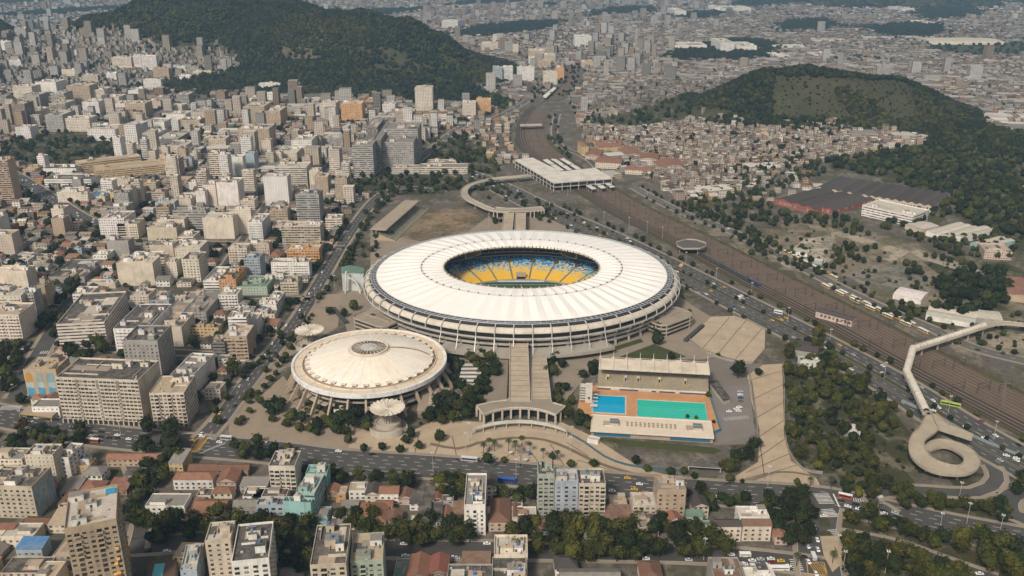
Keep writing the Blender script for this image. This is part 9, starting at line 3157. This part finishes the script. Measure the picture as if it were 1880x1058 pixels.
# a dark blue train on the near tracks
b = None
i0 = int(len(RAILC) * 0.60)
T = None
dists = [0]
for a, c in zip(RAILC, RAILC[1:]):
 dists.append(dists[-1] + math.hypot(c[0] - a[0], c[1] - a[1]))
s0 = dists[min(range(len(RAILC)), key=lambda i: (pr(*RAILC[i], 0)[0] - 1285) ** 2)]
x, y, a = along(RAILC, s0, -20)
T = thing('commuter_train', 'train', (x, y, 0.2), 0, 'dark commuter train with blue end on the near tracks')
for k in range(7):
 xx, yy, aa = along(RAILC, s0 + k * 21, -20)
 b = MB()
 b.box(-10, 10, -1.45, 1.45, 0.9, 3.6, (0.10, 0.095, 0.09) if k < 6 else (0.03, 0.06, 0.16), 'carpaint', top=(0.055, 0.05, 0.048))
 b.box(-9.4, 9.4, -1.47, -1.452, 2.0, 2.9, (0.02, 0.02, 0.022), 'glass')
 b.box(-8, -5, -1.1, 1.1, 0.2, 0.9, (0.03, 0.03, 0.03))
 b.box(5, 8, -1.1, 1.1, 0.2, 0.9, (0.03, 0.03, 0.03))
 b.box(-6, -2, -.8, .8, 3.6, 3.9, (0.13, 0.12, 0.11))
 b.build('carriage', T, loc=(xx - x, yy - y, 0), rz=aa)
# street lamps, overhead line masts
def lamp_meshes():
 b = MB()
 b.rod((0, 0, 0), (0, 0, 14.5), 0.20, 0.12, (0.45, 0.44, 0.41), 'metal', 7)
 m0 = b.mesh('pole')
 b = MB()
 for k in range(4):
  a = PI / 2 * k + 0.6
  b.beam((0, 0, 14.3), (0.9 * math.cos(a), 0.9 * math.sin(a), 14.6), 0.14, 0.12, (0.45, 0.44, 0.41), 'metal')
  b.box(0.9 * math.cos(a) - .35, 0.9 * math.cos(a) + .35, 0.9 * math.sin(a) - .3, 0.9 * math.sin(a) + .3, 14.5, 14.75, (0.66, 0.65, 0.62), 'paint', bottom=True)
 return m0, b.mesh('lamp_head')
LPOLE, LHEAD = lamp_meshes()
LPX = [('I', 1085, 740), ('I', 1525, 660), ('I', 1570, 775), ('I', 1470, 180), ('F', 1125, 1045), ('F', 830, 860), ('F', 605, 740), ('F', 218, 520), ('F', 55, 430), ('F', 408, 600), ('I', 1715, 320), ('I', 1095, 735), ('I', 498, 570), ('I', 868, 950), ('I', 152, 970),
 ('H', 690, 385), ('H', 708, 330), ('H', 1262, 350), ('H', 1252, 410), ('H', 515, 495), ('H', 962, 530), ('G', 655, 318), ('G', 120, 260), ('G', 912, 300), ('D', 1702, 630), ('D', 1805, 560), ('E', 815, 230), ('E', 1435, 205), ('E', 1668, 260), ('E', 1240, 60), ('E', 1570, 235), ('E', 1750, 290),
 ('F', 232, 845), ('F', 312, 745), ('F', 360, 860), ('I', 1420, 830), ('I', 1745, 840), ('I', 1130, 1040), ('I', 900, 1040)]
for c, x, y in LPX:
 p = at(*cpx(c, x, y))
 T = thing('street_lamp', 'street lamp', (*p, 0), R.uniform(0, 3), None, 'tall street lamps')
 link('pole', LPOLE, T)
 link('lamp_head', LHEAD, T)
 reg(T, 'tall grey', 'street lamp', *p)
s_ = dists[-1] * 0.42
k = 0
bm_ = MB()
for sx in (-1, 1):
 bm_.beam((sx * 6.5, 0, 0), (sx * 6.5, 0, 9), 0.45, 0.45, (0.10, 0.085, 0.075), 'metal')
m1 = bm_.mesh('post')
bm_ = MB()
bm_.beam((-7, 0, 7.6), (7, 0, 7.6), 0.4, 0.6, (0.11, 0.095, 0.08), 'metal')
m2 = bm_.mesh('crossbeam')
while s_ < dists[-1] - 30:
 for off in (-17, 2, 18):
  x, y, a = along(RAILC, s_ + off * 0.4, off)
  T = thing('catenary_mast', 'mast', (x, y, 0), a + PI / 2, None, 'overhead line masts of the railway')
  link('post', m1, T)
  link('crossbeam', m2, T)
  reg(T, 'thin rusty', 'railway mast', x, y)
 s_ += 45
 k += 1
# lattice mast at the right
T = thing('lattice_mast', 'mast', (*at(1836, 752), 0), 0, 'thin steel lattice mast standing among the right rail tracks')
for sx, sy in ((-1, -1), (1, -1), (1, 1), (-1, 1)):
 b = MB()
 b.beam((sx * 1.6, sy * 1.6, 0), (sx * 0.3, sy * 0.3, 24), 0.18, 0.18, (0.22, 0.20, 0.18), 'metal')
 for q in range(7):
  f0, f1 = 1.6 - 1.3 * q / 7, 1.6 - 1.3 * (q + 1) / 7
  b.beam((sx * f0, sy * f0, 24 * q / 7), (-sy * f1, sx * f1, 24 * (q + 1) / 7), 0.1, 0.1, (0.22, 0.20, 0.18), 'metal')
 b.build('leg', T)
b = MB()
b.beam((-4, 0, 22), (4, 0, 22), 0.25, 0.25, (0.22, 0.20, 0.18), 'metal')
b.build('crossarm', T)
# statue in the plaza
T = thing('statue', 'statue', (*at(958, 829), 0), 0, 'dark bronze figure on a stone pillar in the plaza')
b = MB()
b.rings([(3.4, 3.4, 0), (3.4, 3.4, 0.4), (2.2, 2.2, 0.4), (2.2, 2.2, 0.8), (0.05, 0.05, 0.8)], 28, (0.20, 0.18, 0.15), 'concrete')
b.box(-.8, .8, -.8, .8, 0.8, 4.2, (0.20, 0.17, 0.14), 'concrete')
b.build('pedestal', T)
def human(shirt, trousers, skin, hair, arm=0.0, mat=None):
 """one skinned body: joints with a radius each"""
 J = [(0, 0, 0.96, .14), (0, 0, 1.14, .125), (0, 0, 1.36, .15), (0, 0, 1.50, .06), (0, 0.01, 1.60, .095), (0, 0.01, 1.70, .085),
  (.10, 0, .90, .095), (.11, .04, .50, .065), (.12, -.02, .08, .05), (.12, .12, .03, .045), (-.10, 0, .90, .095), (-.11, -.06, .50, .065), (-.12, -.10, .08, .05), (-.12, .03, .03, .045),
  (.19, 0, 1.40, .06), (.25, -.02, 1.12, .045), (.26, .08 + arm, .90, .035), (.26, .12 + arm, .82, .035), (-.19, 0, 1.40, .06), (-.25, -.02, 1.12, .045), (-.26, .08, .90, .035), (-.26, .12, .82, .035)]
 E_ = [(0, 1), (1, 2), (2, 3), (3, 4), (4, 5), (0, 6), (6, 7), (7, 8), (8, 9), (0, 10), (10, 11), (11, 12), (12, 13), (2, 14), (14, 15), (15, 16), (16, 17), (2, 18), (18, 19), (19, 20), (20, 21)]
 me = bpy.data.meshes.new('person')
 me.from_pydata([j[:3] for j in J], E_, [])
 o = bpy.data.objects.new('person', me)
 COL.objects.link(o)
 m = o.modifiers.new('skin', 'SKIN')
 for v, j in zip(me.skin_vertices[0].data, J):
  v.radius = (j[3], j[3])
  v.use_root = False
 me.skin_vertices[0].data[0].use_root = True
 o.modifiers.new('sub', 'SUBSURF').levels = 1
 dg = bpy.context.evaluated_depsgraph_get()
 ev = bpy.data.meshes.new_from_object(o.evaluated_get(dg))
 bpy.data.objects.remove(o)
 cols = []
 for p in ev.polygons:
  c = p.center
  k = shirt if 0.98 < c.z < 1.46 and abs(c.x) < 0.24 else trousers if c.z <= 0.98 and abs(c.x) < 0.22 else hair if c.z > 1.66 or (c.z > 1.56 and c.y < -0.03) else skin
  cols.append((*k, 1))
 a = ev.attributes.new('col', 'FLOAT_COLOR', 'FACE')
 a.data.foreach_set('color', np.array(cols, dtype=np.float32).ravel())
 ev.materials.clear()
 ev.materials.append(MAT[mat or 'paint'])
 ev.name = 'person'
 return ev
br = (0.05, 0.042, 0.03)
me = human(br, br, br, br, 0.1, 'bronze')
o = link('figure', me, T, (0, 0, 4.2))
o.scale = (1.5, 1.5, 1.5)
SK, HR = (0.30, 0.18, 0.12), (0.02, 0.015, 0.012)
CL = {'white': (0.6, 0.6, 0.58), 'red': (0.4, 0.04, 0.04), 'blue': (0.05, 0.1, 0.3), 'black': (0.02, 0.02, 0.02), 'grey': (0.25, 0.25, 0.25), 'yellow': (0.5, 0.35, 0.05)}
PM = [(a, b_, human(CL[a], CL[b_], SK, HR, R.uniform(-.1, .2))) for a, b_ in (('white', 'blue'), ('red', 'black'), ('blue', 'grey'), ('black', 'blue'), ('yellow', 'black'), ('grey', 'black'))]
for i, (x, y) in enumerate(((938, 832), (942, 838), (946, 842), (950, 845), (943, 848), (953, 838), (940, 826), (936, 816), (950, 820), (935, 808), (966, 846), (972, 842), (870, 818), (1005, 845), (1060, 850), (1110, 870), (1420, 840), (1430, 868),
       (1395, 842), (1300, 884), (1512, 908), (1506, 898), (1525, 905), (1410, 732), (1425, 760), (1330, 625), (1350, 612), (905, 836), (985, 850), (1030, 858))):
 a, b_, me = PM[i % 6]
 o = link('person', me, None, (*at(x, y), 0.12), R.uniform(0, 6.28))
 tag(o, 'person', None, 'people on the plazas')
 reg(o, f'person in {a} top and', f'{b_} trousers', *at(x, y))
# market parasols and stalls by the statue
for i, (x, y, c) in enumerate(((971, 836, (0.05, 0.12, 0.3)), (966, 848, (0.5, 0.5, 0.48)), (908, 845, (0.30, 0.36, 0.4)), (938, 835, (0.55, 0.45, 0.42)))):
 T = thing('vendor_stall', 'stall', (*at(x, y), 0.1), R.uniform(0, 1), None, 'vendor stalls in the plaza')
 b = MB()
 b.box(-1, 1, -.7, .7, 0, .9, (0.3, 0.28, 0.26))
 b.build('counter', T)
 b = MB()
 b.rod((0, 0, 0), (0, 0, 2.4), .05, .05, (0.5, 0.5, 0.5), 'metal', 6)
 b.rings([(1.7, 1.7, 2.1), (0.05, 0.05, 2.7)], 8, c)
 b.build('parasol', T)
 reg(T, ('blue', 'pale', 'grey blue', 'pinkish')[i], 'parasol stall', *at(x, y))
T = thing('red_sculpture', 'sculpture', (*at(1530, 1021), 0.1), 0.3, 'thin red twisted sculpture on the traffic island')
b = MB()
pv = None
for i in range(14):
 t = i / 13
 q = (1.4 * math.sin(5 * t), 1.2 * math.cos(4 * t), 9 * t)
 if pv:
  b.rod(pv, q, 0.45 * (1.1 - t) + .1, 0.45 * (1.1 - t) + .06, (0.38, 0.09, 0.05), 'metal', 6)
 pv = q
b.build('twist', T)
b = MB()
b.rings([(1.6, 1.6, 0), (1.6, 1.6, .4), (.05, .05, .4)], 16, (0.3, 0.26, 0.2), 'concrete')
b.build('base', T)
sheet('traffic_island', [(1505, 985), (1545, 985), (1552, 1030), (1528, 1052), (1512, 1020)], 0.38, PAV, 'concrete', 'pale paved traffic island at the crossing')
sheet('traffic_island', [(1503, 952), (1520, 952), (1526, 968), (1504, 965)], 0.41, (0.075, 0.068, 0.03), 'lawn')
sheet('traffic_island', [(1506, 976), (1522, 976), (1530, 984), (1506, 986)], 0.44, (0.075, 0.068, 0.03), 'lawn')
finish_labels()
